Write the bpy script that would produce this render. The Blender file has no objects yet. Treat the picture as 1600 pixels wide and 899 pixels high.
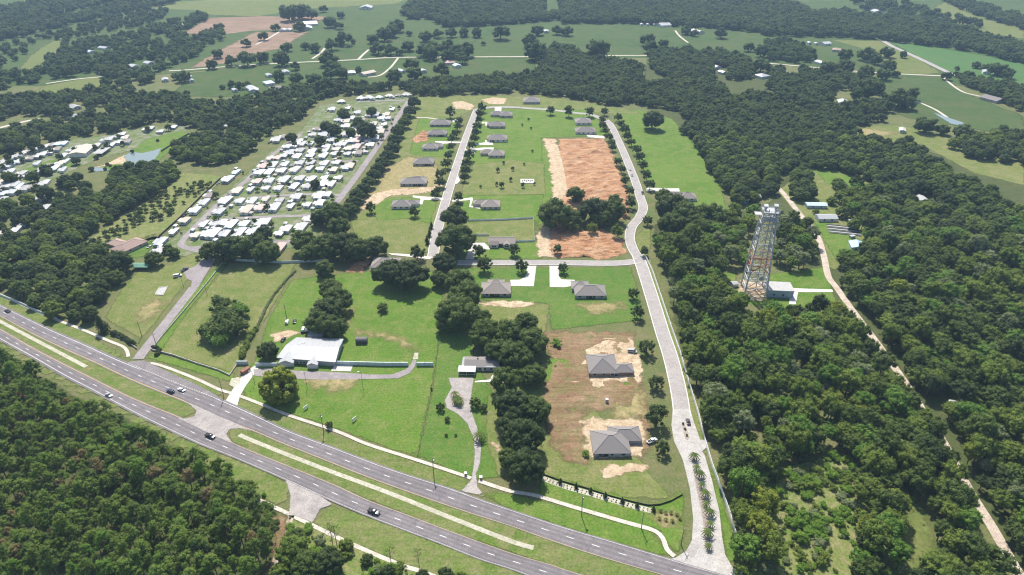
import bpy, math, random
import numpy as np
from mathutils import Vector, Matrix, noise as mnoise

# ------------------------------------------------------------------ camera, sky, sun, exposure
scene = bpy.context.scene
cam_data = bpy.data.cameras.new("camera"); cam = bpy.data.objects.new("camera", cam_data)
scene.collection.objects.link(cam); scene.camera = cam
cam_data.sensor_width = 36.0; cam_data.lens = 36.0 * 1067 / 1600
cam_data.clip_start = 1.0; cam_data.clip_end = 30000
CAM = (0, 0, 240.0); cam.location = CAM
PITCH = 0.532318
cam.rotation_euler = (math.pi / 2 - PITCH, 0, 0)

SUN_EL = math.radians(54); SUN_AZ = math.radians(-10)          # azimuth from +Y (ahead of the camera) towards +X
world = bpy.data.worlds.new("World"); scene.world = world; world.use_nodes = True
wn = world.node_tree.nodes; wl = world.node_tree.links
sky = wn.new("ShaderNodeTexSky"); sky.sky_type = 'NISHITA'; sky.sun_disc = False
sky.sun_elevation = SUN_EL; sky.sun_rotation = SUN_AZ; sky.air_density = 1.2; sky.dust_density = 1.5
wl.new(sky.outputs[0], wn["Background"].inputs[0]); wn["Background"].inputs[1].default_value = 0.115
sun_data = bpy.data.lights.new("sun", 'SUN'); sun_data.energy = 5.0; sun_data.angle = math.radians(0.53)
sun_data.color = (1.0, 0.95, 0.87)
sun = bpy.data.objects.new("sun", sun_data); scene.collection.objects.link(sun)
sdir = Vector((math.sin(SUN_AZ) * math.cos(SUN_EL), math.cos(SUN_AZ) * math.cos(SUN_EL), math.sin(SUN_EL)))
sun.rotation_euler = sdir.to_track_quat('Z', 'Y').to_euler()
scene.view_settings.view_transform = 'Standard'; scene.view_settings.look = 'None'
scene.view_settings.exposure = 0.52; scene.view_settings.gamma = 1.0
scene.render.engine = 'CYCLES'
scene.cycles.max_bounces = 5; scene.cycles.diffuse_bounces = 2; scene.cycles.glossy_bounces = 2
scene.cycles.transmission_bounces = 3; scene.cycles.transparent_max_bounces = 24; scene.cycles.volume_bounces = 0
scene.cycles.caustics_reflective = False; scene.cycles.caustics_refractive = False
scene.cycles.use_denoising = True; scene.cycles.pixel_filter_type = 'BLACKMAN_HARRIS'; scene.cycles.filter_width = 1.2

RNG = random.Random(11); NR = np.random.default_rng(5)
C = scene.collection
ORD = ("first second third fourth fifth sixth seventh eighth ninth tenth eleventh twelfth thirteenth fourteenth fifteenth sixteenth "
       "seventeenth eighteenth nineteenth twentieth").split()
def nth(i):
    if i < 20: return ORD[i]
    n = i + 1
    return "%d%s" % (n, "th" if 10 <= n % 100 <= 20 else {1: "st", 2: "nd", 3: "rd"}.get(n % 10, "th"))

# ------------------------------------------------------------------ helpers
def tag(o, label=None, cat=None, group=None, kind=None):
    if label: o["label"] = label
    if cat: o["category"] = cat
    if group: o["group"] = group
    if kind: o["kind"] = kind
    return o
def link(o, parent=None):
    C.objects.link(o)
    if parent: o.parent = parent
    return o
def mesh(name, v, f, mats=(), fm=None, smooth=False):
    me = bpy.data.meshes.new(name); me.from_pydata([tuple(p) for p in v], [], [tuple(q) for q in f])
    for m in (mats if isinstance(mats, (list, tuple)) else [mats]): me.materials.append(m)
    if fm is not None: me.polygons.foreach_set("material_index", np.array(fm, dtype=np.int32))
    if smooth: me.polygons.foreach_set("use_smooth", np.ones(len(me.polygons), dtype=bool))
    me.update(); return me
def obj(name, me, parent=None, loc=(0, 0, 0), rz=0.0, sc=None):
    o = bpy.data.objects.new(name, me); o.location = loc; o.rotation_euler = (0, 0, rz)
    if sc is not None: o.scale = sc if hasattr(sc, "__len__") else (sc, sc, sc)
    return link(o, parent)
def empty(name, loc, rz=0.0, sc=1.0):
    o = bpy.data.objects.new(name, None); o.location = loc; o.rotation_euler = (0, 0, rz); o.scale = (sc, sc, sc)
    o.empty_display_size = 1; return link(o)
def recolour(o, m, slot=0):
    o.material_slots[slot].link = 'OBJECT'; o.material_slots[slot].material = m
class MB:
    """collects boxes, tubes and prisms into one mesh"""
    def __init__(s): s.v = []; s.f = []
    def add(s, v, f):
        n = len(s.v); s.v += [tuple(p) for p in v]; s.f += [tuple(i + n for i in q) for q in f]; return s
    def box(s, x0, x1, y0, y1, z0, z1):
        return s.add([(x0,y0,z0),(x1,y0,z0),(x1,y1,z0),(x0,y1,z0),(x0,y0,z1),(x1,y0,z1),(x1,y1,z1),(x0,y1,z1)],
                     [(0,3,2,1),(4,5,6,7),(0,1,5,4),(1,2,6,5),(2,3,7,6),(3,0,4,7)])
    def tube(s, p, q, r0, r1=None, n=6):
        p = Vector(p); q = Vector(q); r1 = r0 if r1 is None else r1; d = (q - p).normalized()
        a = d.orthogonal().normalized(); b = d.cross(a); v = []
        for c, r in ((p, r0), (q, r1)):
            for k in range(n):
                t = 2 * math.pi * k / n; v.append(c + a * (r * math.cos(t)) + b * (r * math.sin(t)))
        f = [(k, (k + 1) % n, n + (k + 1) % n, n + k) for k in range(n)] + [tuple(range(n - 1, -1, -1)), tuple(range(n, 2 * n))]
        return s.add(v, f)
    def prism(s, prof, y0, y1):          # profile in x,z swept along y
        n = len(prof); v = [(x, y0, z) for x, z in prof] + [(x, y1, z) for x, z in prof]
        f = [(k, (k + 1) % n, n + (k + 1) % n, n + k) for k in range(n)] + [tuple(range(n - 1, -1, -1)), tuple(range(n, 2 * n))]
        return s.add(v, f)
    def mesh(s, name, m, smooth=False): return mesh(name, s.v, s.f, m, smooth=smooth)
    def part(s, name, m, parent=None, smooth=False): return obj(name, s.mesh(name, m, smooth), parent)

# ------------------------------------------------------------------ materials
def nt(name):
    m = bpy.data.materials.new(name); m.use_nodes = True
    t = m.node_tree; t.nodes.clear(); return m, t
def N(t, k, **kw):
    n = t.nodes.new(k)
    for a, b in kw.items(): setattr(n, a, b)
    return n
def noise_node(t, vec, scale, detail=3, rough=.6, dist=0.0):
    n = N(t, "ShaderNodeTexNoise"); n.inputs["Scale"].default_value = scale; n.inputs["Detail"].default_value = detail
    n.inputs["Roughness"].default_value = rough; n.inputs["Distortion"].default_value = dist
    t.links.new(vec, n.inputs["Vector"]); return n.outputs["Fac"]
def maprange(t, val, a, b, c=0.0, d=1.0, smooth=False):
    n = N(t, "ShaderNodeMapRange"); n.clamp = True
    if smooth: n.interpolation_type = 'SMOOTHSTEP'
    t.links.new(val, n.inputs[0])
    for i, x in enumerate((a, b, c, d)): n.inputs[i + 1].default_value = x
    return n.outputs[0]
def mixc(t, fac, a, b, mode='MIX'):
    n = N(t, "ShaderNodeMix"); n.data_type = 'RGBA'; n.blend_type = mode
    if isinstance(fac, (int, float)): n.inputs[0].default_value = fac
    else: t.links.new(fac, n.inputs[0])
    for k, x in ((6, a), (7, b)):
        if isinstance(x, tuple): n.inputs[k].default_value = (*x, 1) if len(x) == 3 else x
        else: t.links.new(x, n.inputs[k])
    return n.outputs[2]
def math_node(t, op, a, b):
    n = N(t, "ShaderNodeMath"); n.operation = op
    for k, x in ((0, a), (1, b)):
        if isinstance(x, (int, float)): n.inputs[k].default_value = x
        else: t.links.new(x, n.inputs[k])
    return n.outputs[0]
def surf(t, col, rough=.9, spec=.2, metal=0.0, bump=None, alpha=None):
    p = N(t, "ShaderNodeBsdfPrincipled"); out = N(t, "ShaderNodeOutputMaterial")
    if isinstance(col, tuple): p.inputs["Base Color"].default_value = (*col, 1)
    else: t.links.new(col, p.inputs["Base Color"])
    p.inputs["Roughness"].default_value = rough; p.inputs["Specular IOR Level"].default_value = spec; p.inputs["Metallic"].default_value = metal
    if bump is not None:
        b = N(t, "ShaderNodeBump"); b.inputs["Strength"].default_value = bump[1]; b.inputs["Distance"].default_value = bump[2]
        t.links.new(bump[0], b.inputs["Height"]); t.links.new(b.outputs[0], p.inputs["Normal"])
    if alpha is None: t.links.new(p.outputs[0], out.inputs[0])
    else:
        tr = N(t, "ShaderNodeBsdfTransparent"); mx = N(t, "ShaderNodeMixShader")
        t.links.new(alpha, mx.inputs[0]); t.links.new(tr.outputs[0], mx.inputs[1]); t.links.new(p.outputs[0], mx.inputs[2])
        t.links.new(mx.outputs[0], out.inputs[0])
def ground_mat(name, c1, c2, c3, big=.02, mid=.12, fine=.9, rag=None, stripes=0.0, bump=.5, sk=.4, lanes=0, dry=None):
    """land cover: broad, middle and fine patchiness; rag = (noise scale, amplitude m, softness m) for an uneven outline"""
    m, t = nt(name); g = N(t, "ShaderNodeNewGeometry").outputs["Position"]
    n1 = noise_node(t, g, big, 4, .62, .6); n2 = noise_node(t, g, mid, 5, .68, .4); n3 = noise_node(t, g, fine, 4, .7)
    col = mixc(t, maprange(t, n1, .36, .64), c1, c2)
    col = mixc(t, maprange(t, n2, .42, .68), col, c3)
    if dry is not None:                     # drier, thinner growth in drifting patches, weeds in specks
        nd = noise_node(t, g, dry[1], 6, .7, 1.5); col = mixc(t, maprange(t, nd, .52, .74, 0, dry[2]), col, dry[0])
        nw = noise_node(t, g, .35, 5, .75, .8); col = mixc(t, maprange(t, nw, .54, .70, 0, .45), col, (c1[0] * .62, c1[1] * .72, c1[2] * .7))
    if stripes:
        mp = N(t, "ShaderNodeMapping"); mp.inputs["Rotation"].default_value = (0, 0, stripes); mp.inputs["Scale"].default_value = (.05, 1, 1)
        t.links.new(g, mp.inputs[0]); ns = noise_node(t, mp.outputs[0], .42, 4, .65, 1.2)
        col = mixc(t, 1.0, col, mixc(t, maprange(t, ns, .3, .7), (1 - sk,) * 3, (1 + sk * .8,) * 3), 'MULTIPLY')
    if lanes:                              # worn wheel paths along the carriageway
        a = N(t, "ShaderNodeAttribute"); a.attribute_name = "across"; k = math_node(t, 'COSINE', math_node(t, 'MULTIPLY', a.outputs["Fac"], lanes), 0.0)
        col = mixc(t, 1.0, col, mixc(t, maprange(t, k, -1, 1), (.86,) * 3, (1.08,) * 3), 'MULTIPLY')
    col = mixc(t, 1.0, col, mixc(t, maprange(t, n3, .3, .7), (.68, .68, .68), (1.28, 1.28, 1.28)), 'MULTIPLY')
    alpha = None
    if rag:
        a = N(t, "ShaderNodeAttribute"); a.attribute_name = "sd"
        ne = noise_node(t, g, rag[0], 5, .65); e = math_node(t, 'MULTIPLY', math_node(t, 'SUBTRACT', ne, .5), rag[1] * 2)
        alpha = maprange(t, math_node(t, 'ADD', a.outputs["Fac"], e), -rag[2], rag[2], smooth=True)
    surf(t, col, .95, .1, 0, (n3, bump, .25), alpha); return m
def plain(name, c, rough=.6, spec=.3, metal=0.0, var=.18, scale=.6, stretch=None):
    m, t = nt(name)
    co = N(t, "ShaderNodeTexCoord").outputs["Object"]
    if stretch:
        mp = N(t, "ShaderNodeMapping"); mp.inputs["Scale"].default_value = stretch; t.links.new(co, mp.inputs[0]); co = mp.outputs[0]
    n = noise_node(t, co, scale, 5, .65)
    r = N(t, "ShaderNodeObjectInfo").outputs["Random"]
    k = mixc(t, maprange(t, n, .3, .7), (1 - var,) * 3, (1 + var * .6,) * 3)
    k2 = mixc(t, r, (1 - var * .5,) * 3, (1 + var * .4,) * 3)
    col = mixc(t, 1.0, mixc(t, 1.0, c, k, 'MULTIPLY'), k2, 'MULTIPLY')
    surf(t, col, rough, spec, metal); return m
def leaf_mat(name, ca, cb, cc, trans=.40):
    m, t = nt(name); ca, cb, cc = [tuple(min(k * g, .3) for k, g in zip(c, (1.46, 1.66, 1.14))) for c in (ca, cb, cc)]
    r = N(t, "ShaderNodeObjectInfo").outputs["Random"]; a = N(t, "ShaderNodeAttribute"); a.attribute_name = "tint"
    col = mixc(t, r, ca, cb); col = mixc(t, maprange(t, a.outputs["Fac"], 0, 1, 0, .75), col, cc)
    d = N(t, "ShaderNodeBsdfPrincipled"); d.inputs["Roughness"].default_value = .7; d.inputs["Specular IOR Level"].default_value = .18
    tr = N(t, "ShaderNodeBsdfTranslucent"); mx = N(t, "ShaderNodeMixShader"); out = N(t, "ShaderNodeOutputMaterial")
    t.links.new(col, d.inputs["Base Color"]); t.links.new(mixc(t, .6, col, mixc(t, 1.0, col, (1.6, 1.5, .5), 'MULTIPLY')), tr.inputs[0]); mx.inputs[0].default_value = trans
    t.links.new(d.outputs[0], mx.inputs[1]); t.links.new(tr.outputs[0], mx.inputs[2]); t.links.new(mx.outputs[0], out.inputs[0]); return m

RAG = (.16, 2.6, .9); RAGF = (.04, 10, 3.0)
m_ground = ground_mat("meadow ground", (.100,.128,.040), (.125,.138,.052), (.165,.150,.072), .012, .09)
G_LAWN = ((.076,.154,.018), (.106,.182,.026), (.146,.184,.045))
G_RICH = ((.068,.145,.020), (.090,.165,.028), (.120,.162,.040))
G_OLIVE = ((.112,.156,.034), (.145,.170,.048), (.192,.188,.076))
G_FAR = ((.044,.086,.020), (.060,.100,.025), (.084,.104,.035))
G_YEL = ((.105,.142,.034), (.128,.155,.044), (.160,.160,.062))
DRY = ((.200,.195,.078), .055, .5)
m_lawn = ground_mat("lawn grass", *G_LAWN, rag=RAG, dry=DRY, stripes=.05, sk=.07); m_rich = ground_mat("rich lawn grass", *G_RICH, rag=RAG, big=.03, dry=((.185,.185,.065), .07, .6), stripes=1.5, sk=.07)
m_olive = ground_mat("dry meadow grass", *G_OLIVE, rag=RAG, dry=((.255,.215,.115), .05, .7), stripes=.8, sk=.07); m_far = ground_mat("pasture grass", *G_FAR, .006, .04, .5, rag=RAGF, dry=((.105,.105,.048), .012, .6))
m_yel = ground_mat("yellow meadow grass", *G_YEL, .01, .05, .5, rag=RAGF)
m_farvivid = ground_mat("crop field green", (.060,.135,.035), (.072,.150,.040), (.085,.140,.045), .006, .03, .5, rag=RAGF)
m_verge = ground_mat("verge grass", (.098,.152,.028), (.125,.168,.042), (.180,.176,.076), .03, .16, rag=(.3, 1.0, .5), stripes=-.36, sk=.14, dry=((.230,.195,.095), .06, .7))
m_tan = ground_mat("pale sand", (.45,.345,.228), (.53,.425,.295), (.33,.235,.145), .04, .25, rag=(.1, 7.0, 1.0))
m_orange = ground_mat("orange clay", (.30,.148,.076), (.385,.208,.108), (.45,.290,.175), .045, .10, rag=(.09, 9, 1.2), stripes=1.35, sk=.26)
m_brown = ground_mat("churned brown soil", (.200,.118,.068), (.270,.185,.112), (.165,.150,.062), .05, .14, rag=(.1, 7, 2.0), stripes=1.45, sk=.22)
m_thin = ground_mat("thin worn grass", (.26,.22,.10), (.19,.19,.07), (.36,.28,.15), .05, .25, rag=(.14, 9, 4.5))
m_tilled = ground_mat("ploughed field soil", (.250,.165,.115), (.290,.195,.140), (.200,.145,.090), .006, .05, .5, rag=RAGF, stripes=.5)
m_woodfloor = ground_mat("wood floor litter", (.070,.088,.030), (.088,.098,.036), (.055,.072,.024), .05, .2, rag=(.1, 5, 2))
m_scrub = ground_mat("scrubby ground", (.115,.170,.035), (.150,.175,.052), (.240,.210,.105), .05, .25, rag=RAG)
m_yard = ground_mat("park yard ground", (.090,.145,.032), (.125,.160,.050), (.245,.228,.180), .05, .12, rag=RAG)
m_asph = ground_mat("highway asphalt", (.180,.163,.167), (.212,.193,.196), (.150,.137,.141), .03, .2, 2.5, bump=.1, lanes=25.1)
m_asph2 = ground_mat("worn street asphalt", (.330,.305,.290), (.375,.345,.325), (.290,.268,.255), .04, .2, 2.0, bump=.1)
m_asph3 = ground_mat("park lane asphalt", (.265,.235,.235), (.310,.275,.270), (.230,.205,.205), .04, .2, 2.0, bump=.1)
m_asph4 = ground_mat("faded crossing asphalt", (.330,.300,.280), (.370,.335,.310), (.260,.235,.225), .06, .2, 2.0, rag=(.5, .5, .3), bump=.1)
m_entr = ground_mat("grey entrance paving", (.400,.378,.352), (.450,.425,.395), (.345,.322,.300), .06, .25, 2.0, bump=.1)
m_asph5 = ground_mat("turn lane asphalt", (.200,.182,.182), (.235,.212,.210), (.165,.150,.152), .06, .2, 2.0, rag=(.5, .5, .3), bump=.1)
m_conc = ground_mat("concrete paving", (.540,.515,.475), (.600,.575,.530), (.450,.420,.380), .08, .3, 2.0, bump=.1)
m_concp = ground_mat("poured concrete", (.640,.620,.580), (.700,.680,.640), (.560,.530,.490), .08, .3, 2.0, rag=(.5, .3, .15), bump=.1)
m_walk = ground_mat("sidewalk concrete", (.500,.460,.390), (.560,.520,.450), (.400,.360,.290), .08, .3, 2.0, bump=.1)
m_stone = ground_mat("pale swale stone", (.430,.405,.320), (.500,.475,.390), (.300,.290,.190), .1, .5, 2.5)
m_dirtroad = ground_mat("dirt track", (.470,.395,.325), (.540,.460,.385), (.360,.290,.225), .05, .25, 1.5)
m_kerb = plain("kerb concrete", (.62,.60,.56), .8)
m_paintw = plain("white road paint", (.80,.79,.76), .7); m_painty = plain("yellow road paint", (.70,.46,.10), .7)
def water_mat():
    m, t = nt("pond water"); g = N(t, "ShaderNodeNewGeometry").outputs["Position"]; n = noise_node(t, g, .6, 3)
    surf(t, (.16,.20,.19), .16, .5, 0, (n, .15, .1)); return m
m_water = water_mat()

m_oak = leaf_mat("oak leaves", (.042,.060,.022), (.064,.082,.028), (.100,.116,.038))
m_oakl = leaf_mat("light oak leaves", (.076,.102,.026), (.104,.124,.032), (.150,.162,.046))
m_oakd = leaf_mat("dark oak leaves", (.030,.043,.020), (.044,.056,.025), (.062,.074,.032))
m_moss = leaf_mat("mossy oak leaves", (.110,.120,.082), (.135,.142,.100), (.170,.175,.125))
m_yelleaf = leaf_mat("yellow green leaves", (.110,.125,.022), (.140,.150,.030), (.190,.190,.045))
m_pine = leaf_mat("pine needles", (.074,.112,.030), (.104,.134,.036), (.150,.175,.050))
m_pined = leaf_mat("dark pine needles", (.050,.080,.026), (.070,.096,.030), (.105,.125,.042))
m_deadpine = leaf_mat("brown pine needles", (.150,.105,.070), (.175,.125,.085), (.200,.150,.105))
m_street = leaf_mat("street tree leaves", (.040,.055,.024), (.056,.070,.030), (.080,.094,.040))
m_bush = leaf_mat("bush leaves", (.080,.145,.022), (.110,.165,.030), (.150,.190,.050))
m_farl = leaf_mat("far oak leaves", (.032,.052,.022), (.050,.068,.026), (.076,.092,.034))
m_fresh = leaf_mat("fresh green leaves", (.070,.120,.026), (.088,.135,.030), (.125,.165,.044))
m_palm = leaf_mat("palm fronds", (.050,.075,.022), (.075,.095,.028), (.120,.130,.045))
m_bark = plain("bark", (.150,.115,.085), .9, .1); m_barkp = plain("pine bark", (.210,.150,.115), .9, .1)

m_shingle = plain("grey shingles", (.252,.228,.212), .9, .15, var=.16, scale=1.4, stretch=(1, 1, 4))
m_shingle2 = plain("brown grey shingles", (.275,.240,.215), .9, .15, var=.16, scale=1.4, stretch=(1, 1, 4))
m_shingle3 = plain("slate shingles", (.232,.212,.202), .9, .15, var=.16, scale=1.4, stretch=(1, 1, 4))
m_shinglep = plain("rosy brown shingles", (.360,.260,.220), .9, .15, var=.16, scale=1.4)
m_stucco = plain("beige stucco", (.50,.46,.40), .85); m_stuccow = plain("white stucco", (.72,.71,.68), .85); m_stuccog = plain("grey stucco", (.36,.37,.38), .85)
m_stuccobr = plain("raw block wall", (.33,.22,.16), .9); m_bluewall = plain("pale blue wall", (.42,.52,.60), .7)
m_glass = plain("window glass", (.03,.035,.04), .12, .6, var=.05); m_frame = plain("white frame", (.78,.78,.76), .5)
m_metw = plain("white metal roof", (.41,.415,.42), .42, .4, var=.22, scale=.5, stretch=(6, 1, 1)); m_metg = plain("galvanised sheet", (.46,.47,.48), .45, .4, .3, .2)
m_metb = plain("blue metal roof", (.36,.52,.66), .45, .4); m_mett = plain("teal panel", (.10,.42,.42), .5); m_metgreen = plain("green metal roof", (.09,.22,.15), .5)
m_roofg = plain("grey flat roof", (.42,.41,.40), .8); m_rooft = plain("tan roof", (.48,.42,.35), .8); m_roofp = plain("pink roof", (.55,.38,.34), .8); m_roofbl = plain("faded blue roof", (.48,.58,.64), .6)
m_steel = plain("tower steel", (.46,.46,.46), .55, .4, .1, .2); m_red = plain("red oxide paint", (.34,.11,.08), .6)
m_black = plain("black plastic", (.02,.02,.022), .7); m_rubber = plain("tyre rubber", (.025,.025,.025), .85); m_rim = plain("alloy", (.45,.45,.46), .35, .5, .8)
m_vinyl = plain("white vinyl", (.84,.85,.84), .45); m_vinylg = plain("pale grey sheet fence", (.56,.62,.62), .5); m_woodp = plain("weathered wood", (.22,.18,.14), .9); m_darkwood = plain("dark timber", (.085,.075,.07), .85)
m_rust = plain("rust brown steel", (.27,.13,.08), .8); m_mulch = plain("mulch and river rock", (.30,.25,.215), .95, var=.5, scale=2.2)
m_lampr = plain("tail lamp", (.4,.02,.02), .3); m_lampw = plain("head lamp", (.8,.8,.75), .2)
def carpaint(name, c): return plain(name, c, .22, .6, .15, .04)

# ------------------------------------------------------------------ ground and land cover
def seg_dist(px, py, poly):
    d = np.full(px.shape, 1e9); inside = np.zeros(px.shape, bool); n = len(poly)
    for i in range(n):
        x0, y0 = poly[i]; x1, y1 = poly[(i + 1) % n]; dx, dy = x1 - x0, y1 - y0; L = dx * dx + dy * dy + 1e-9
        u = np.clip(((px - x0) * dx + (py - y0) * dy) / L, 0, 1)
        d = np.minimum(d, np.hypot(px - x0 - u * dx, py - y0 - u * dy))
        c = ((y0 > py) != (y1 > py)) & (px < dx * (py - y0) / (dy if abs(dy) > 1e-9 else 1e-9) + x0); inside ^= c
    return np.where(inside, d, -d)
_patch = [0]
def patch(name, mat, poly, layer, label, cat="ground", margin=4.0, cells=55, kind="structure"):
    relief = {m_orange.name: 1.5, m_tan.name: .35, m_brown.name: .45}.get(mat.name, 0.0)
    if relief: cells = 110
    P_ = np.array(poly); lo = P_.min(0) - margin; hi = P_.max(0) + margin
    cs = max((hi - lo).max() / cells, .8); nx = int((hi[0] - lo[0]) / cs) + 2; ny = int((hi[1] - lo[1]) / cs) + 2
    X, Y = np.meshgrid(lo[0] + cs * np.arange(nx), lo[1] + cs * np.arange(ny)); sd = seg_dist(X, Y, poly)
    ok = np.maximum.reduce([sd[:-1, :-1], sd[1:, :-1], sd[:-1, 1:], sd[1:, 1:]]) > -margin
    idx = np.arange(nx * ny).reshape(ny, nx); q = np.stack([idx[:-1, :-1], idx[:-1, 1:], idx[1:, 1:], idx[1:, :-1]], -1)[ok]
    used, inv = np.unique(q, return_inverse=True); q = inv.reshape(q.shape); _patch[0] += 1
    z = .04 * layer + .0015 * (_patch[0] % 24)
    v = np.c_[X.ravel()[used], Y.ravel()[used], np.full(len(used), z)]
    if relief:                              # churned earth: real humps, ruts and spoil ridges
        sdu = sd.ravel()[used]
        for i in range(len(v)):
            x, y = v[i, 0], v[i, 1]; k = min(max((sdu[i] - .5) / 4, 0), 1)
            v[i, 2] += k * relief * max(0, .45 + mnoise.fractal(Vector((x * .09, y * .16, 3.1)), 1.0, 2.1, 4) + .35 * abs(mnoise.noise(Vector((x * .05, y * .45, 7)))))
    me = mesh(name, v.tolist(), q.tolist(), mat); a = me.attributes.new("sd", 'FLOAT', 'POINT'); a.data.foreach_set("value", sd.ravel()[used].astype(np.float32))
    return tag(obj(name, me), label, cat, kind=kind)
def flat(name, mat, poly, z, label, cat="paving", kind="structure", parent=None):
    o = obj(name, mesh(name, [(x, y, z) for x, y in poly], [tuple(range(len(poly)))], mat), parent)
    return o if parent else tag(o, label, cat, kind=kind)
def resample(pts, step=None, n=None):
    p = np.array(pts, float)
    if len(p) > 2:                       # Catmull-Rom rounding
        q = [p[0]]
        for i in range(len(p) - 1):
            a, b, c_, d = p[max(i - 1, 0)], p[i], p[i + 1], p[min(i + 2, len(p) - 1)]
            for u in (.25, .5, .75, 1):
                q.append(.5 * ((2 * b) + (c_ - a) * u + (2 * a - 5 * b + 4 * c_ - d) * u * u + (3 * b - a - 3 * c_ + d) * u ** 3))
        p = np.array(q)
    s = np.r_[0, np.cumsum(np.hypot(*np.diff(p, axis=0).T))]
    k = n or max(2, int(s[-1] / step) + 1); u = np.linspace(0, s[-1], k)
    return np.c_[np.interp(u, s, p[:, 0]), np.interp(u, s, p[:, 1])]
def normals(p):
    t = np.gradient(p, axis=0); t /= np.linalg.norm(t, axis=1)[:, None] + 1e-9; return np.c_[-t[:, 1], t[:, 0]]
def strip(name, mat, L, R, z, label=None, cat="road", kind="structure", parent=None, h=0.0):
    n = len(L); v = [(x, y, z) for x, y in L] + [(x, y, z) for x, y in R]
    f = [(i, i + 1, n + i + 1, n + i) for i in range(n - 1)]
    f = [q[::-1] for q in f]
    if h:
        v += [(x, y, z - h) for x, y in L] + [(x, y, z - h) for x, y in R]
        f += [(i, i + 1, 2 * n + i + 1, 2 * n + i) for i in range(n - 1)] + [(n + i + 1, n + i, 3 * n + i, 3 * n + i + 1) for i in range(n - 1)]
    me = mesh(name, v, f, mat); at = me.attributes.new("across", 'FLOAT', 'POINT'); at.data.foreach_set("value", np.tile(np.r_[np.zeros(n), np.ones(n)], 2 if h else 1).astype(np.float32))
    o = obj(name, me, parent)
    return o if parent else tag(o, label, cat, kind=kind)
def road(name, mat, pts, width, z, label, cat="road", kerbs=False, step=4.0):
    p = resample(pts, step); nn = normals(p); w = np.interp(np.linspace(0, 1, len(p)), np.linspace(0, 1, len(width)), width) if hasattr(width, "__len__") else np.full(len(p), width)
    o = strip(name, mat, p + nn * (w / 2)[:, None], p - nn * (w / 2)[:, None], z, label, cat)
    if kerbs:
        for sgn in (1, -1):
            a = p + nn * (sgn * (w / 2 - .02))[:, None]; b = p + nn * (sgn * (w / 2 + .45))[:, None]
            if sgn < 0: a, b = b, a
            strip("kerb", m_kerb, b, a, z + .12, parent=o, h=.3)
    return o

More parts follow.
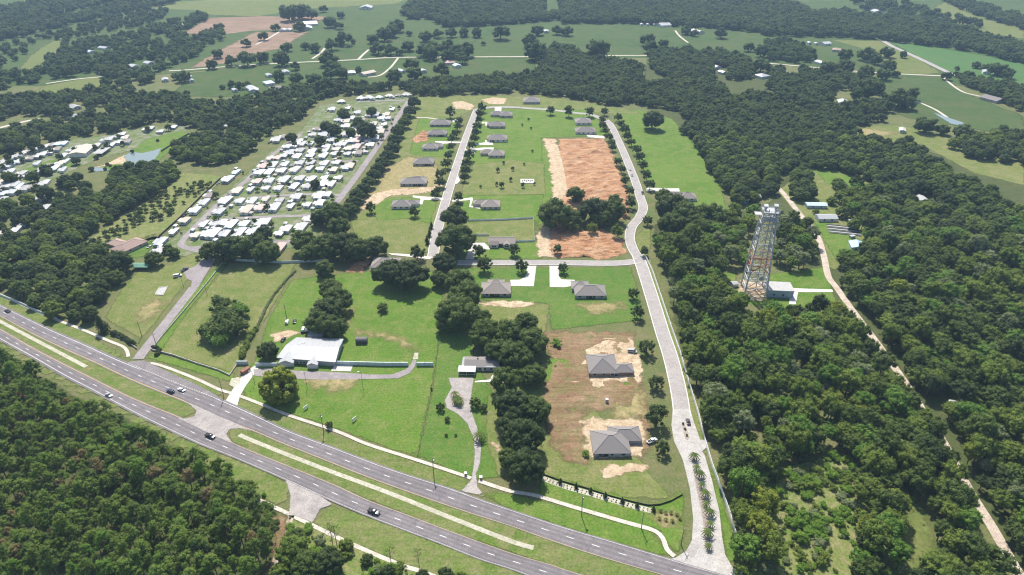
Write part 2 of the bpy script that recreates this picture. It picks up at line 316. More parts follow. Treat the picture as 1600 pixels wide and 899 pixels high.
flat("ground", m_ground, [(-9000, -2500), (9000, -2500), (9000, 9000), (-9000, 9000)], 0.0, "wide meadow ground reaching to the horizon", "ground")
PATCHES = [
 ("pasture", m_far, [(-698.5,939.9),(-478.6,1044.0),(-393.7,1077.5),(0,1131.4),(217.45,1140.9),(399.34,1094.9),(562.7,1020.0),(677.3,907.1),(762.0,907.1),(1576.6,2028.0),(936.3,2757.2),(-468.1,2757.2),(-1489.1,2028.0),(-1025.6,1301.9)], 1, "dark green pastures of the far farmland"),
 ("meadow", m_yel, [(-749.9,1064.7),(-791.3,1165.2),(-844.1,1351.8),(-836.8,1364.9),(-752.8,1190.4),(-745.2,1131.4),(-717.9,1044.0)], 2, "yellow green strip meadow among the far left pines"),
 ("meadow", m_yel, [(-640.9,876.1),(-647.3,964.2),(-603.5,1008.4),(-567.1,982.2),(-551.8,946.7),(-578.9,897.6),(-618.0,907.1)], 2, "yellow meadow between two tree belts at far left"),
 ("meadow", m_yel, [(-858.7,1645.8),(-803.5,1753.9),(-636.7,1829.7),(-254.67,1829.7),(-271.01,1723.1),(-461.8,1645.8),(-543.5,1541.2),(-652.2,1566.2),(-707.1,1627.5)], 2, "pale far meadow along the top left edge"),
 ("meadow", m_yel, [(-1026.9,1448.2),(-1025.5,1574.7),(-993.7,1723.1),(-964.8,1785.6),(-1172.8,1875.8),(-1179.0,1683.7)], 2, "hazy yellow meadow in the top left corner"),
 ("tilled_field", m_tilled, [(-617.4,1351.8),(-636.5,1525.0),(-543.5,1541.2),(-391.32,1541.2),(-408.5,1391.7),(-490.8,1378.1),(-557.1,1326.4)], 3, "upper brown ploughed field at top left"),
 ("tilled_field", m_tilled, [(-488.9,1064.7),(-493.1,1200.8),(-486.5,1364.9),(-389.23,1364.9),(-393.23,1211.3),(-414.0,1190.4),(-442.4,1103.9)], 3, "lower brown ploughed field beside the far lane"),
 ("pasture", m_far, [(-448.7,907.1),(-475.3,1035.9),(-393.7,1077.5),(-179.87,1131.4),(0,1131.4),(39.06,1131.4),(35.4,1012.2),(-144.23,974.9),(-255.54,913.5),(-395.51,900.7)], 2, "green pasture south of the far lane"),
 ("crop_field", m_farvivid, [(667.6,1255.1),(715.9,1243.9),(772.0,1150.5),(798.7,1094.9),(823.2,1044.0),(750.9,939.9),(689.5,982.2),(651.5,1027.9),(657.8,1131.4)], 3, "vivid green crop field at the far right"),
 ("meadow", m_yel, [(575.5,1284.0),(659.1,1278.1),(649.9,1211.3),(653.0,1122.1),(635.0,1035.9),(602.3,1023.9),(556.1,1035.9),(594.1,1131.4),(594.5,1222.0)], 3, "yellow green field beside the far right road"),
 ("pasture", m_far, [(499.7,1004.6),(624.2,1012.2),(606.8,920.0),(617.3,814.1),(564.1,731.9),(521.8,768.7),(483.1,793.4),(468.1,824.8),(485.5,913.5)], 2, "long sloping pasture on the right"),
 ("meadow", m_olive, [(360.12,768.7),(445.7,778.4),(467.9,764.0),(513.4,653.4),(475.1,594.1),(446.7,626.8),(440.2,710.3),(395.93,718.8)], 2, "olive meadow strip behind the right wood"),
 ("meadow", m_yel, [(1046.5,1764.3),(1036.4,1463.0),(924.6,1289.9),(887.9,1364.9),(886.9,1574.7)], 2, "pale meadow in the top right corner"),
 ("lawn", m_lawn, [(121.96,833.0),(158.71,841.3),(190.78,803.6),(194.4,756.9),(195.44,681.9),(191.53,581.8),(184.05,539.0),(164.17,536.3),(127.93,578.7),(126.31,681.9)], 2, "open green field east of the loop road"),
 ("lawn", m_olive, [(-134.64,900.7),(-33.87,907.1),(50.49,900.7),(128.43,852.7),(163.85,824.8),(120.94,824.8),(-16.05,852.7),(-47.61,841.3),(-75.49,793.4),(-113.92,768.7),(-132.96,681.9),(-139.66,819.4)], 2, "dry grass along the head of the subdivision"),
 ("lawn", m_olive, [(-126.97,841.3),(-62.07,819.4),(-63.45,644.3),(-61.19,464.8),(-72.16,454.4),(-116.46,459.6),(-138.19,529.7),(-130.28,626.8)], 3, "mown meadow west of the middle street"),
 ("lawn", m_lawn, [(-110.65,803.6),(-59.85,808.9),(-61.75,672.1),(-91.97,672.1),(-106.36,681.9)], 4, "green lawns around the upper western houses"),
 ("lawn", m_lawn, [(-113.92,564.0),(-65.77,566.9),(-67.4,510.7),(-85.54,520.7),(-111.63,516.9),(-121.59,543.0)], 4, "green lawn around the house by the sandy lot"),
 ("lawn", m_lawn, [(-39.68,841.3),(39.91,847.0),(99.2,841.3),(106.86,740.8),(31.73,731.9),(32.84,640.8),(-34.27,630.3),(-45.45,662.7)], 3, "bright lawns behind the upper eastern houses"),
 ("lawn", m_olive, [(-38.24,647.9),(0,662.7),(32.02,651.6),(29.99,572.8),(-45.94,569.8),(-44.17,618.4)], 4, "paler mown lot with scattered saplings"),
 ("lawn", m_lawn, [(-50.54,569.8),(28.77,571.3),(22.33,516.9),(-42.53,516.9)], 4, "bright lawn around the house with the long drive"),
 ("lawn", m_olive, [(-41.38,515.6),(18.14,519.4),(18,477.9),(-39.86,475.7)], 4, "fenced dry back yard of the gabled house"),
 ("lawn", m_lawn, [(-42.35,475.7),(23,477.9),(21.94,449.3),(-40.47,448.3)], 4, "front lawn of the gabled house"),
 ("verge", m_lawn, [(32.44,731.9),(44.15,662.7),(36.12,536.3),(24.22,510.7),(21.94,449.3),(18.12,449.3),(19.32,523.2),(27.91,578.7)], 4, "green strip beside the orange clay lot"),
 ("lawn", m_rich, [(-39.06,434.5),(86.32,436.4),(86.79,407.0),(83.69,366.63),(24.85,354.93),(23.89,386.86),(-34.44,391.75)], 3, "rich lawns around the two street corner houses"),
 ("worn_lot", m_olive, [(-26.45,386.86),(24.66,385.24),(20.78,353.51),(13.56,338.37),(-24.26,359.26)], 4, "dry lot below the corner house"),
 ("lawn", m_lawn, [(-143.77,287.65),(-151.61,301.42),(-150.77,325.38),(-155.88,366.63),(-155.75,417.7),(-110.68,429.7),(-49.89,430.7),(-44.79,362.92),(-44.34,301.42),(-46.37,244.03),(-92.08,265.87)], 3, "wide bright lawn around the white roofed building"),
 ("meadow", m_olive, [(-214,334.4),(-207.35,450.3),(-159.3,442.3),(-158.16,402.7),(-158.6,352.09),(-158.44,310.7)], 3, "olive paddock around the round thicket"),
 ("lawn", m_lawn, [(-213.38,330.49),(-214.09,325.38),(-153.75,301.42),(-160.32,311.89)], 4, "narrow green strip between paddock fence and sidewalk"),
 ("meadow", m_lawn, [(-216.98,335.05),(-219.01,396.74),(-215,450.3),(-209.26,450.3),(-211.98,383.64),(-210.15,331.79)], 4, "green strip between park lane and paddock fence"),
 ("meadow", m_olive, [(-261.67,368.13),(-269.24,407.0),(-269.68,436.4),(-249.89,440.3),(-242.21,458.5),(-232.04,452.3),(-228.59,415.9),(-227.08,345.13)], 3, "mown park green beside the lane"),
 ("lawn", m_rich, [(-299.66,467.0),(-284.12,486.9),(-278.04,484.6),(-275.66,452.3),(-288.57,450.3)], 4, "bright lawn beside the rosy roofed house"),
 ("lawn", m_rich, [(-45.95,245.76),(-43.62,301.42),(-46.35,390.11),(-28.51,362.92),(-21.86,325.38),(-9.76,290.33),(-3.01,231.93),(-16.53,230.72),(-30.51,236.43)], 3, "rich green lawn of the ranch house"),
 ("lawn", m_olive, [(-13.94,290.33),(22.61,325.38),(61.97,242.31),(72.61,218.31),(29.2,220.19),(13.57,231.93),(-6.03,231.93),(-12.82,255.56)], 3, "rough mown grass south of the building lots"),
 ("verge", m_verge, [(-149.53,289.26),(-137.38,283.95),(-90.79,260.18),(-22.54,230.72),(-17.61,222.1),(-23.53,222.87),(-57.9,236.02),(-114.16,262.53),(-154.63,286.05)], 4, "mown verge between highway and sidewalk in the middle"),
 ("verge", m_verge, [(-347.63,396.74),(-267.75,353.51),(-226.15,325.38),(-233.69,325.38),(-291.4,356.37),(-339.17,383.64),(-430.7,438.3),(-439.5,450.3)], 4, "shaded verge at the far left of the highway"),
 ("verge", m_verge, [(-211.23,319.15),(-192.16,311.89),(-162.39,295.81),(-155.79,289.26),(-172.72,296.92),(-194.29,308.34)], 4, "short verge beside the turn lane"),
 ("verge", m_lawn, [(-14.68,222.1),(0,221.33),(28.51,211.68),(60.06,199.81),(65.04,188.71),(61.19,188.08),(40.8,195.48),(0,211.68)], 4, "verge between highway and the curving sidewalk"),
 ("lawn", m_lawn, [(15.12,233.15),(63.24,214.6),(78.07,222.1),(74.54,200.48),(69.57,189.98),(65.92,193.19),(63.49,200.48),(28.69,213.86),(11.69,220.57)], 5, "lawn in front of the planted bed"),
 ("lawn", m_lawn, [(94.21,247.5),(95.52,225.97),(94.8,203.91),(95.05,185.58),(88.11,184.34),(91.45,203.91),(93.55,229.92)], 4, "narrow lawn between entrance road and white fence"),
 ("meadow", m_olive, [(99.38,450.3),(103.2,450.3),(101.74,366.63),(99.09,313.08),(97.44,255.56),(91.67,255.56),(92.25,301.42),(95.17,366.63)], 4, "dry verge strip along the white fence"),
 ("meadow", m_olive, [(96.05,484.6),(112.68,510.7),(108.63,475.7),(100.68,452.3),(97.51,456.4)], 4, "dry grass inside the road bend"),
 ("median_grass", m_verge, [(-433.6,442.3),(-331.1,371.16),(-269.31,335.05),(-217.04,306.59),(-176.03,286.05),(-168.01,279.79),(-166.65,274.71),(-173.88,272.71),(-209.17,290.33),(-260.32,319.15),(-321.08,355.65),(-420.8,425.0)], 4, "western grass median of the highway"),
 ("median_grass", m_verge, [(-145.65,263.95),(-140.58,265.39),(-130.46,262.53),(-91.6,243.17),(-43.89,220.95),(0,202.87),(33.32,188.71),(58.3,179.5),(75.69,171.07),(37.85,171.07),(16.25,183.12),(-27.61,200.48),(-81.57,225.97),(-125.47,247.07),(-140.39,255.56)], 4, "eastern grass median of the highway"),
 ("verge", m_verge, [(-414.0,415.9),(-314.29,345.13),(-254.54,308.93),(-203.81,279.28),(-155.35,252.84),(-122.3,237.26),(-103.67,227.54),(-99.01,210.96),(-108.35,216.44),(-144.02,238.09),(-204.96,274.71),(-271.57,313.08),(-307.78,335.05),(-394.85,390.11)], 4, "grass verge beside the pine wood"),
 ("verge", m_verge, [(-81.06,214.6),(-55.88,204.6),(-26.91,191.9),(-0.78,181),(25.12,169.66),(-10,168.26),(-36.38,180.39),(-67.8,194.49),(-86.61,204.6)], 4, "grass verge south of the highway"),
 ("scrub", m_scrub, [(-105.27,210.96),(-86.09,202.53),(-64.59,191.9),(-41.69,181.3),(-25.46,173.92),(-92.93,169.66)], 4, "bright scrub ground beside the dirt track"),
 ("bare_dirt", m_orange, [(50.52,727.5),(101.29,729.7),(103.04,681.9),(104.22,626.8),(103.59,571.3),(99.29,523.2),(82.39,516.9),(54.94,539.0),(40.5,536.3),(49.26,584.8),(50.53,640.8),(48.8,697.9)], 4, "large orange clay building lot"),
 ("bare_dirt", m_tan, [(34.47,729.7),(47.71,727.5),(50.77,685.8),(52.34,630.3),(54.41,591.0),(45.57,564.0),(36.99,552.7),(37.82,602.0),(37.45,672.1)], 5, "pale sand along the clay lot edge"),
 ("bare_dirt", m_orange, [(30.08,501.0),(38.2,515.6),(54.06,496.2),(72.62,501.0),(87.83,480.1),(86.23,458.5),(74.05,450.3),(38.22,450.3),(28.86,454.4)], 4, "lower clay lot by the cross street"),
 ("bare_dirt", m_tan, [(19.35,489.2),(27.17,505.8),(31.24,503.4),(29.63,470.2),(31.64,452.3),(20.14,452.3)], 5, "pale sand beside the lower clay lot"),
 ("bare_dirt", m_brown, [(19.92,352.09),(75.71,352.09),(73.12,325.38),(72.23,301.42),(64.62,279.79),(23.81,279.79),(17.65,295.81),(22.46,322.25)], 4, "churned brown soil of the building lots"),
 ("bare_dirt", m_brown, [(18.59,301.42),(32.64,298.03),(28.22,274.71),(19.03,264.91),(15.64,279.79)], 5, "brown bare strip west of the lots"),
 ("lawn", m_lawn, [(21.86,325.38),(36.09,324.12),(35.04,301.42),(23.06,298.03),(18.11,307.18)], 6, "green weeds left of the upper new house"),
 ("lawn", m_lawn, [(35.57,299.16),(53.5,300.28),(68.29,303.7),(69.72,294.7),(55.78,290.33),(36.88,293.6)], 6, "weedy green strip below the upper new house"),
 ("bare_dirt", m_tan, [(40.34,334.4),(48.83,342.4),(59.1,346.51),(74.43,343.77),(75.38,325.38),(72.96,303.7),(47.9,298.03),(24.31,301.42),(25.22,304.85),(40.57,307.18)], 6, "sandy pad around the upper new house"),
 ("bare_dirt", m_tan, [(37.18,269.75),(41.75,272.22),(66.72,271.72),(65.91,251.04),(64.25,244.89),(57.89,244.03),(39.75,243.17),(36.76,251.04)], 6, "sandy pad around the lower new house"),
 ("bare_dirt", m_brown, [(21.03,278.77),(38.83,276.73),(35.49,251.04),(36.93,239.77),(24.79,242.31),(18.59,255.56)], 4, "churned soil left of the lower new house"),
 ("bare_dirt", m_brown, [(71.15,299.16),(72.1,279.79),(66.9,245.76),(61.83,241.46),(67.2,274.71),(67.78,295.81)], 4, "churned soil strip right of the new houses"),
 ("bare_dirt", m_tan, [(22.71,272.22),(40.03,271.72),(38.94,267.32),(23.85,268.77)], 6, "sandy track west of the lower new house"),
 ("bare_dirt", m_thin, [(54.03,290.33),(72.02,295.81),(70.56,274.71),(53.44,272.22)], 6, "worn sandy strip between the two new houses"),
 ("bare_dirt", m_tan, [(42.41,236.43),(45.4,238.51),(64.09,240.19),(64.68,236.43),(49.9,233.15),(43.36,231.53)], 6, "oblong pale sand heap on the lot"),
 ("bare_dirt", m_tan, [(-22.18,386.86),(-12.86,389.29),(13.69,388.48),(15.26,383.64),(0,381.25),(-19.02,382.05)], 6, "sandy line below the corner house"),
 ("bare_dirt", m_thin, [(44.65,385.24),(70.38,386.86),(71.64,380.46),(54.13,374.22),(47.05,378.89)], 6, "worn line below the eastern corner house"),
 ("worn_lot", m_thin, [(-130.86,630.3),(-105.11,672.1),(-85.7,662.7),(-67.3,630.3),(-65.05,591.0),(-93.04,578.7),(-127.64,561.1),(-131.34,536.3),(-137.31,552.7),(-124.72,594.1)], 5, "bare sandy lot around two western houses"),
 ("bare_dirt", m_tan, [(-128.69,566.9),(-111.42,584.8),(-82.44,587.9),(-65.33,594.1),(-65.13,578.7),(-107.97,569.8),(-119.53,547.1),(-130.24,536.3)], 6, "pale sandy track below the western houses"),
 ("bare_dirt", m_orange, [(-110.01,731.9),(-100.36,759.2),(-92.13,749.9),(-92.15,723.1),(-103.68,714.5)], 6, "orange bare patch beside a western house"),
 ("bare_dirt", m_orange, [(-119.71,442.3),(-109.31,452.3),(-104.28,440.3),(-107.73,428.8),(-118.25,430.7)], 6, "reddish bare patch under the oaks"),
 ("bare_dirt", m_tan, [(-77.01,873.1),(-64.47,882.2),(-46.96,861.3),(-51.44,838.5),(-70.23,847.0)], 6, "sandy patch at the street head"),
 ("bare_dirt", m_tan, [(-39.91,888.3),(-25.17,897.6),(-6.69,894.5),(-9.77,867.2),(-29.32,867.2)], 6, "sandy lot by the far loop road"),
 ("bare_dirt", m_thin, [(-115.01,303.7),(-94.42,308.34),(-88.28,304.85),(-89.42,298.03),(-98.6,294.7),(-108.22,298.03)], 6, "worn grass beside the curved drive"),
 ("bare_dirt", m_tan, [(-148.98,349.29),(-140.27,354.93),(-131.5,352.09),(-137.49,347.89),(-144.54,342.4)], 6, "sandy track behind the white roofed building"),
 ("bare_dirt", m_thin, [(-113.78,380.46),(-105.71,378.1),(-103.84,362.92),(-109.47,360.71)], 6, "worn ground beside the old oak"),
 ("worn_grass", m_thin, [(-244.09,372.69),(-240.34,390.11),(-233.19,388.48),(-231.77,375.77),(-234.15,362.92)], 6, "worn patch on the park green"),
 ("bare_dirt", m_tan, [(-11.54,255.56),(-8.97,255.56),(-5.72,251.94),(-6.95,249.71),(-10.18,252.39)], 6, "small sand patch near the big oaks"),
 ("yard_ground", m_yard, [(-267.96,454.4),(-268.08,475.7),(-255.48,630.3),(-252.61,681.9),(-239.37,756.9),(-242.91,861.3),(-153.33,913.5),(-135.46,907.1),(-141.39,734.1),(-156.3,549.9),(-155.35,471.3),(-225.33,452.3)], 3, "paved and grassy yard of the mobile home park"),
 ("yard_ground", m_yard, [(-524.2,640.8),(-511.9,681.9),(-481.7,723.1),(-418.9,768.7),(-371.39,778.4),(-367.62,734.1),(-422.0,662.7),(-441.9,578.7),(-472.8,564.0)], 3, "pale ground of the far left home park"),
 ("lawn", m_lawn, [(-479.8,630.3),(-467.5,662.7),(-447.0,670.2),(-435.8,640.8),(-457.0,623.4),(-471.0,620.1)], 5, "bright lawn between the rows of the left park"),
 ("lawn", m_lawn, [(-411.3,630.3),(-398.87,681.9),(-399.92,727.5),(-373.56,756.9),(-358.02,745.3),(-357.65,681.9),(-357.1,662.7),(-363.18,640.8),(-398.81,630.3)], 5, "lawn around the pond"),
 ("scrub", m_scrub, [(-331.94,454.4),(-332.44,482.4),(-315.84,603.6),(-319.48,626.8),(-279.15,618.4),(-273.73,603.6),(-278.04,484.6),(-299.66,467.0),(-311.62,452.3)], 4, "dry ground of the small orchard"),
 ("scrub", m_scrub, [(121.34,238.09),(131.76,238.09),(156.66,246.63),(182.85,236.02),(182.09,210.96),(167.02,176.83),(106.64,176.83),(115.23,210.96)], 4, "sunny scrub clearing in the right wood"),
 ("meadow", m_yel, [(171.28,210.96),(183.97,214.6),(180.82,200.48),(167.02,176.83),(155.46,176.83)], 5, "pale grassy opening in the right wood"),
 ("wood_floor", m_woodfloor, [(115.84,510.7),(180.59,536.3),(218.89,536.3),(211.34,382.05),(206.52,178.31),(231.26,176.83),(523.4,578.7),(430.6,691.8),(365.41,712.4),(246.47,594.1),(190.73,578.7),(188.6,756.9),(164.33,876.1),(219.52,1140.9),(393.48,1140.9),(356.9,819.4),(470.9,847.0),(365.41,712.4),(120.9,434.5),(93.79,176.83),(96.16,255.56)], 1, "shaded litter of the right wood"),
 ("wood_floor", m_woodfloor, [(-339.22,325.38),(-304.83,330.49),(-268.04,307.18),(-203.73,272.22),(-144.02,238.09),(-105.84,210.96),(-98.66,190.61),(-95.44,169.66),(-226.05,169.66)], 3, "litter under the pine wood"),
 ("lawn", m_lawn, [(142.7,425.0),(161.41,429.7),(150.21,390.11),(168.56,380.46),(214.91,380.46),(219.67,402.7),(228.62,436.4),(198.3,429.7),(182.95,425.0),(177.33,394.24)], 4, "green clearing around the lattice tower"),
 ("lawn", m_lawn, [(250.9,516.9),(263.27,510.7),(276.57,470.2),(267,454.4),(240.37,442.3),(244.16,475.7)], 4, "small green plots beside the dirt road"),
 ("meadow", m_olive, [(241.32,578.7),(289.28,640.8),(347.39,640.8),(326.81,578.7),(264.59,454.4),(230.96,430.7),(237.06,470.2),(240.78,536.3)], 3, "rough grass of the homestead by the dirt road"),
 ("worn_track", m_thin, [(-57.31,331.79),(-62.16,339.71),(-73.09,347.89),(-85.67,352.09),(-95.91,353.51),(-95.36,350.69),(-85.19,349.29),(-72.97,344.45),(-62.88,336.37),(-58.68,330.49)], 6, "faint curved wheel track on the wide lawn"),
 ("lawn", m_lawn, [(296.86,640.8),(315.81,640.8),(326.65,594.1),(313.65,571.3),(302.38,578.7),(294.15,602.0)], 4, "grassy clearing behind the blue home"),
 ("bare_dirt", m_tan, [(153.44,398.43),(163.42,417.7),(178.19,415.9),(175.46,401.8),(166.87,388.48),(158.43,391.75)], 6, "pinkish pale pad under the lattice tower"),
 ("bare_dirt", m_thin, [(378.49,768.7),(404.2,768.7),(431.8,749.9),(411.1,736.3),(377.56,740.8)], 4, "reddish bare strip in the right pasture"),
 ("bare_dirt", m_brown, [(-104,206.69),(-98.97,208.81),(-95.12,197.13),(-96.65,187.45),(-96.62,176.83),(-98.67,176.83),(-100.7,193.84)], 6, "reddish soil beside the dirt track"),
]
for p in PATCHES: patch(p[0], p[1], p[2], p[3], p[4], margin=12.0 if p[1] in (m_far, m_yel, m_farvivid, m_tilled) else 5.0)

# ------------------------------------------------------------------ highway
N_OUT = [(-474.8,464.8),(-397.27,417.7),(-339.17,383.64),(-290.98,355.65),(-258.78,338.37),(-233.06,324.12),(-209,311.89),(-192.04,303.13),(-171.19,293.05),(-155.13,285.53),(-135.41,274.71),(-114.16,262.53),(-88.63,250.6),(-57.9,236.02),(-29.54,224.41),(-13.02,216.81),(0,211.32),(20.83,202.53),(40.76,195.15),(61.54,187.14),(80.92,179.8),(123.8,165.24)]
N_IN = [(-463.4,450.3),(-388.46,405.3),(-331.1,371.16),(-298.44,351.39),(-269.31,335.05),(-242.7,321),(-217.04,306.59),(-193.68,294.7),(-177.28,286.58),(-154.37,274.21),(-130.46,262.53),(-116.22,255.1),(-91.6,243.17),(-67.75,231.53),(-43.89,220.95),(-21.36,211.32),(0,202.87),(13.65,196.8),(33.32,188.71),(58.3,179.5),(99.21,165.78)]
S_IN = [(-452.6,436.4),(-377.68,390.11),(-321.08,355.65),(-288.94,335.71),(-260.32,319.15),(-233.92,304.28),(-209.17,290.33),(-186.83,279.28),(-174.97,273.71),(-148.64,258.78),(-125.47,247.07),(-103.12,236.43),(-81.57,225.97),(-65.15,217.19),(-46.09,208.81),(-27.61,200.48),(-0.8,189.02),(16.25,183.12),(25.13,179.5),(62.23,166.88)]
S_OUT = [(-443.7,425.0),(-370.27,379.67),(-314.51,345.48),(-283.84,327.29),(-254.87,309.52),(-228.89,294.7),(-204.31,280.31),(-181.73,267.8),(-155.88,254.19),(-136.77,245.32),(-122.71,238.51),(-104.83,229.52),(-87.68,220.57),(-71.42,212.41),(-55.99,205.29),(-41.2,198.8),(-26.96,192.54),(-13.23,186.2),(-0.78,181.6),(15.83,174.79),(37.34,166.88)]
def carriageway(A, B, label, ca, cb):
    a = resample(A, n=120); b = resample(B, n=120); na = (a - b); na /= np.linalg.norm(na, axis=1)[:, None]
    o = strip("highway_carriageway", m_asph, a + na * 1.5, b - na * .9, .30, label, "highway")
    for q, m_, off in ((a, ca, 0), (b, cb, 0)):
        strip("edge_line", m_, q + na * .11, q - na * .11, .306, parent=o)
    c = resample((a + b) / 2, step=.5); s = np.r_[0, np.cumsum(np.hypot(*np.diff(c, axis=0).T))]
    dash = MB().box(-1.6, 1.6, -.1, .1, -.004, .006).mesh("lane_dash", m_paintw); d = 3.0
    while d < s[-1] - 4:
        x, y = np.interp(d, s, c[:, 0]), np.interp(d, s, c[:, 1]); x2, y2 = np.interp(d + 1, s, c[:, 0]), np.interp(d + 1, s, c[:, 1])
        if y < 460: obj("lane_dash", dash, o, (x, y, .302), math.atan2(y2 - y, x2 - x))
        d += 11.35
    return o
hw_n = carriageway(N_OUT, N_IN, "northern carriageway of the divided highway", m_paintw, m_painty)
hw_s = carriageway(S_OUT, S_IN, "southern carriageway of the divided highway beside the pine wood", m_paintw, m_painty)
patch("turn_lane", m_asph5, [(-225.82,321.62),(-215.18,322.87),(-194.21,310.7),(-173.6,299.16),(-161.46,291.42),(-154.44,285.53),(-170.98,292.51),(-191.79,302.56),(-208.72,311.3)], 7.4, "right turn lane before the white roofed building", "turn lane", margin=1.5)
dots = resample([(-223.13,319.15),(-192.04,303.13),(-157.05,286.05)], step=1.8); dm = MB().box(-.5, .5, -.1, .1, 0, .006).mesh("lane_dot", m_paintw)
for i in range(len(dots) - 1):
    d = dots[i + 1] - dots[i]; obj("lane_dot", dm, hw_n, (dots[i][0], dots[i][1] + .9, .33), math.atan2(d[1], d[0]))
patch("median_crossing", m_asph4, [(-177.16,287.12),(-152.51,273.71),(-130.31,262.06),(-139.76,264.91),(-144.67,263.95),(-144.62,260.18),(-140.23,255.1),(-125.33,246.63),(-148.47,258.32),(-177.86,274.21),(-170.33,272.22),(-166.45,274.21),(-167.26,278.77)], 7.0, "faded pink grey pavement of the median crossing", "crossing", margin=1.5)
patch("side_apron", m_asph4, [(-106.14,229.92),(-87.59,220.19),(-80.86,214.96),(-85.7,212.41),(-86.97,204.95),(-92.94,207.4),(-98.71,209.88),(-101.02,220.19)], 6.9, "pale asphalt apron on the highway's south side", "apron", margin=1.5)
for q, lab in (([(-441.8,434.5),(-326.97,364.77),(-295.06,345.82),(-245.99,316.71)], "western pale stone swale in the median"), ([(-138.14,260.18),(-127.99,254.88),(-91.83,237.68),(-58.83,222.87),(-28.22,208.1),(-0.82,195.15),(9.14,191.58)], "long eastern pale stone swale in the median")):
    road("stone_swale", m_stone, q, 2.3, .27, lab, "swale")
for q, lab, w in (([(-418.5,434.5),(-348.18,397.58),(-317.31,380.46),(-292.08,366.63),(-268.52,354.93),(-245.33,342.4),(-233.08,335.71),(-226.39,326.65)], "shaded sidewalk at the far left of the highway", 1.9),
               ([(-212.63,319.77),(-207.79,319.77),(-192.67,313.08),(-175.62,304.28),(-161.89,296.36),(-153.65,293.05)], "sidewalk between the park lane and the building drive", 1.9),
               ([(-148.69,290.87),(-137.89,285.53),(-117.74,275.21),(-89.8,263),(-71.71,253.29),(-46.53,242.74),(-22.63,232.34),(-19.23,230.72)], "sidewalk along the wide lawn", 1.9),
               ([(-15.56,229.13),(-0.88,222.87),(10.8,220.19),(28.63,213.13),(48.99,205.29),(60.79,200.82),(64.17,196.8),(64.94,190.93),(67.44,187.45)], "sidewalk curving to the entrance road", 2.1),
               ([(-116.18,218.31),(-108.66,214.6),(-98.61,209.53),(-87.18,203.56),(-67.61,193.52),(-45.9,183.42),(-34.98,179.5),(-10,168.26)], "sidewalk south of the highway", 1.9)):
    road("sidewalk", m_walk, q, w, .26, lab, "sidewalk", step=2)

# ------------------------------------------------------------------ streets, drives and lanes
road("entrance_road", m_asph2, [(94.62,456.4),(94.86,434.5),(94.42,390.11),(93.64,352.09),(93.48,325.38),(91.79,295.81),(89.37,274.71)], 8.2, .25, "pale subdivision street beside the white fence", "street", True)
flat("entrance_road", m_entr, [(85.36,279.79),(82.18,267.32),(81.09,255.56),(82.73,242.31),(82.03,224.02),(79.7,207.4),(76.44,195.48),(72.78,189.98),(67.85,186.82),(63.36,185.58),(75.42,180.7),(90.02,177.13),(96.21,178.9),(90.06,181.9),(88.59,188.08),(89.66,197.13),(92.18,210.96),(93.55,229.92),(94.1,245.76),(93.48,248.38),(96.33,251.04),(98.31,256.47),(94.45,256.47),(94.29,269.75),(94.55,279.79)], .29, "pale concrete gateway of the subdivision entrance", "street")
flat("entrance_apron", m_asph2, [(72.78,189.98),(76.06,193.84),(79.16,193.19),(76.77,188.71),(74.21,186.82)], .32, "darker paved square on the entrance apron", "paving")  # area of darker pavers
road("loop_street", m_asph2, [(94.45,452.3),(92.68,462.7),(92.68,482.4),(97.36,503.4),(105.86,520.7),(113.07,541.7),(114.39,566.9),(115.86,602.0),(116.22,640.8),(116.34,681.9),(115.88,723.1),(114.82,776.0),(110.81,798.5)], 7.0, .24, "winding eastern street past the clay lot", "street", True)
road("loop_street", m_asph2, [(111.72,793.4),(96.98,819.4),(78.24,827.5),(47.61,841.3),(23.94,847.0),(0,852.7),(-24.08,852.7),(-46.03,841.3)], 5.0, .23, "far end of the loop street", "street", True)
road("cross_street", m_asph2, [(-40.13,443.3),(-18.88,443.3),(28.33,443.3),(75.41,442.3),(93.95,446.2)], 6.6, .235, "cross street in front of the gabled house", "street", True, 2)
road("middle_street", m_asph2, [(-44.44,841.3),(-50.9,734.1),(-54.82,647.9),(-57.91,575.7),(-59.1,536.3),(-60.24,496.2),(-59.38,456.4),(-59.24,450.3)], (6.0, 6.6, 7.4, 7.6), .22, "straight middle street of the subdivision", "street", True)
road("park_lane", m_asph3, [(-219.52,324.12),(-219.94,329.85),(-220.05,365.14),(-220.44,407.9)], 6.4, .25, "pinkish lane from the highway to the home park", "lane")
flat("park_lane", m_asph3, [(-221.95,406.1),(-216.84,404.4),(-218.3,419.5),(-220.37,444.3),(-221.49,452.3),(-229.95,454.4),(-231.26,438.3),(-237.43,430.7),(-230.08,419.5),(-224.99,415.9)], .27, "widened end of the home park lane", "lane")
road("park_lane", m_asph3, [(-223.78,448.3),(-231.55,458.5),(-244.76,464.8),(-252.91,469.1),(-258,479.0),(-257.49,527.1),(-254.27,574.3),(-249.89,613.4),(-247.66,672.1),(-239.64,718.8),(-236.29,745.3)], 5.2, .23, "western street of the home park", "lane")
road("park_lane", m_asph3, [(-154.81,533.6),(-153.62,555.5),(-148.23,623.4),(-143.05,710.3),(-137.36,803.6),(-133,894.5)], (6.4, 6.0), .23, "straight eastern street of the home park", "lane")
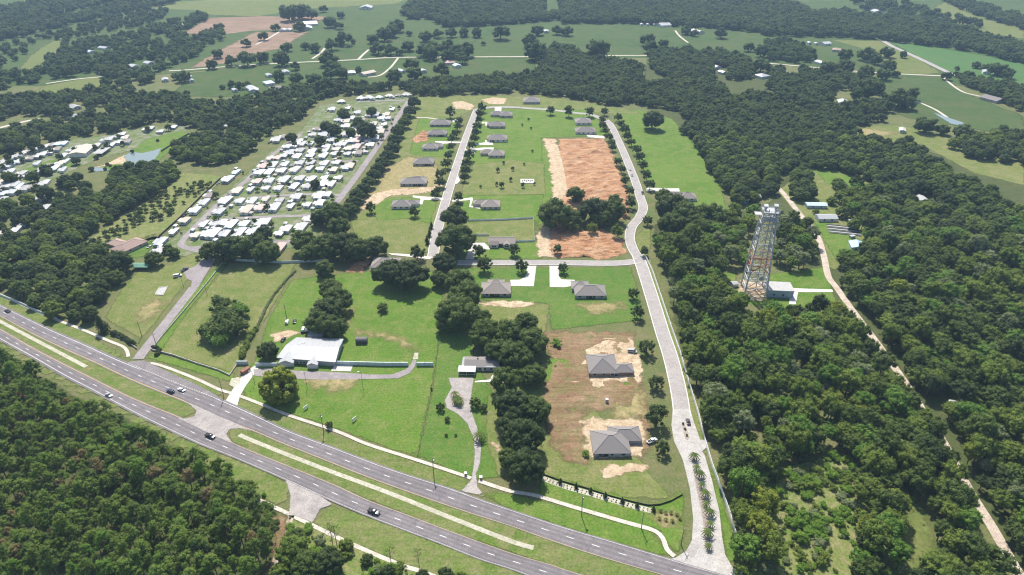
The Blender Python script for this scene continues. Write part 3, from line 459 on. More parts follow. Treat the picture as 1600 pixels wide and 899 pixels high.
for q, lab in (([(-245.63,467.0),(-217.69,471.3),(-189.69,476.8),(-158.02,477.9)], "lowest cross lane of the home park"), ([(-254.62,516.9),(-214.68,523.2),(-168.96,527.1),(-157.46,531.0)], "second cross lane of the home park"),
               ([(-235.82,564.0),(-206.75,569.8),(-177.62,572.8),(-152.77,569.8)], "third cross lane of the home park"), ([(-240.01,640.8),(-219.9,647.9),(-192.98,655.2),(-155.1,658.9)], "fourth cross lane of the home park"),
               ([(-242.21,691.8),(-203.81,699.9),(-163.85,704.0),(-145.74,702.0)], "fifth cross lane of the home park"), ([(-197.78,879.1),(-165.31,882.2),(-137.61,885.2)], "far cross lane of the home park")):
    road("park_lane", m_asph3, q, 4.6, .24, lab, "lane")
road("dirt_road", m_dirtroad, [(240.75,613.4),(243.2,600.4),(245.4,578.7),(243.86,529.7),(243.21,492.7),(234.28,454.4),(225.2,423.2),(224.52,407.0),(223.17,382.05),(221.83,336.37),(219.53,293.6),(217.66,279.79),(216.46,261.12),(210.3,222.87),(208.28,202.53),(204.83,178.9),(204.11,166.88)], 4.6, .2, "pale dirt road running through the right wood", "dirt road")
road("dirt_track", m_dirtroad, [(-97.28,208.81),(-97.56,201.85),(-97.58,190.61),(-97.24,178.9),(-96.45,169.66)], 2.6, .26, "pale dirt track beside the pine wood", "dirt track")
road("far_lane", m_walk, [(-514.8,1048.0),(-483.6,1056.3),(-397.92,1090.5),(-255.07,1122.1),(-181.21,1140.9),(0,1145.7),(216.76,1155.4),(309.49,1136.2),(378.45,1108.4),(456.1,1073.2),(516.9,1044.0),(573.1,1027.9),(628.1,1016.1)], 5.0, .2, "far pale lane crossing the pastures", "lane")
road("far_road", m_asph2, [(664.8,1278.1),(657.7,1227.4),(654.7,1131.4),(650.3,1060.5),(650.6,1016.1),(667.1,974.9)], 9.0, .21, "far grey road at the right", "road")
for q, w, lab in (([(626.0,1012.2),(612.1,957.1),(607.8,923.2),(617.9,903.9)], 5, "curving pale drive to the slate roofed barn"), ([(-245.77,1126.8),(-244.78,1165.2),(-242.77,1200.8)], 6, "short far farm lane"),
        ([(-320.68,1131.4),(-317.73,1170.2),(-320.21,1216.6)], 6, "far drive up to a red barn"), ([(-183.63,1136.2),(-185.69,1068.9),(-193.2,1020.0),(-208.91,1008.4)], 5, "long drive to a far white house"), ([(-587.9,768.7),(-573.7,793.4),(-563.2,803.6)], 8, "pale road at the far left"),
        ([(-654.1,971.3),(-625.1,997.0),(-581.5,1020.0),(-574.3,1044.0)], 6, "far left pale lane"), ([(-447.5,1243.9),(-442.9,1301.9),(-442.2,1371.5)], 6, "farm track between the ploughed fields"),
        ([(312.9,1378.1),(309.23,1320.2),(311.38,1260.8)], 5, "curving far track to a pale barn"), ([(517.1,891.4),(522.8,870.2),(525.3,841.3),(521.8,808.9)], 5, "track in the right pasture")):
    road("far_track", m_walk, q, w * .7, .2, lab, "track")
DRIVES = [
 (m_conc, [(10.77,438.3),(17.79,438.3),(16.41,423.2),(15.1,408.8),(-1.33,409.2),(-1.35,417.7),(5.42,418.1),(9.09,421.3),(10.55,426.9)], "white concrete drive of the corner house"), (m_conc, [(27.39,438.3),(34.17,438.3),(33.28,423.2),(34.82,418.6),(44.24,417.7),(43.61,409.6),(35.45,407.4),(26.17,407.9)], "white concrete drive of the eastern corner house"),
 (m_conc, [(-34.76,448.3),(-32.91,467.0),(-31.39,475.7),(-21.43,475.7),(-19.3,471.3),(-16.7,467.0),(-17.59,463.8),(-28.59,469.1),(-28.09,448.3)], "pale drive of the gabled house"),
 (m_conc, [(-53.22,559.7),(-35.39,565.5),(-34.6,561.1),(-35.58,547.1),(-27.69,544.4),(-27.52,540.3),(-37.1,544.4),(-36.8,559.7),(-52.33,555.5)], "long white drive of the eastern house"),
 (m_conc, [(-60.95,564.0),(-82.53,568.4),(-89.02,569.8),(-88.47,565.5),(-81.29,562.6),(-80.94,549.9),(-78.15,549.9),(-78.13,559.7),(-60.58,559.7)], "long white drive of the western house"),
 (m_conc, [(-59.45,452.3),(-77.24,456.4),(-93.98,458.5),(-90.6,455.4),(-76.71,452.3),(-60.95,448.3)], "white drive beside the old oaks"),
 (m_conc, [(123.67,587.9),(153.37,586.3),(152.35,578.7),(122.37,580.2)], "long white drive of the lone eastern house"),
 (m_conc, [(82.85,743.1),(102.32,738.6),(101.99,729.7),(84.13,734.1)], "short white drive near the clay lot"), (m_conc, [(-49.23,693.8),(-30.57,699.9),(-19.02,699.9),(-20.14,689.8),(-29.18,679.9),(-31.68,676.0),(-32.5,679.9),(-30.28,691.8),(-48.21,687.8)], "white drive of the upper street house"),
 (m_conc, [(-39.99,712.4),(-29.1,716.7),(-29.39,725.3),(-20.74,714.5),(-19.9,708.2),(-38.42,708.2)], "white drive and pad with a parked wheel"), (m_conc, [(-35.38,790.9),(-28.61,790.9),(-28.89,776.0),(-30.29,773.6),(-31.45,785.9),(-35.1,783.4)], "narrow white drive to the upper house"),
 (m_conc, [(-21.67,852.7),(-12.84,852.7),(-13.38,833.0),(-17.26,830.3),(-24.76,816.8),(-25.75,824.8),(-21.3,835.8)], "white drive at the head of the loop"), (m_conc, [(-83.56,721.0),(-55.57,718.8),(-55.29,714.5),(-73.77,712.4),(-74.05,699.9),(-75.9,697.9),(-76.03,714.5),(-83.15,716.7)], "white drive of the third western house"),
 (m_conc, [(-71.15,795.9),(-59.85,808.9),(-59.36,801.1),(-69.07,788.4)], "short white drive of the top western house"), (m_conc, [(-53.08,597.2),(-51.65,620.1),(-48.84,605.2),(-51.29,597.2)], "white drive stub on the middle street"),
 (m_conc, [(-154.63,286.05),(-154.24,294.7),(-153.83,303.7),(-152.26,311.89),(-149.1,317.93),(-146.1,315.49),(-147.06,307.18),(-147.99,299.16),(-148.16,290.33),(-146.98,282.9)], "pale concrete drive from the highway"),
 (m_asph3, [(-148.65,314.29),(-140.19,315.49),(-124.04,313.08),(-102.49,311.89),(-80.1,309.52),(-68.45,309.52),(-61.08,314.29),(-58.76,319.15),(-57.89,324.12),(-55.93,323.5),(-56.23,316.71),(-58.41,310.7),(-64.31,306.01),(-79.38,305.43),(-108.1,304.85),(-130.06,306.01),(-145.99,308.34)], "curved asphalt drive in front of the white roofed building"),
 (m_conc, [(-102.5,318.54),(-92.1,318.54),(-92.36,312.49),(-103.86,313.08)], "pale slab beside the white roofed building"), (m_stone, [(-58.26,324.12),(-57.92,330.49),(-55.63,330.49),(-55.26,324.12)], "gravel patch at the drive gate"),
 (m_asph4, [(-36.17,306.59),(-21.7,306.59),(-21.81,301.42),(-22.49,287.12),(-21.71,278.77),(-17.72,264.91),(-15.21,251.04),(-15.42,240.61),(-16.94,233.15),(-15.98,225.19),(-12.25,219.81),(-23.53,222.87),(-19.15,229.13),(-18.39,238.09),(-18.17,246.63),(-19.34,257.86),(-23.18,268.77),(-28.29,275.72),(-34.77,280.82),(-36.33,287.12),(-33.35,298.03)], "grey winding drive of the ranch house"),
 (m_concp, [(192.33,406.1),(220.36,404.4),(219.85,401.0),(195.77,401.0),(188.39,385.24),(184.13,385.24),(189.78,400.1)], "pale drive to the tower compound"), (m_concp, [(-20.85,303.7),(-12.25,304.85),(-11.29,309.52),(-10.55,308.93),(-11.13,303.13),(-20.79,302.56)], "thin front walk of the ranch house"),
 (m_conc, [(-41.27,710.3),(-38.56,681.9),(-42.55,681.9),(-44.73,697.9)], "drive mouth on the upper street"), (m_stone, [(-158.24,306.01),(-154.3,307.18),(-151.61,301.42),(-154,298.03),(-157.64,300.28)], "pale rubble by the sidewalk"),
 (m_roofg, [(-242.8,398.43),(-243.56,407.0),(-239.07,407.9),(-237.63,397.58)], "dark grey court slab on the park green"),
]
for i, (m_, q, lab) in enumerate(DRIVES):
    if m_ in (m_concp, m_asph4): patch("driveway", m_, q, 6.2, lab, "driveway", margin=1.2)
    else: flat("driveway", m_, q, .262 + .0012 * i, lab, "driveway")
isl = flat("driveway_island", m_mulch, [(-33.47,290.33),(-30.91,293.6),(-28.03,292.51),(-25.6,287.12),(-26.04,282.9),(-28.64,280.82),(-31.6,283.95)], .34, "mulched island in the ranch house drive", "planting bed")
med = flat("entrance_median", m_mulch, [(87.04,243.6),(88.76,248.38),(88.9,244.89),(87.9,233.96),(87.47,222.1),(87.06,210.96),(85.58,200.48),(82.46,191.25),(81.01,191.9),(82.82,200.48),(84.22,210.96),(84.98,224.02)], .40, "mulched palm median of the entrance road", "planting bed")
med2 = flat("entrance_island", m_mulch, [(87.77,268.77),(89.31,269.75),(89.4,258.32),(88.03,256.47),(86.94,257.39)], .40, "small kerbed island in the entrance road", "planting bed")
flat("pond", m_water, [(-399.04,674.1),(-397.44,685.8),(-384.24,681.9),(-375.86,689.8),(-371.39,697.9),(-365.01,676.0),(-361.91,658.9),(-365.86,647.9),(-375.2,646.1),(-389.05,658.9)], .33, "pale grey green pond by the left park", "pond")
flat("pond", m_water, [(-415.0,637.3),(-410.5,640.8),(-398.28,639.0),(-393.45,632.0),(-404.1,628.6)], .33, "small shallow pool beside the left park lawn", "pond")
flat("pond", m_water, [(516.3,830.3),(521.8,808.9),(529.3,788.4),(521.6,773.6),(512.3,783.4),(513.9,814.1)], .33, "pale pond in the right pasture", "pond")
patch("bare_dirt", m_tan, [(-411.8,640.8),(-404.0,655.2),(-400.7,672.1),(-399.62,677.9),(-385.47,651.6),(-398.37,647.9),(-407.4,640.8)], 6, "sandy bank beside the pond", margin=2)
for q, lab in (([(-75.49,793.4),(-97.95,806.2),(-116.63,808.9)], "grey wall strip beside the top western house"),):
    road("sidewalk", m_walk, q, 3.0, .25, lab, "paving")

# ------------------------------------------------------------------ buildings
def hip(cx, cy, w, d, z, pitch, ov=.5, gable=False):
    W, D = w / 2 + ov, d / 2 + ov
    zb = z - ov * pitch
    if W >= D: L = W if gable else W - D; hgt = D * pitch; r = [(cx - L, cy, zb + hgt), (cx + L, cy, zb + hgt)]
    else: L = D if gable else D - W; hgt = W * pitch; r = [(cx, cy - L, zb + hgt), (cx, cy + L, zb + hgt)]
    e = [(cx - W, cy - D), (cx + W, cy - D), (cx + W, cy + D), (cx - W, cy + D)]
    v = [(x, y, zb) for x, y in e] + r + [(x, y, zb - .22) for x, y in e]
    if W >= D: f = [(0, 1, 5, 4), (2, 3, 4, 5), (1, 2, 5), (3, 0, 4)]
    else: f = [(0, 1, 4), (1, 2, 5, 4), (2, 3, 5), (3, 0, 4, 5)]
    f += [(6, 7, 1, 0), (7, 8, 2, 1), (8, 9, 3, 2), (9, 6, 0, 3), (9, 8, 7, 6)]
    return v, f
m_ridge = plain("ridge caps", (.27,.26,.26), .9)
def roof_part(name, m, parent, args, caps=False):
    v, f = hip(*args); b = MB(); b.add(v, f); o = b.part(name, m, parent)
    if caps:
        gable = len(args) > 7 and args[7]; long_x = abs(v[4][1] - v[5][1]) < 1e-6; up = (0, 0, .03)
        prs = [(v[4], v[5])]
        if not gable: prs += [(v[0], v[4]), (v[1], v[5] if long_x else v[4]), (v[2], v[5]), (v[3], v[4] if long_x else v[5])]
        for a, b_ in prs:
            if (Vector(a) - Vector(b_)).length > .3: MB().tube(Vector(a) + Vector(up), Vector(b_) + Vector(up), .13, n=5).part("ridge_cap", m_ridge, o)
    return o
WIN = MB().box(-.75, .75, -.04, .04, -.65, .65).mesh("window_pane", m_glass)
WFR = MB().box(-.87, .87, -.02, .03, .65, .77).box(-.87, .87, -.02, .03, -.77, -.65).box(-.87, -.75, -.02, .03, -.65, .65).box(.75, .87, -.02, .03, -.65, .65).mesh("window_frame", m_frame)
DOOR = MB().box(-.5, .5, -.04, .04, 0, 2.1).mesh("door", m_frame)
def window(parent, x, y, z, rz=0.0, sx=1.0, sz=1.0):
    w_ = obj("window", WIN, parent, (x, y, z), rz, (sx, 1, sz)); obj("window_frame", WFR, w_); return w_
def block(name, m, parent, x0, x1, y0, y1, z0, z1): return MB().box(x0, x1, y0, y1, z0, z1).part(name, m, parent)
def house(fl, fr, depth, label, roof=None, wall=None, wing=None, gable=False, pitch=.5, wh=2.9, cat="house", porch=None, group=None, name="house", detail=True):
    """fl, fr = ground points of the near wall's two ends; wing = (x0, x1, y0, y1) in the house's own frame"""
    roof = roof or m_shingle; wall = wall or m_stucco
    dx, dy = fr[0] - fl[0], fr[1] - fl[1]; w = math.hypot(dx, dy); rz = math.atan2(dy, dx)
    if abs(rz) < .12: rz *= .4
    o = tag(empty(name, (fl[0], fl[1], 0), rz), label, cat, group)
    wl_ = MB(); wl_.box(0, w, 0, depth, 0, wh)
    wl_.part("wall", wall, o)
    roof_part("roof", roof, o, (w / 2, depth / 2, w, depth, wh + .02, pitch, .5, gable), detail)
    if wing:
        x0, x1, y0, y1 = wing; block("wing_wall", wall, o, x0, x1, y0, y1, 0, wh - .03)
        roof_part("wing_roof", roof, o, ((x0 + x1) / 2, (y0 + y1) / 2, x1 - x0, y1 - y0, wh - .03, pitch, .45, gable), detail)
    if gable:
        for gx in (0.0, w) if w >= depth else ():
            MB().prism([(0, 0), (0.001, 0), (.001, .001)], 0, .001)
    if detail:
        nwin = max(2, int(w / 5))
        for k in range(nwin): window(o, w * (k + .6) / (nwin + .2), -.05, 1.55, 0, 1.0 if k % 2 else 1.35)
        for k in range(2): window(o, w + .05, depth * (k + .8) / 2.6, 1.55, math.pi / 2)
        window(o, -.05, depth * .5, 1.55, math.pi / 2)
        if porch: block("porch_shade_panel", m_glass, o, w * porch[0], w * porch[1], -.06, .02, .1, 2.5)  # flat dark panel on the wall, painting the shade of a porch recess
        for k in range(2): MB().tube((w * (.4 + .25 * k), depth * .62, wh), (w * (.4 + .25 * k), depth * .62, wh + min(w, depth) * .5 * pitch * .8 + .5), .14, n=6).part("roof_vent", m_frame, o)
        if wing:
            gx = (x0 + x1) / 2
            if wing[0] < 0: block("garage_door", m_frame, o, x0 + (x1 - x0) * .15, x0 + (x1 - x0) * .85, y1, y1 + .05, .05, 2.2)
            else: block("garage_door", m_frame, o, x1, x1 + .05, y0 + (y1 - y0) * .15, y0 + (y1 - y0) * .85, .05, 2.2)
    return o
house((-20.58,395.07), (-1.3,395.07), 15.0, "grey hip roofed corner house left of the white drives", m_shingle2, m_stuccog, (4, 15, 10, 19), porch=(.3, .62))
house((42.69,392.58), (63.17,392.58), 14.0, "grey hip roofed corner house right of the white drives", m_shingle, m_stuccog, (-1.5, 10, 9, 19), porch=(.36, .66))
house((43.88,307.76), (59.92,308.34), 17.5, "upper new house on its sandy pad beside a parked car", m_shingle3, m_stuccobr, (14, 25, .6, 8.5), porch=(.75, .98), pitch=.52)
house((39.9,244.68), (57.46,245.32), 15.5, "lower new house on its sandy pad beside a white pickup", m_shingle3, m_stuccog, (9, 24.5, 8.5, 18.5), porch=(.1, .4), pitch=.52)
gh = house((-17.75,469.1), (2.22,469.1), 11.0, "light brown gabled house inside the white fenced yard", m_shingle2, m_stuccow, None, True, .42, 3.2, porch=(.38, .52))
for k, (x0, x1) in enumerate(((1.0, 7.0), (11.5, 16.0))):
    block("gable_bay", m_stuccow, gh, x0, x1, -2.2, .5, 0, 3.0); b = MB(); b.add(*hip((x0 + x1) / 2, .6, x1 - x0, 6.0, 3.05, .6, .35, True)); b.part("gable_roof", m_shingle2, gh)
    window(gh, (x0 + x1) / 2 - .9, -2.25, 1.5); window(gh, (x0 + x1) / 2 + .9, -2.25, 1.5)
for x in (-.02, None): pass
house((-26.37,539.0), (-10.67,539.6), 13.5, "house with a left wing behind the white fenced yard", m_shingle2, m_stucco, (-7, 6, 6, 14.5))
house((-103.39,539.6), (-87.25,540.3), 13.0, "pale walled house beside the long western drive", m_shingle, m_stuccow, (11, 22.5, 5, 13))
house((-103.01,591.7), (-79.5,593.3), 13.0, "lower grey house on the bare sandy lot", m_shingle, m_stuccog, (9, 21, 8, 17), porch=(.5, .85))
house((-97.71,644.3), (-78.13,645.2), 13.0, "upper grey house on the bare sandy lot", m_shingle, m_stuccog, (8, 18.5, 7, 16), porch=(.55, .9))
house((-93.97,689.8), (-77.86,689.8), 13.0, "pale walled house on the third western lot", m_shingle, m_stuccow, (9, 20.5, 6, 14))
house((-93.56,736.3), (-73,736.3), 13.0, "house beside the orange bare patch", m_shingle3, m_stucco, None, porch=(.55, .9))
house((-94.45,772.4), (-71.57,772.4), 15.0, "topmost house west of the middle street", m_shingle3, m_stuccog, None)
house((-23.8,668.3), (-8.17,668.3), 14.0, "house with a left wing facing the sapling lot", m_shingle2, m_stucco, (-8.5, 5, 6, 16))
house((-24.98,717.7), (-5.55,717.7), 15.0, "white walled house by the round wheel pad", m_shingle, m_stuccow, (-2, 9, 3, 14), porch=(.05, .3))
house((-25.66,766.3), (-8.43,766.3), 14.0, "small house third from the loop head", m_shingle3, m_stucco, (-3, 7, 4, 13))
house((-14.56,807.5), (0,807.5), 14.0, "house with a left wing at the loop head", m_shingle3, m_stucco, (-11, 4, 4, 15))
house((74.28,778.4), (92.23,779.7), 16.0, "upper of two houses beside the eastern lawn", m_shingle, m_stuccow, None)
house((71.51,744.2), (93.8,745.3), 15.0, "lower of two houses above the clay lot", m_shingle, m_stuccow, None)
house((147.88,557.6), (162.22,556.2), 12.0, "lone house at the end of the eastern drive", m_shingle2, m_stuccow, (-8, 5, 6, 13))
house((14.66,867.2), (35.02,867.2), 18.0, "dark roofed house among trees beyond the loop", m_shingle3, m_stuccog, None)
house((-101.79,431.6), (-82.36,431.6), 15.0, "house half hidden behind the broad old oaks", m_shingle2, m_stuccog, None)
house((-304.3,460.6), (-292.49,454.4), 22.0, "rosy brown roofed house beside the orchard", m_shinglep, m_stucco, (-12, 4, 5, 14), pitch=.4)
# foundation slab of a house not yet raised
o = tag(empty("house_foundation", (*(14.44,603.6), 0)), "white foundation slab with dark stubs on the sapling lot", "foundation")
block("slab", m_conc, o, -6.5, 6.5, -5, 5, 0, .7)
for k in range(6): block("wall_stub", m_black, o, -5 + k * 1.8, -4 + k * 1.8, -1.2 + (k % 2) * 1.5, .4 + (k % 2) * 1.2, .7, 1.2)

# white metal roofed building beside the wide lawn
wb = tag(empty("community_building", (*(-135.75,317.93), 0), .0), "large low building with a broad white metal roof on the lawn", "building")
ox, oy = wb.location.x, wb.location.y
qr = [(x - ox, y - oy) for x, y in [(-136.69,320.85),(-101.56,316.53),(-101.69,339.67),(-130.76,341.36)]]
def polyblock(name, m, parent, q, z0, zt):
    n = len(q); v = [(x, y, z0) for x, y in q] + [(x, y, z) for (x, y), z in zip(q, zt)]
    f = [(k, (k + 1) % n, n + (k + 1) % n, n + k) for k in range(n)] + [tuple(range(n, 2 * n)), tuple(range(n - 1, -1, -1))]
    return obj(name, mesh(name, v, f, m), parent)
cq = np.array(qr); cc = cq.mean(0); inn = [tuple(cc + (np.array(p) - cc) * .955) for p in qr]
polyblock("wall", m_stuccog, wb, inn, 0, [3.6] * 4)
mid1 = (cq[0] + cq[3]) / 2; mid2 = (cq[1] + cq[2]) / 2
rv = [(*cq[0], 3.75), (*cq[1], 3.75), (*cq[2], 3.9), (*cq[3], 3.9), (*mid1, 5.6), (*mid2, 5.6)]
rv += [(x, y, z - .2) for x, y, z in rv]
obj("roof", mesh("roof", rv, [(0, 1, 5, 4), (4, 5, 2, 3), (0, 4, 10, 6), (4, 3, 9, 10), (1, 7, 11, 5), (5, 11, 8, 2), (0, 6, 7, 1), (3, 2, 8, 9), (6, 10, 11, 7), (10, 9, 8, 11)], m_metw), wb)
for k in range(31):                                       # standing seams of the front and back slope
    u = (k + .5) / 31; a = cq[0] + (cq[1] - cq[0]) * u; b = mid1 + (mid2 - mid1) * u; c = cq[3] + (cq[2] - cq[3]) * u
    s_ = MB(); s_.tube((*a, 3.79), (*b, 5.64), .05, n=4); s_.tube((*b, 5.64), (*c, 3.94), .05, n=4); s_.part("roof_seam", m_metw, wb)
def gable_porch(x, y, w, d, h, nm):
    block(nm + "_wall", m_stuccow, wb, x + .3, x + w - .3, y + .3, y + d, 0, h - .05); b = MB(); b.add(*hip(x + w / 2, y + d / 2 + 1.5, w, d + 3, h, .45, .2, True))
    b2 = MB(); W = w / 2; b2.add([(x, y - .2, h), (x + w, y - .2, h), (x + W, y - .2, h + W * .45), (x, y + d + 3, h), (x + w, y + d + 3, h), (x + W, y + d + 3, h + W * .45)],
        [(0, 1, 2), (0, 2, 5, 3), (1, 4, 5, 2), (4, 3, 5), (0, 3, 4, 1)]); b2.part(nm + "_roof", m_metw, wb)
gable_porch(1.2, -1.2, 8.6, 5, 3.0, "gabled_entry")
gable_porch(18, -3.2, 6.2, 6.5, 3.1, "portico")
for x in (18.3, 23.7):
    MB().tube((x, -3.0, 0), (x, -3.0, 3.1), .16, n=8).part("column", m_frame, wb)
for x in (11.3, 13.4, 15.4, 26, 28.5, 31): window(wb, x, .85, 1.7)
obj("door", DOOR, wb, (20.8, .7, 0))
block("rear_lean_to", m_metg, wb, 11, 20, 25.5, 31.5, 3.2, 3.45); block("rear_lean_to_wall", m_stuccog, wb, 11.3, 19.7, 25.5, 31.2, 0, 3.2)
for k, (x, y) in enumerate(((9, 14), (11, 15), (12.5, 15.4))): MB().tube((x, y, 4.6), (x, y, 5.9), .22, n=8).part("roof_vent", m_metg, wb)
# shed
sh = tag(empty("garden_shed", (*(-94.72,339.37), 0), .02), "small dark barn roofed shed alone on the wide lawn", "shed")
block("wall", m_darkwood, sh, 0, 6.6, 0, 3.6, 0, 2.3)
sr = MB().prism([(0, 0), (.5, 1.1), (1.8, 1.7), (3.1, 1.1), (3.6, 0)], 0, 6.9).part("roof", m_shingle3, sh)
sr.rotation_euler = (0, 0, math.pi / 2); sr.location = (6.75, 0, 2.31)
block("door", m_frame, sh, -.05, 0.0, 1.2, 2.4, 0, 2.0)
# ranch house
rh = tag(empty("ranch_house", (*(-29.36,313.08), 0), -.03), "grey roofed ranch house with a white carport under the trees", "house")
block("wall", m_stuccog, rh, .4, 21, .4, 10, 0, 2.8)
roof_part("roof", m_shingle3, rh, (8, 5.4, 11.5, 9.4, 2.85, .32, .5, True)); roof_part("wing_roof", m_shingle3, rh, (17, 5.1, 9.0, 8.6, 2.6, .32, .5, True))
block("carport_roof", m_metw, rh, -1.2, 8.8, -4.4, 1.4, 2.75, 2.98)
for x in (-.9, 3.7, 8.5): MB().tube((x, -4.1, 0), (x, -4.1, 2.75), .1, n=6).part("carport_post", m_frame, rh)
block("carport_rail", m_frame, rh, -.9, 8.5, -4.3, -4.2, .8, .95)
for x in (11, 14, 17.5): window(rh, x, .34, 1.6)
obj("door", DOOR, rh, (12.6, .36, 0))
MB().box(9, 9.8, 6, 6.8, 2.8, 5.1).part("chimney", m_stuccobr, rh)
# tower compound building, and small sheds
eb = tag(empty("equipment_building", (*(172.57,394.24), 0), -.08), "flat roofed pale blue equipment building beside the lattice tower", "building")
block("wall", m_bluewall, eb, 0, 16.6, 0, 11.5, 0, 5.6); block("roof", m_roofg, eb, -.3, 16.9, -.3, 11.8, 5.6, 5.95)
block("parapet", m_frame, eb, -.35, 16.95, -.4, -.3, 5.5, 6.0); block("roll_door", m_metg, eb, 16.6, 16.66, 2, 6, 0, 3.2); window(eb, 4, -.05, 2.4); window(eb, 10, -.05, 2.4)
ws = tag(empty("white_shed", (*(154.4,409.6), 0), .2), "small white shed left of the lattice tower", "shed")
block("wall", m_stuccow, ws, -2, 2, -2, 2, 0, 2.6); roof_part("roof", m_metw, ws, (0, 0, 4, 4, 2.62, .25, .3, True)); obj("door", DOOR, ws, (0, -2.05, 0))
gb = tag(empty("green_shed", (*(-274.84,431.6), 0), -.02), "long green metal roofed open shed on the park green", "shed")
for x in (0.3, 6, 11.5):
    for y in (.3, 5.6): MB().tube((x, y, 0), (x, y, 3), .12, n=6).part("post", m_woodp, gb)
roof_part("roof", m_metgreen, gb, (5.9, 3, 11.8, 6, 3.02, .28, .4, True)); block("wall", m_mett, gb, .2, 11.6, 5.4, 5.6, .3, 2.9)

# ------------------------------------------------------------------ mobile homes
pd = np.array((-249.89,613.4)) - np.array((-258,479.0)); PARK = math.atan2(pd[1], pd[0])
def mh_meshes(L, W):
    b = MB().box(-L / 2, L / 2, -W / 2, W / 2, .35, 3.0); wall = b.mesh("wall", m_stuccow)
    s = MB().box(-L / 2 + .15, L / 2 - .15, -W / 2 + .15, W / 2 - .15, 0, .35).mesh("skirting", m_stuccog)
    r = MB(); r.add(*hip(0, 0, L, W, 3.02, .14, .25, True)); roof = r.mesh("roof", m_metw)
    cp = MB().box(-L * .18, L * .38, W / 2 + .05, W / 2 + 3.6, 2.35, 2.5)
    for x in (-L * .16, L * .36): cp.tube((x, W / 2 + 3.4, 0), (x, W / 2 + 3.4, 2.35), .06, n=4)
    return wall, s, roof, cp.mesh("carport", m_metw)
MHV = [mh_meshes(15, 4.6), mh_meshes(14, 7.4), mh_meshes(18, 7.6), mh_meshes(12, 6.6)]
MHW = MB().box(-.7, .7, -.03, .03, -.5, .5).mesh("window", m_glass)
LWD = [(15, 4.6), (14, 7.4), (18, 7.6), (12, 6.6)]
m_metw2 = plain("dulled white roof", (.36,.36,.355), .6, .3, 0, .3, .8)
ROOFN = [("white", m_metw), ("white", m_metw), ("white", m_metw2), ("white", m_metw), ("grey", m_roofg), ("grey", m_metg), ("faded blue", m_roofbl), ("tan", m_rooft), ("dark grey", m_shingle2), ("pinkish", m_roofp)]
WALLS = [m_stuccow, m_stuccow, m_stucco, m_stuccog, m_bluewall]
def mobile_home(x, y, rz, var, ri, label, group, simple=False):
    o = tag(empty("mobile_home", (x, y, 0), rz, RNG.uniform(.74, .92)), label % ROOFN[ri][0], "mobile home", group)
    wall, s, roof, cp = MHV[var]; L, W = LWD[var]
    a = obj("wall", wall, o); recolour(a, WALLS[RNG.randrange(5)])
    r = obj("roof", roof, o); recolour(r, ROOFN[ri][1])
    c = obj("carport", cp, o)
    if RNG.random() < .3: recolour(c, m_metg)
    if not simple:
        obj("skirting", s, o)
        for k in range(3): obj("window", MHW, o, (-L * .32 + L * .3 * k, -W / 2 - .02, 1.75))
        obj("window", MHW, o, (-L / 2 - .02, 0, 1.75), math.pi / 2)
        obj("door", DOOR, o, (L * .1, -W / 2 - .06, .35))
    return o
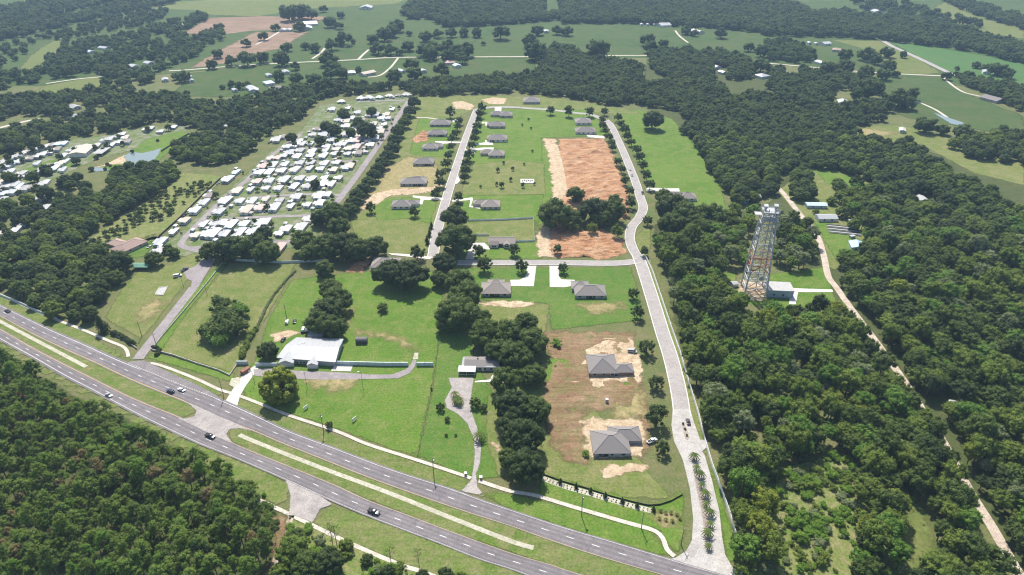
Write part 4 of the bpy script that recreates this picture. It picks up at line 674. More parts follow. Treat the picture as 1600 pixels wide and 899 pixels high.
ROWS = [
 ("west of the park's western street", [(-266.47,456.4),(-272.57,474.6),(-269.84,492.7),(-269.56,513.1),(-269.27,533.6),(-268.47,551.3),(-269.41,565.5),(-267.09,605.2),(-265.57,623.4)], PARK),
 ("in the row behind the old oaks", [(-249.67,485.8),(-241.44,488.1),(-236.79,489.2),(-227.71,488.1),(-216.81,490.4),(-206.99,491.5),(-184.34,489.2),(-181.05,497.4),(-170.13,501.0)], PARK),
 ("beside the oaks at the park's foot", [(-200.84,463.8),(-177.39,463.8)], PARK),
 ("just below the second cross lane", [(-250.84,505.8),(-242.41,507.0),(-237.55,509.4),(-228.89,505.8),(-218.33,507.0),(-206.54,509.4),(-201.14,510.7),(-167.66,515.6)], PARK),
 ("just above the second cross lane", [(-247.59,531.0),(-225.56,535.0),(-215.91,539.0),(-203.68,540.3),(-190.12,543.0),(-177,545.7),(-166.57,548.5)], PARK),
 ("just below the third cross lane", [(-251.02,554.1),(-238.11,554.1),(-227.44,554.1),(-216.39,558.3),(-203.14,555.5),(-190.43,562.6),(-171.8,565.5),(-165.06,568.4)], PARK),
 ("just above the third cross lane", [(-248.37,577.2),(-237.17,580.2),(-224.12,583.3),(-213,583.3),(-200.22,587.9),(-187.85,587.9),(-175.2,594.1),(-166.53,592.5)], PARK),
 ("two rows above the third cross lane", [(-237.3,598.8),(-226.43,600.4),(-213.57,603.6),(-199.39,606.9),(-188.71,605.2),(-176.21,608.5),(-163.49,608.5)], PARK),
 ("in the park's middle row", [(-242.18,621.8),(-234.07,623.4),(-222.71,626.8),(-210.62,630.3),(-197.17,633.8),(-186.11,632.0),(-173.23,630.3),(-162.22,637.3)], PARK),
 ("just below the fourth cross lane", [(-244.51,639.0),(-236.13,642.6),(-223.97,644.3),(-210.34,647.9),(-199.96,649.8),(-186.12,647.9),(-174.41,649.8),(-159.17,640.8)], PARK),
 ("just above the fourth cross lane", [(-244.78,662.7),(-237.64,662.7),(-232.66,670.2),(-219.04,668.3),(-205.79,670.2),(-192.68,670.2),(-182.17,676.0),(-168.97,676.0),(-158.13,677.9)], PARK),
 ("two rows above the fourth cross lane", [(-229.46,679.9),(-220.43,685.8),(-207.24,683.8),(-193.71,685.8),(-183.23,689.8),(-170.89,691.8),(-164.01,697.9)], PARK),
 ("just above the fifth cross lane", [(-237.2,697.9),(-230.75,704.0),(-223.11,706.1),(-215.42,708.2),(-179.99,706.1),(-167.4,718.8),(-155.59,718.8)], PARK),
 ("among the park's upper trees", [(-255.56,721.0),(-251.74,731.9),(-229.22,718.8),(-220.27,738.6),(-208.2,738.6),(-197.33,740.8),(-185.22,740.8),(-171.52,736.3),(-164.72,734.1)], PARK + .2),
 ("in the upper row below the oaks", [(-221.09,759.2),(-211.81,756.9),(-189.61,768.7),(-193.7,788.4),(-149.48,761.6)], PARK + .2),
 ("up the eastern street", [(-171.59,811.5),(-163.58,814.1),(-154.49,801.1),(-146.88,801.1),(-150.88,816.8),(-147.18,838.5)], PARK + .1),
 ("up the eastern side street", [(-195.18,697.9),(-194.49,718.8),(-184.78,706.1),(-203.81,793.4),(-221.57,838.5),(-202.94,844.1),(-174.61,716.7),(-178.5,749.9),(-190.26,801.1),(-176.38,768.7),(-187.25,824.8),(-175.13,793.4),(-151.93,683.8),(-150.19,704.0),(-159.7,778.4),(-148.74,727.5),(-146.83,749.9),(-146.68,776.0)], PARK + .15),
 ("in the far row by the tree belt", [(-217.1,873.1),(-195.39,888.3),(-184.3,891.4),(-172.31,894.5),(-159.89,900.7),(-148.56,903.9),(-138,907.1)], PARK + .6),
]
k_ = 0
for rn, pts, rz in ROWS:
    for i, (x, y) in enumerate(pts):
        k_ += 1; v = (2, 1, 2, 0, 3, 1)[k_ % 6] if y < 900 else (1, 3, 2, 1)[k_ % 4]
        mobile_home(x, y, rz + RNG.uniform(-.06, .06), v, RNG.choice((0, 0, 1, 1, 2, 2, 2, 4, 4, 5, 6, 7, 8, 9)), "%%s roofed mobile home, %s from left %s" % (nth(i), rn), "mobile homes of the park")
LEFTROWS = [
 ("in the far left park's back row", [(-508.6,647.9),(-508.2,655.2),(-507.7,662.7),(-506.1,668.3),(-504.4,674.1),(-503.9,681.9),(-501.0,685.8),(-498.0,689.8),(-495.0,693.8),(-493.2,699.9),(-490.2,704.0),(-485.9,706.1),(-480.2,708.2)]),
 ("in the far left park's second row", [(-498.2,633.8),(-496.4,640.8),(-495.9,647.9),(-494.2,653.4),(-491.2,658.9),(-487.0,662.7),(-483.9,668.3),(-482.0,674.1),(-477.3,681.9),(-476.5,689.8),(-459.6,685.8),(-457.3,693.8)]),
 ("in the far left park's middle row", [(-474.6,610.1),(-471.6,615.1),(-469.8,620.1),(-460.6,615.1),(-459.7,621.8),(-455.8,623.4),(-446.7,626.8),(-446.9,633.8),(-436.2,630.3)]),
 ("in the far left park's front row", [(-464.8,581.8),(-462.9,587.9),(-458.9,591.0),(-452.3,587.9),(-447.7,556.9),(-435.0,592.5),(-434.2,597.2),(-418.7,597.2),(-416.7,559.7),(-399.96,539.0),(-399.71,508.2),(-397.47,496.2),(-406.8,491.5)]),
 ("in the far left park's lower gaps", [(-454.9,569.8),(-450.8,574.3),(-447.8,578.7),(-443.8,581.8),(-439.8,584.8),(-436.9,587.9),(-472.0,600.4),(-474.9,595.7),(-448.4,640.8),(-448.7,647.9),(-446.7,653.4),(-457.3,640.8),(-456.9,633.8),(-484.2,623.4),(-471.7,647.9),(-458.8,670.2)]),
 ("beyond the pond by the dark belt", [(-443.2,697.9),(-441.3,702.0),(-441.1,718.8),(-438.4,723.1),(-435.8,731.9),(-433.1,740.8),(-422.4,727.5),(-414.7,714.5),(-422.6,712.4),(-426.7,704.0),(-413.5,756.9),(-411.2,761.6),(-394.42,749.9),(-387.03,766.3),(-340.77,776.0),(-330.12,771.1)]),
]
for rn, pts in LEFTROWS:
    for i, (x, y) in enumerate(pts):
        k_ += 1; mobile_home(x, y, PARK + .25 + RNG.uniform(-.1, .1), (0, 1, 3, 1)[k_ % 4], RNG.choice((0, 1, 2, 2, 4, 5, 6, 7, 8)), "%%s roofed home, %s from the left %s" % (nth(i), rn), "homes of the far left park", True)
# sheds, awning roofs and parked cars between the homes of the park
SHED = (MB().box(-1.7, 1.7, -1.4, 1.4, 0, 2.1).mesh("wall", m_stuccog), MB().add(*hip(0, 0, 3.4, 2.8, 2.12, .25, .2, True)).mesh("roof", m_metw))
allmh = [(x, y, i, rn) for rn, pts, rz in ROWS for i, (x, y) in enumerate(pts)]
for j, (x, y, i, rn) in enumerate(allmh):
    c, s_ = math.cos(PARK), math.sin(PARK)
    if j % 2 == 0:
        u, w_ = RNG.choice((-1, 1)) * 10.5, RNG.uniform(3, 6); o = tag(empty("yard_shed", (x + c * u - s_ * w_, y + s_ * u + c * w_, 0), PARK + RNG.uniform(-.1, .1)), "small shed by the home %s from left %s" % (nth(i), rn), "shed", "yard sheds of the park")
        obj("wall", SHED[0], o); r = obj("roof", SHED[1], o); recolour(r, RNG.choice((m_metw, m_roofg, m_rooft, m_metg)))
hb = tag(empty("club_house", (*(-444.4,670.2), 0), PARK + .2), "large grey roofed hall beside the left park lawn", "hall")
block("wall", m_stuccow, hb, 0, 26, -8, 8, 0, 4); roof_part("roof", m_rooft, hb, (13, 0, 26, 16, 4.02, .2, .6, True))
for x in (4, 9, 14, 19, 23): window(hb, x, -8.05, 2)
fb = tag(empty("shelter_roof_hall", (*(-425.0,672.1), 0), PARK + .1), "flat pale shelter beside the large hall", "shelter")
block("roof", m_roofg, fb, 0, 20, -5, 5, 3, 3.3)
for x in (.5, 10, 19.5):
    for y in (-4.6, 4.6): MB().tube((x, y, 0), (x, y, 3), .15, n=6).part("post", m_frame, fb)
# barns and houses of the farmland
FAR = [  # (left end, right end of near wall, depth, roof, wall, gable, label)
 ("far_barn", (-411.5,1426.5), (-386.65,1433.7), 24, m_metw, m_stuccow, True, "long white roofed barn at the ploughed field"), ("far_barn", (-407.4,1378.1), (-384.53,1384.9), 24, m_metg, m_stuccow, True, "grey roofed barn below the long white one"),
 ("far_house", (-441.5,1364.9), (-431.8,1364.9), 14, m_metw, m_stuccow, True, "small white shed at the ploughed field corner"), ("far_house", (-430.6,1364.9), (-420.9,1364.9), 14, m_roofg, m_stuccow, True, "grey shed at the ploughed field corner"),
 ("far_house", (-341.72,1636.6), (-315.87,1636.6), 26, m_metw, m_stuccow, True, "white house alone on the top meadow"), ("far_house", (-463.3,1541.2), (-448.4,1541.2), 18, m_metw, m_stuccow, True, "white house under the top left grove"),
 ("far_house", (-241.03,1020.0), (-229.61,1023.9), 14, m_metw, m_stuccow, False, "white house at the end of the long drive"), ("far_house", (-215.19,1012.2), (-200.17,1027.9), 13, m_rooft, m_stuccow, True, "low tan farmhouse by the long drive"),
 ("far_house", (-339.75,957.1), (-330.32,964.2), 15, m_roofbl, m_stuccow, False, "pale blue roofed house on the left pasture"), ("far_house", (-324.25,926.5), (-310.65,933.2), 16, m_shingle3, m_stuccog, False, "dark roofed house beside the pale blue one"),
 ("far_house", (-351.39,920.0), (-340.44,923.2), 12, m_metw, m_stuccow, True, "white house at the left pasture edge"), ("far_barn", (-354.66,929.8), (-346.44,936.5), 14, m_metw, m_stuccow, True, "white barn beside the pasture trees"),
 ("far_house", (-335,1023.9), (-327.64,1027.9), 14, m_metw, m_stuccow, True, "white cottage beside the pasture grove"), ("far_house", (-352.57,1004.6), (-347.25,1008.4), 12, m_metw, m_stuccow, True, "tiny white shed below the pasture grove"),
 ("far_house", (-162.96,1031.9), (-157.81,1035.9), 14, m_metw, m_stuccow, True, "small white shed between two pasture oaks"), ("far_house", (-134.53,1031.9), (-126.44,1035.9), 10, m_metw, m_stuccow, True, "low white shed right of the pasture oaks"),
 ("far_house", (-102.1,1086.1), (-87.54,1090.5), 14, m_roofp, m_stucco, False, "pinkish farmhouse beside the dark grove"), ("far_house", (-86.68,1064.7), (-77.21,1068.9), 12, m_roofbl, m_stuccow, True, "blue white shed beside the pinkish farmhouse"),
 ("far_barn", (292.34,1412.4), (313.83,1419.4), 22, m_metw, m_stuccow, True, "white arched barn below the top forest"), ("far_barn", (345.49,1339.0), (361.38,1345.4), 24, m_metw, m_stuccow, True, "white barn right of the arched one"),
 ("far_house", (254.49,1426.5), (259.55,1426.5), 10, m_metw, m_stuccow, True, "tiny white hut left of the arched barn"), ("far_house", (267.15,1426.5), (270.94,1426.5), 10, m_metw, m_stuccow, True, "second tiny white hut by the arched barn"), ("far_house", (279.81,1426.5), (283.61,1426.5), 10, m_metw, m_stuccow, True, "third tiny white hut by the arched barn"),
 ("far_house", (60.29,1351.8), (68.73,1351.8), 14, m_metw, m_stuccow, True, "small white shed among far pasture oaks"), ("far_house", (306.59,1056.3), (316.39,1060.5), 14, m_metw, m_stuccow, True, "white house inside the upper right wood"),
 ("far_house", (309.59,1023.9), (316.31,1027.9), 10, m_metg, m_stuccow, True, "grey shed beside the white wood house"), ("far_house", (358.52,997.0), (372.93,1004.6), 16, m_metw, m_stuccow, False, "white house at the wood's upper edge"),
 ("far_house", (400.6,1012.2), (412.7,1020.0), 16, m_metw, m_stuccow, False, "white house right of the wood's edge"), ("far_house", (477.8,1086.1), (488.4,1090.5), 14, m_metw, m_stuccow, True, "white house beside the right hedgerow"),
 ("far_house", (541.5,1232.9), (556.0,1238.4), 14, m_metw, m_stuccow, True, "white house on the upper right meadow"), ("far_house", (535.7,1185.3), (546.4,1180.2), 16, m_shinglep, m_stucco, False, "rosy roofed house on the upper right meadow"),
 ("far_house", (517.9,1243.9), (523.5,1243.9), 8, m_metw, m_stuccow, True, "tiny white hut on the upper right meadow"), ("far_house", (528.1,1238.4), (532.6,1238.4), 8, m_metw, m_stuccow, True, "second tiny hut on the upper right meadow"),
 ("far_barn", (694.0,1027.9), (702.0,1023.9), 16, m_metw, m_stuccow, True, "white barn by the crop field"), ("far_barn", (708.6,1023.9), (716.5,1020.0), 16, m_metw, m_stuccow, True, "second white barn by the crop field"),
 ("far_barn", (608.8,891.4), (617.5,870.2), 18, m_shingle3, m_stuccog, True, "slate roofed barn on the right pasture"), ("far_house", (414.2,864.3), (425.9,861.3), 14, m_metw, m_stuccow, True, "white house half sunk in the right wood"),
 ("far_house", (435.4,749.9), (440.8,747.6), 12, m_roofg, m_stuccow, True, "small grey hut in the olive strip"), ("far_house", (788.3,1583.3), (807.8,1583.3), 20, m_metw, m_stuccow, True, "white house beyond the top right wood"),
 ("far_house", (796.9,1636.6), (809.8,1636.6), 18, m_metw, m_stuccow, True, "second white house beyond the top right wood"), ("far_house", (830.2,1533.0), (842.4,1533.0), 20, m_metw, m_stuccow, True, "third white house beyond the top right wood"),
 ("far_house", (882.0,1501.2), (894.0,1501.2), 20, m_metw, m_stuccow, False, "white house at the top right meadow"), ("far_house", (846.7,1384.9), (856.6,1384.9), 16, m_metw, m_stuccow, True, "white house below the top right meadow"), ("far_house", (862.4,1301.9), (870.4,1295.8), 16, m_metw, m_stuccow, True, "white house at the right forest edge"),
 ("far_house", (-492.9,978.5), (-486.3,982.2), 12, m_metw, m_stuccow, True, "white shed at the pasture's left corner"), ("far_house", (-468.2,993.3), (-461.8,993.3), 10, m_metw, m_stuccow, True, "white shed under the pasture corner trees"), ("far_house", (-453.4,974.9), (-448.6,978.5), 10, m_metw, m_stuccow, True, "second white shed under the pasture corner trees"),
 ("far_house", (-542.0,838.5), (-536.3,847.0), 14, m_metw, m_stuccow, True, "white house in the left tree belts"), ("far_house", (-516.1,798.5), (-511.8,808.9), 14, m_metw, m_stuccow, True, "white house below the left tree belts"), ("far_house", (-515.5,910.2), (-512.7,916.7), 12, m_metw, m_stuccow, True, "white house beside the left meadow"), ("far_house", (-514.7,929.8), (-510.1,936.5), 12, m_metw, m_stuccow, True, "second white house beside the left meadow"),
 ("far_house", (-561.0,1081.8), (-555.1,1090.5), 14, m_metw, m_stuccow, True, "white house among far left trees"), ("far_house", (-574.6,1060.5), (-568.8,1068.9), 14, m_metw, m_stuccow, True, "second white house among far left trees"), ("far_house", (-600.2,1020.0), (-593.0,1027.9), 14, m_roofg, m_stuccow, True, "grey roofed house by the far left lane"), ("far_house", (-636.3,1039.9), (-632.0,1048.0), 14, m_metw, m_stuccow, True, "white house by the far left lane"),
 ("far_house", (-696.4,1165.2), (-691.0,1175.2), 18, m_roofbl, m_stuccow, True, "pale house deep in the far left wood"), ("far_house", (-685.6,1195.6), (-681.1,1206.0), 18, m_metw, m_stuccow, True, "white house deep in the far left wood"), ("far_house", (-657.5,1412.4), (-649.5,1426.5), 16, m_metw, m_stuccow, True, "white house left of the upper ploughed field"), ("far_house", (-373.11,923.2), (-369.09,926.5), 9, m_metw, m_stuccow, True, "tiny white hut among pasture bushes"),
 ("homestead_house", (254.27,541.7), (270.83,540.3), 6.5, m_roofbl, m_bluewall, True, "long pale blue home beside the dirt road"), ("homestead_house", (253.65,514.4), (269.01,514.4), 9, m_metw, m_stuccow, True, "white roofed home beside the vegetable rows"),
 ("homestead_house", (258.54,462.7), (268.33,460.6), 11, m_metb, m_bluewall, True, "blue roofed shed at the end of the plots"), ("homestead_house", (357,552.7), (364.29,552.7), 10, m_roofg, m_stuccow, True, "grey roofed house hidden in the right wood"),
 ("homestead_house", (211.74,559.7), (219.66,559.7), 7, m_metg, m_stuccow, True, "grey trailer among trees behind the tower"), ("homestead_house", (201.76,552.7), (206.24,552.7), 5, m_mett, m_mett, True, "small teal hut behind the tower"), ("homestead_house", (229.75,278.25), (233.07,275.72), 7, m_metw, m_stuccow, True, "pale trailer beside the lower dirt road"),
]
for nm, fl, fr, dp, rf, wal, gb_, lab in FAR:
    o = house(fl, fr, dp, lab, rf, wal, None, gb_, .3, 3.4 if fl[1] > 900 else 3.0, cat="barn" if "barn" in nm else "house", name=nm, detail=False)
    wd = math.hypot(fr[0] - fl[0], fr[1] - fl[1])
    for k in range(2): window(o, wd * (.3 + .4 * k), -.05, 1.7)

# ------------------------------------------------------------------ lattice tower
tw = tag(empty("lattice_tower", (*(165.63,402.7), 0), -.13), "tall grey lattice tower with a wide top platform and red section", "tower")
TH, LV, B0, B1 = 60.0, 12, 7.2, 4.2
def hw(z): return B0 + (B1 - B0) * z / TH
for sx in (-1, 1):
    for sy in (-1, 1):
        MB().tube((sx * B0, sy * B0, 0), (sx * B1, sy * B1, TH),  .55, .42, n=6).part("leg", m_steel, tw)
        block("footing", m_conc, tw, sx * B0 - .9, sx * B0 + .9, sy * B0 - .9, sy * B0 + .9, 0, .6)
zz = [TH * (1 - (1 - k / LV) ** 1.15) for k in range(LV + 1)]
for k in range(LV):
    z0, z1 = zz[k], zz[k + 1]; a, b = hw(z0), hw(z1); mm = m_red if k in (3,) else m_steel
    ring = MB()
    for (x0, y0, x1, y1) in ((-1, -1, 1, -1), (1, -1, 1, 1), (1, 1, -1, 1), (-1, 1, -1, -1)): ring.tube((x0 * b, y0 * b, z1), (x1 * b, y1 * b, z1), .3, n=4)
    ring.tube((-b, 0, z1), (b, 0, z1), .1, n=4); ring.tube((0, -b, z1), (0, b, z1), .1, n=4); ring.tube((-b, 0, z1), (0, b, z1), .1, n=4); ring.tube((b, 0, z1), (0, -b, z1), .1, n=4)
    ring.part("horizontal_ring", m_red if k in (3, 4) else m_steel, tw)
    for (x0, y0, x1, y1) in ((-1, -1, 1, -1), (1, -1, 1, 1), (1, 1, -1, 1), (-1, 1, -1, -1)):
        f = MB(); mx, my = (x0 + x1) / 2, (y0 + y1) / 2
        f.tube((x0 * a, y0 * a, z0), (mx * b, my * b, z1),   .26, n=4); f.tube((x1 * a, y1 * a, z0), (mx * b, my * b, z1), .26, n=4)
        f.tube((x0 * (a + b) / 2, y0 * (a + b) / 2, (z0 + z1) / 2), (x0 * (a + b) / 4 + mx * (a + b) / 4, y0 * (a + b) / 4 + my * (a + b) / 4, (z0 + z1) / 2), .16, n=4)
        f.tube((x1 * (a + b) / 2, y1 * (a + b) / 2, (z0 + z1) / 2), (x1 * (a + b) / 4 + mx * (a + b) / 4, y1 * (a + b) / 4 + my * (a + b) / 4, (z0 + z1) / 2), .16, n=4)
        f.part("brace", mm, tw)
ld = MB()
for x in (-.3, .3): ld.tube((x, -.2, 0), (x, -.2, TH), .06, n=4)
for k in range(60): ld.tube((-.3, -.2, 1 + k), (.3, -.2, 1 + k), .04, n=4)
ld.part("ladder", m_metg, tw); MB().box(.9, 1.5, -.3, .1, 0, TH).part("cable_tray", m_metg, tw)
block("platform", m_metg, tw, -4.8, 5.0, -4.6, 4.6, TH, TH + .35); block("side_platform", m_metg, tw, -9.5, -5.2, -4.2, .5, TH - 1.6, TH - 1.3)
block("lower_platform", m_metg, tw, -4.6, 5.6, -5.4, 4.6, TH - 5.2, TH - 5.0)
rl = MB()
for z in (1.0, 1.6):
    for (x0, y0, x1, y1) in ((-1, -1, 1, -1), (1, -1, 1, 1), (1, 1, -1, 1), (-1, 1, -1, -1)): rl.tube((x0 * 4.7, y0 * 4.5, TH + z), (x1 * 4.7, y1 * 4.5, TH + z), .08, n=4)
for k in range(-6, 7, 2):
    for y in (-4.5, 4.5): rl.tube((k * .78, y, TH), (k * .78, y, TH + 1.6), .08, n=4)
rl.part("railing", m_metw, tw)
for i, (x, y, z, r) in enumerate(((-5.6, -3, TH - 9, 1.3), (5.6, -2, TH - 11, 1.2), (-5.9, -4, TH - 16, 1.1), (5.2, -5.6, TH - 7, 1.2), (1.5, -6.8, 14, 1.5), (-5.5, 2, TH - 21, 1.0), (5.8, 3, TH - 26, 1.2))):
    d = MB().tube((x, y, z), (x, y - .7, z), .3, r, n=14).part("dish_antenna", m_metg, tw)
for i, (x, y) in enumerate(((-5, -4.6), (-1.6, -4.8), (2.2, -4.8), (5.2, -4.6), (5.2, 4), (-5, 4))):
    block("panel_antenna", m_steel, tw, x - .25, x + .25, y - .2, y + .2, TH + .6, TH + 2.8)
for i, (x, y) in enumerate(((-3, 0), (3.5, 1))):
    hn = MB(); hn.add([(x-.5,y-.5,TH+.4),(x+.5,y-.5,TH+.4),(x+.5,y+.5,TH+.4),(x-.5,y+.5,TH+.4),(x-1.3,y-1.5,TH+3.4),(x+1.3,y-1.5,TH+3.4),(x+1.3,y+.8,TH+4.2),(x-1.3,y+.8,TH+4.2)],
           [(0,3,2,1),(4,5,6,7),(0,1,5,4),(1,2,6,5),(2,3,7,6),(3,0,4,7)]); hn.part("horn_antenna", m_metg, tw)
MB().tube((4, 4, TH), (4, 4, TH + 9), .1, .04, n=5).part("whip_antenna", m_steel, tw)

# ------------------------------------------------------------------ fences
PANEL = {}
def fence(name, pts, h, step, mat, label, group=None, post=True, postmat=None, thick=.05):
    p = resample(pts, step) if len(pts) < 3 else np.vstack([resample([pts[i], pts[i + 1]], step)[(0 if i == 0 else 1):] for i in range(len(pts) - 1)])
    o = tag(empty(name, (p[0][0], p[0][1], 0)), label, "fence", group)
    key = (h, mat.name, thick)
    if key not in PANEL:
        PANEL[key] = ((MB().box(0, 1, -thick / 2, thick / 2, .12, h) if thick > .03 else MB().box(0, 1, -.01, .01, h - .06, h - .02).box(0, 1, -.01, .01, h * .6, h * .6 + .03).box(0, 1, -.01, .01, h * .25, h * .25 + .03)).mesh("fence_panel", mat), MB().box(-.09, .09, -.09, .09, 0, h + .12).mesh("fence_post", postmat or mat))
    for i in range(len(p) - 1):
        d = p[i + 1] - p[i]; L = math.hypot(*d)
        obj("fence_panel", PANEL[key][0], o, (p[i][0] - p[0][0], p[i][1] - p[0][1], 0), math.atan2(d[1], d[0]), (max(L - .2, .3), 1, 1)).location.x += .1 * d[0] / L
        if post: obj("fence_post", PANEL[key][1], o, (p[i][0] - p[0][0], p[i][1] - p[0][1], 0), math.atan2(d[1], d[0]))
    if post: obj("fence_post", PANEL[key][1], o, (p[-1][0] - p[0][0], p[-1][1] - p[0][1], 0))
    return o
fence("vinyl_fence", [(99.72,452.3),(100.95,426.9),(100.43,390.11),(99.97,357.81),(99.83,330.49),(98.69,301.42),(97.91,276.73),(96.48,255.56),(95.82,238.93),(96.18,222.87),(96.15,208.81),(95.67,197.13),(95.24,188.08)], 2.3, 3.6, m_vinyl, "long white fence between entrance street and right wood", thick=.14)
fence("vinyl_fence", [(-36.61,515.6),(-10.63,516.9),(17.64,520.7),(17.5,477.9),(3,476.8)], 1.8, 3.0, m_vinyl, "white fence around the gabled house's yard")
fence("vinyl_fence", [(-29.48,488.1),(-18.3,488.1)], 1.8, 3.0, m_vinyl, "short white fence left of the gabled house")
fence("sheet_fence", [(-102.64,319.15),(-89.13,318.54),(-74.18,317.93),(-60.08,317.93)], 2.6, 4.0, m_vinylg, "long pale sheet fence right of the white roofed building", thick=.5)
fence("sheet_fence", [(-55.26,317.93),(-45.62,317.93)], 2.6, 4.0, m_vinylg, "short pale sheet fence beyond the gate", thick=.5)
fence("sheet_fence", [(-148.16,317.32),(-135.57,317.32)], 2.6, 4.0, m_vinylg, "pale sheet fence left of the white roofed building", thick=.5)
fence("sheet_fence", [(-159.91,319.15),(-153.22,319.15)], 2.6, 4.0, m_vinylg, "short pale sheet fence by the rusty dumpster", thick=.5)
fence("park_wall", [(-212.95,447.2),(-189.16,444.3),(-169.67,442.3),(-147.55,444.3),(-137.61,446.2)], 2.0, 5.0, m_vinylg, "pale wall at the foot of the home park", thick=.2)
fence("board_fence", [(-215.71,333.09),(-215.54,349.29),(-214.26,378.89),(-213.05,414.1),(-212.81,444.3)], 1.2, 4.0, m_walk, "low pale fence between park lane and paddock", thick=.3)
fence("board_fence", [(-215.32,333.09),(-200.85,327.92),(-182.22,319.15),(-168.08,313.08),(-160.15,308.34),(-159.48,317.93)], 1.2, 4.0, m_walk, "low pale fence along the paddock front", thick=.3)
fence("board_fence", [(-347.63,396.74),(-328.45,386.86),(-309.03,375.77),(-291.26,366.63)], 1.6, 4.0, m_vinyl, "white fence along the shaded left sidewalk", thick=.2)
fence("board_fence", [(-249.53,350.69),(-236.62,343.77),(-225.14,334.4)], 1.2, 3.0, m_walk, "low pale fence left of the park lane mouth", thick=.3)
fence("silt_fence", [(11.5,233.56),(13.91,233.15),(23.88,228.33),(33.97,224.41),(45.16,219.44),(54.84,216.07),(60.88,214.23),(66.11,214.6),(71.73,216.81),(77.75,220.57)], 1.0, 2.6, m_black, "black silt fence curving behind the planted bed", thick=.06)
fence("wire_fence", [(-46.16,244.89),(-44.89,279.79),(-44.48,325.38),(-44.3,366.63)], 1.3, 6.0, m_woodp, "thin wire fence between lawn and ranch house", thick=.02)
fence("orchard_fence", [(-279.05,484.6),(-277.47,519.4),(-277.4,566.9),(-276.11,610.1)], 1.8, 4.0, m_darkwood, "dark fence between orchard and home park", thick=.2)
fence("board_fence", [(-366.04,685.8),(-364.56,704.0),(-363.92,725.3),(-360.89,745.3)], 1.8, 4.0, m_darkwood, "dark fence beside the pond lawn", thick=.2)

# ------------------------------------------------------------------ poles, signs, containers
def power_pole(x, y, h, rz, label, trans=True):
    o = tag(empty("utility_pole", (x, y, 0), rz), label, "utility pole", "utility poles along the highway")
    MB().tube((0, 0, 0), (0, 0, h), .22, .14, n=8).part("pole", m_woodp, o)
    MB().box(-1.4, 1.4, -.08, .08, h - .9, h - .72).part("crossarm", m_woodp, o)
    for q in (-1.25, 0.6, 1.25): MB().tube((q, 0, h - .72), (q, 0, h - .4), .07, n=6).part("insulator", m_frame, o)
    if trans: MB().tube((.35, -.2, h - 2.6), (.35, -.2, h - 1.5), .28, n=10).part("transformer", m_metg, o)
def light_pole(x, y, h, label):
    o = tag(empty("lamp_post", (x, y, 0)), label, "lamp post", "lamp posts on the wide lawn")
    MB().tube((0, 0, 0), (0, 0, h), .14, .09, n=6).part("pole", m_woodp, o); MB().tube((0, 0, h - .2), (-1.1, -.3, h + .1), .06, n=5).part("arm", m_metg, o); MB().box(-1.6, -.9, -.5, -.1, h, h + .2).part("lamp_head", m_metg, o)
for q, h, lab, tr in (((30.65,208.46), 13, "utility pole with transformer beside the curving sidewalk", True), ((55.93,201.5), 10.5, "plain utility pole between highway and curving sidewalk", False),
        ((71.32,193.19), 10, "utility pole beside the entrance road mouth", False), ((95.68,187.76), 12, "utility pole at the end of the long white fence", True),
        ((-36.78,231.93), 12, "utility pole by the ranch house sidewalk", True), ((-95.78,262.06), 12, "utility pole beside the clipped bush", True), ((-156.48,289.26), 12, "utility pole at the building drive", False),
        ((-144.82,368.13), 10, "utility pole behind the two parked cars", False), ((-213.14,335.05), 11, "utility pole at the park lane mouth", False), ((-228.36,347.89), 11, "utility pole left of the park lane", False)):
    power_pole(q[0], q[1], h, .9, lab, tr)
for q, h, lab in (((-82.29,296.92), 12, "lamp post right of the worn grass"), ((-113.55,298.03), 11, "lamp post in front of the white roofed building"), ((-143.74,301.42), 9, "lamp post beside the round light green tree"), ((-206.84,396.74), 8, "lamp post beside the paddock fence"), ((-227.17,407.0), 8, "lamp post by the widened park lane")):
    light_pole(q[0], q[1], h, lab)
def board_sign(x, y, rz, label, w=3.0, h=1.6):
    o = tag(empty("sign_board", (x, y, 0), rz), label, "sign"); block("board", m_vinyl, o, -w / 2, w / 2, -.08, .08, .8, .8 + h)
    for s in (-w / 2 + .2, w / 2 - .2): MB().tube((s, .12, 0), (s, .12, .8 + h), .07, n=5).part("post", m_woodp, o)
board_sign(*(-109.51,279.79), 1.0, "white sign board on the lawn below the round tree"); board_sign(*(-81.87,270.73), 1.0, "white sign board on the lawn right of the clipped bush")
def box_thing(name, q, rz, w, d, h, m_, label, cat, lid=None):
    o = tag(empty(name, (*q, 0), rz), label, cat); b = MB(); b.add([(-w/2,-d/2,0),(w/2,-d/2,0),(w/2,d/2,0),(-w/2,d/2,0),(-w/2*1.06,-d/2*1.06,h),(w/2*1.06,-d/2*1.06,h),(w/2*1.06,d/2*1.06,h),(-w/2*1.06,d/2*1.06,h)],
        [(0,3,2,1),(0,1,5,4),(1,2,6,5),(2,3,7,6),(3,0,4,7),(4,5,6,7)]); b.part("body", m_, o)
    for s in (-1, 0, 1): block("rib", m_, o, s * w * .35 - .08, s * w * .35 + .08, -d / 2 * 1.06 - .1, -d / 2 * 1.0, .2, h)
    block("lid", lid or m_, o, -w / 2 * 1.08, w / 2 * 1.08, -d / 2 * 1.08, d / 2 * 1.08, h + .003, h + .15); return o
box_thing("dumpster", (-152.26,311.89), 1.0, 5.0, 2.4, 2.2, m_rust, "rust brown dumpster beside the concrete drive", "dumpster")
box_thing("portable_toilet", (51.02,285.53), 0, 1.5, 1.5, 2.3, m_metw, "small white portable toilet above the lower new house", "toilet")
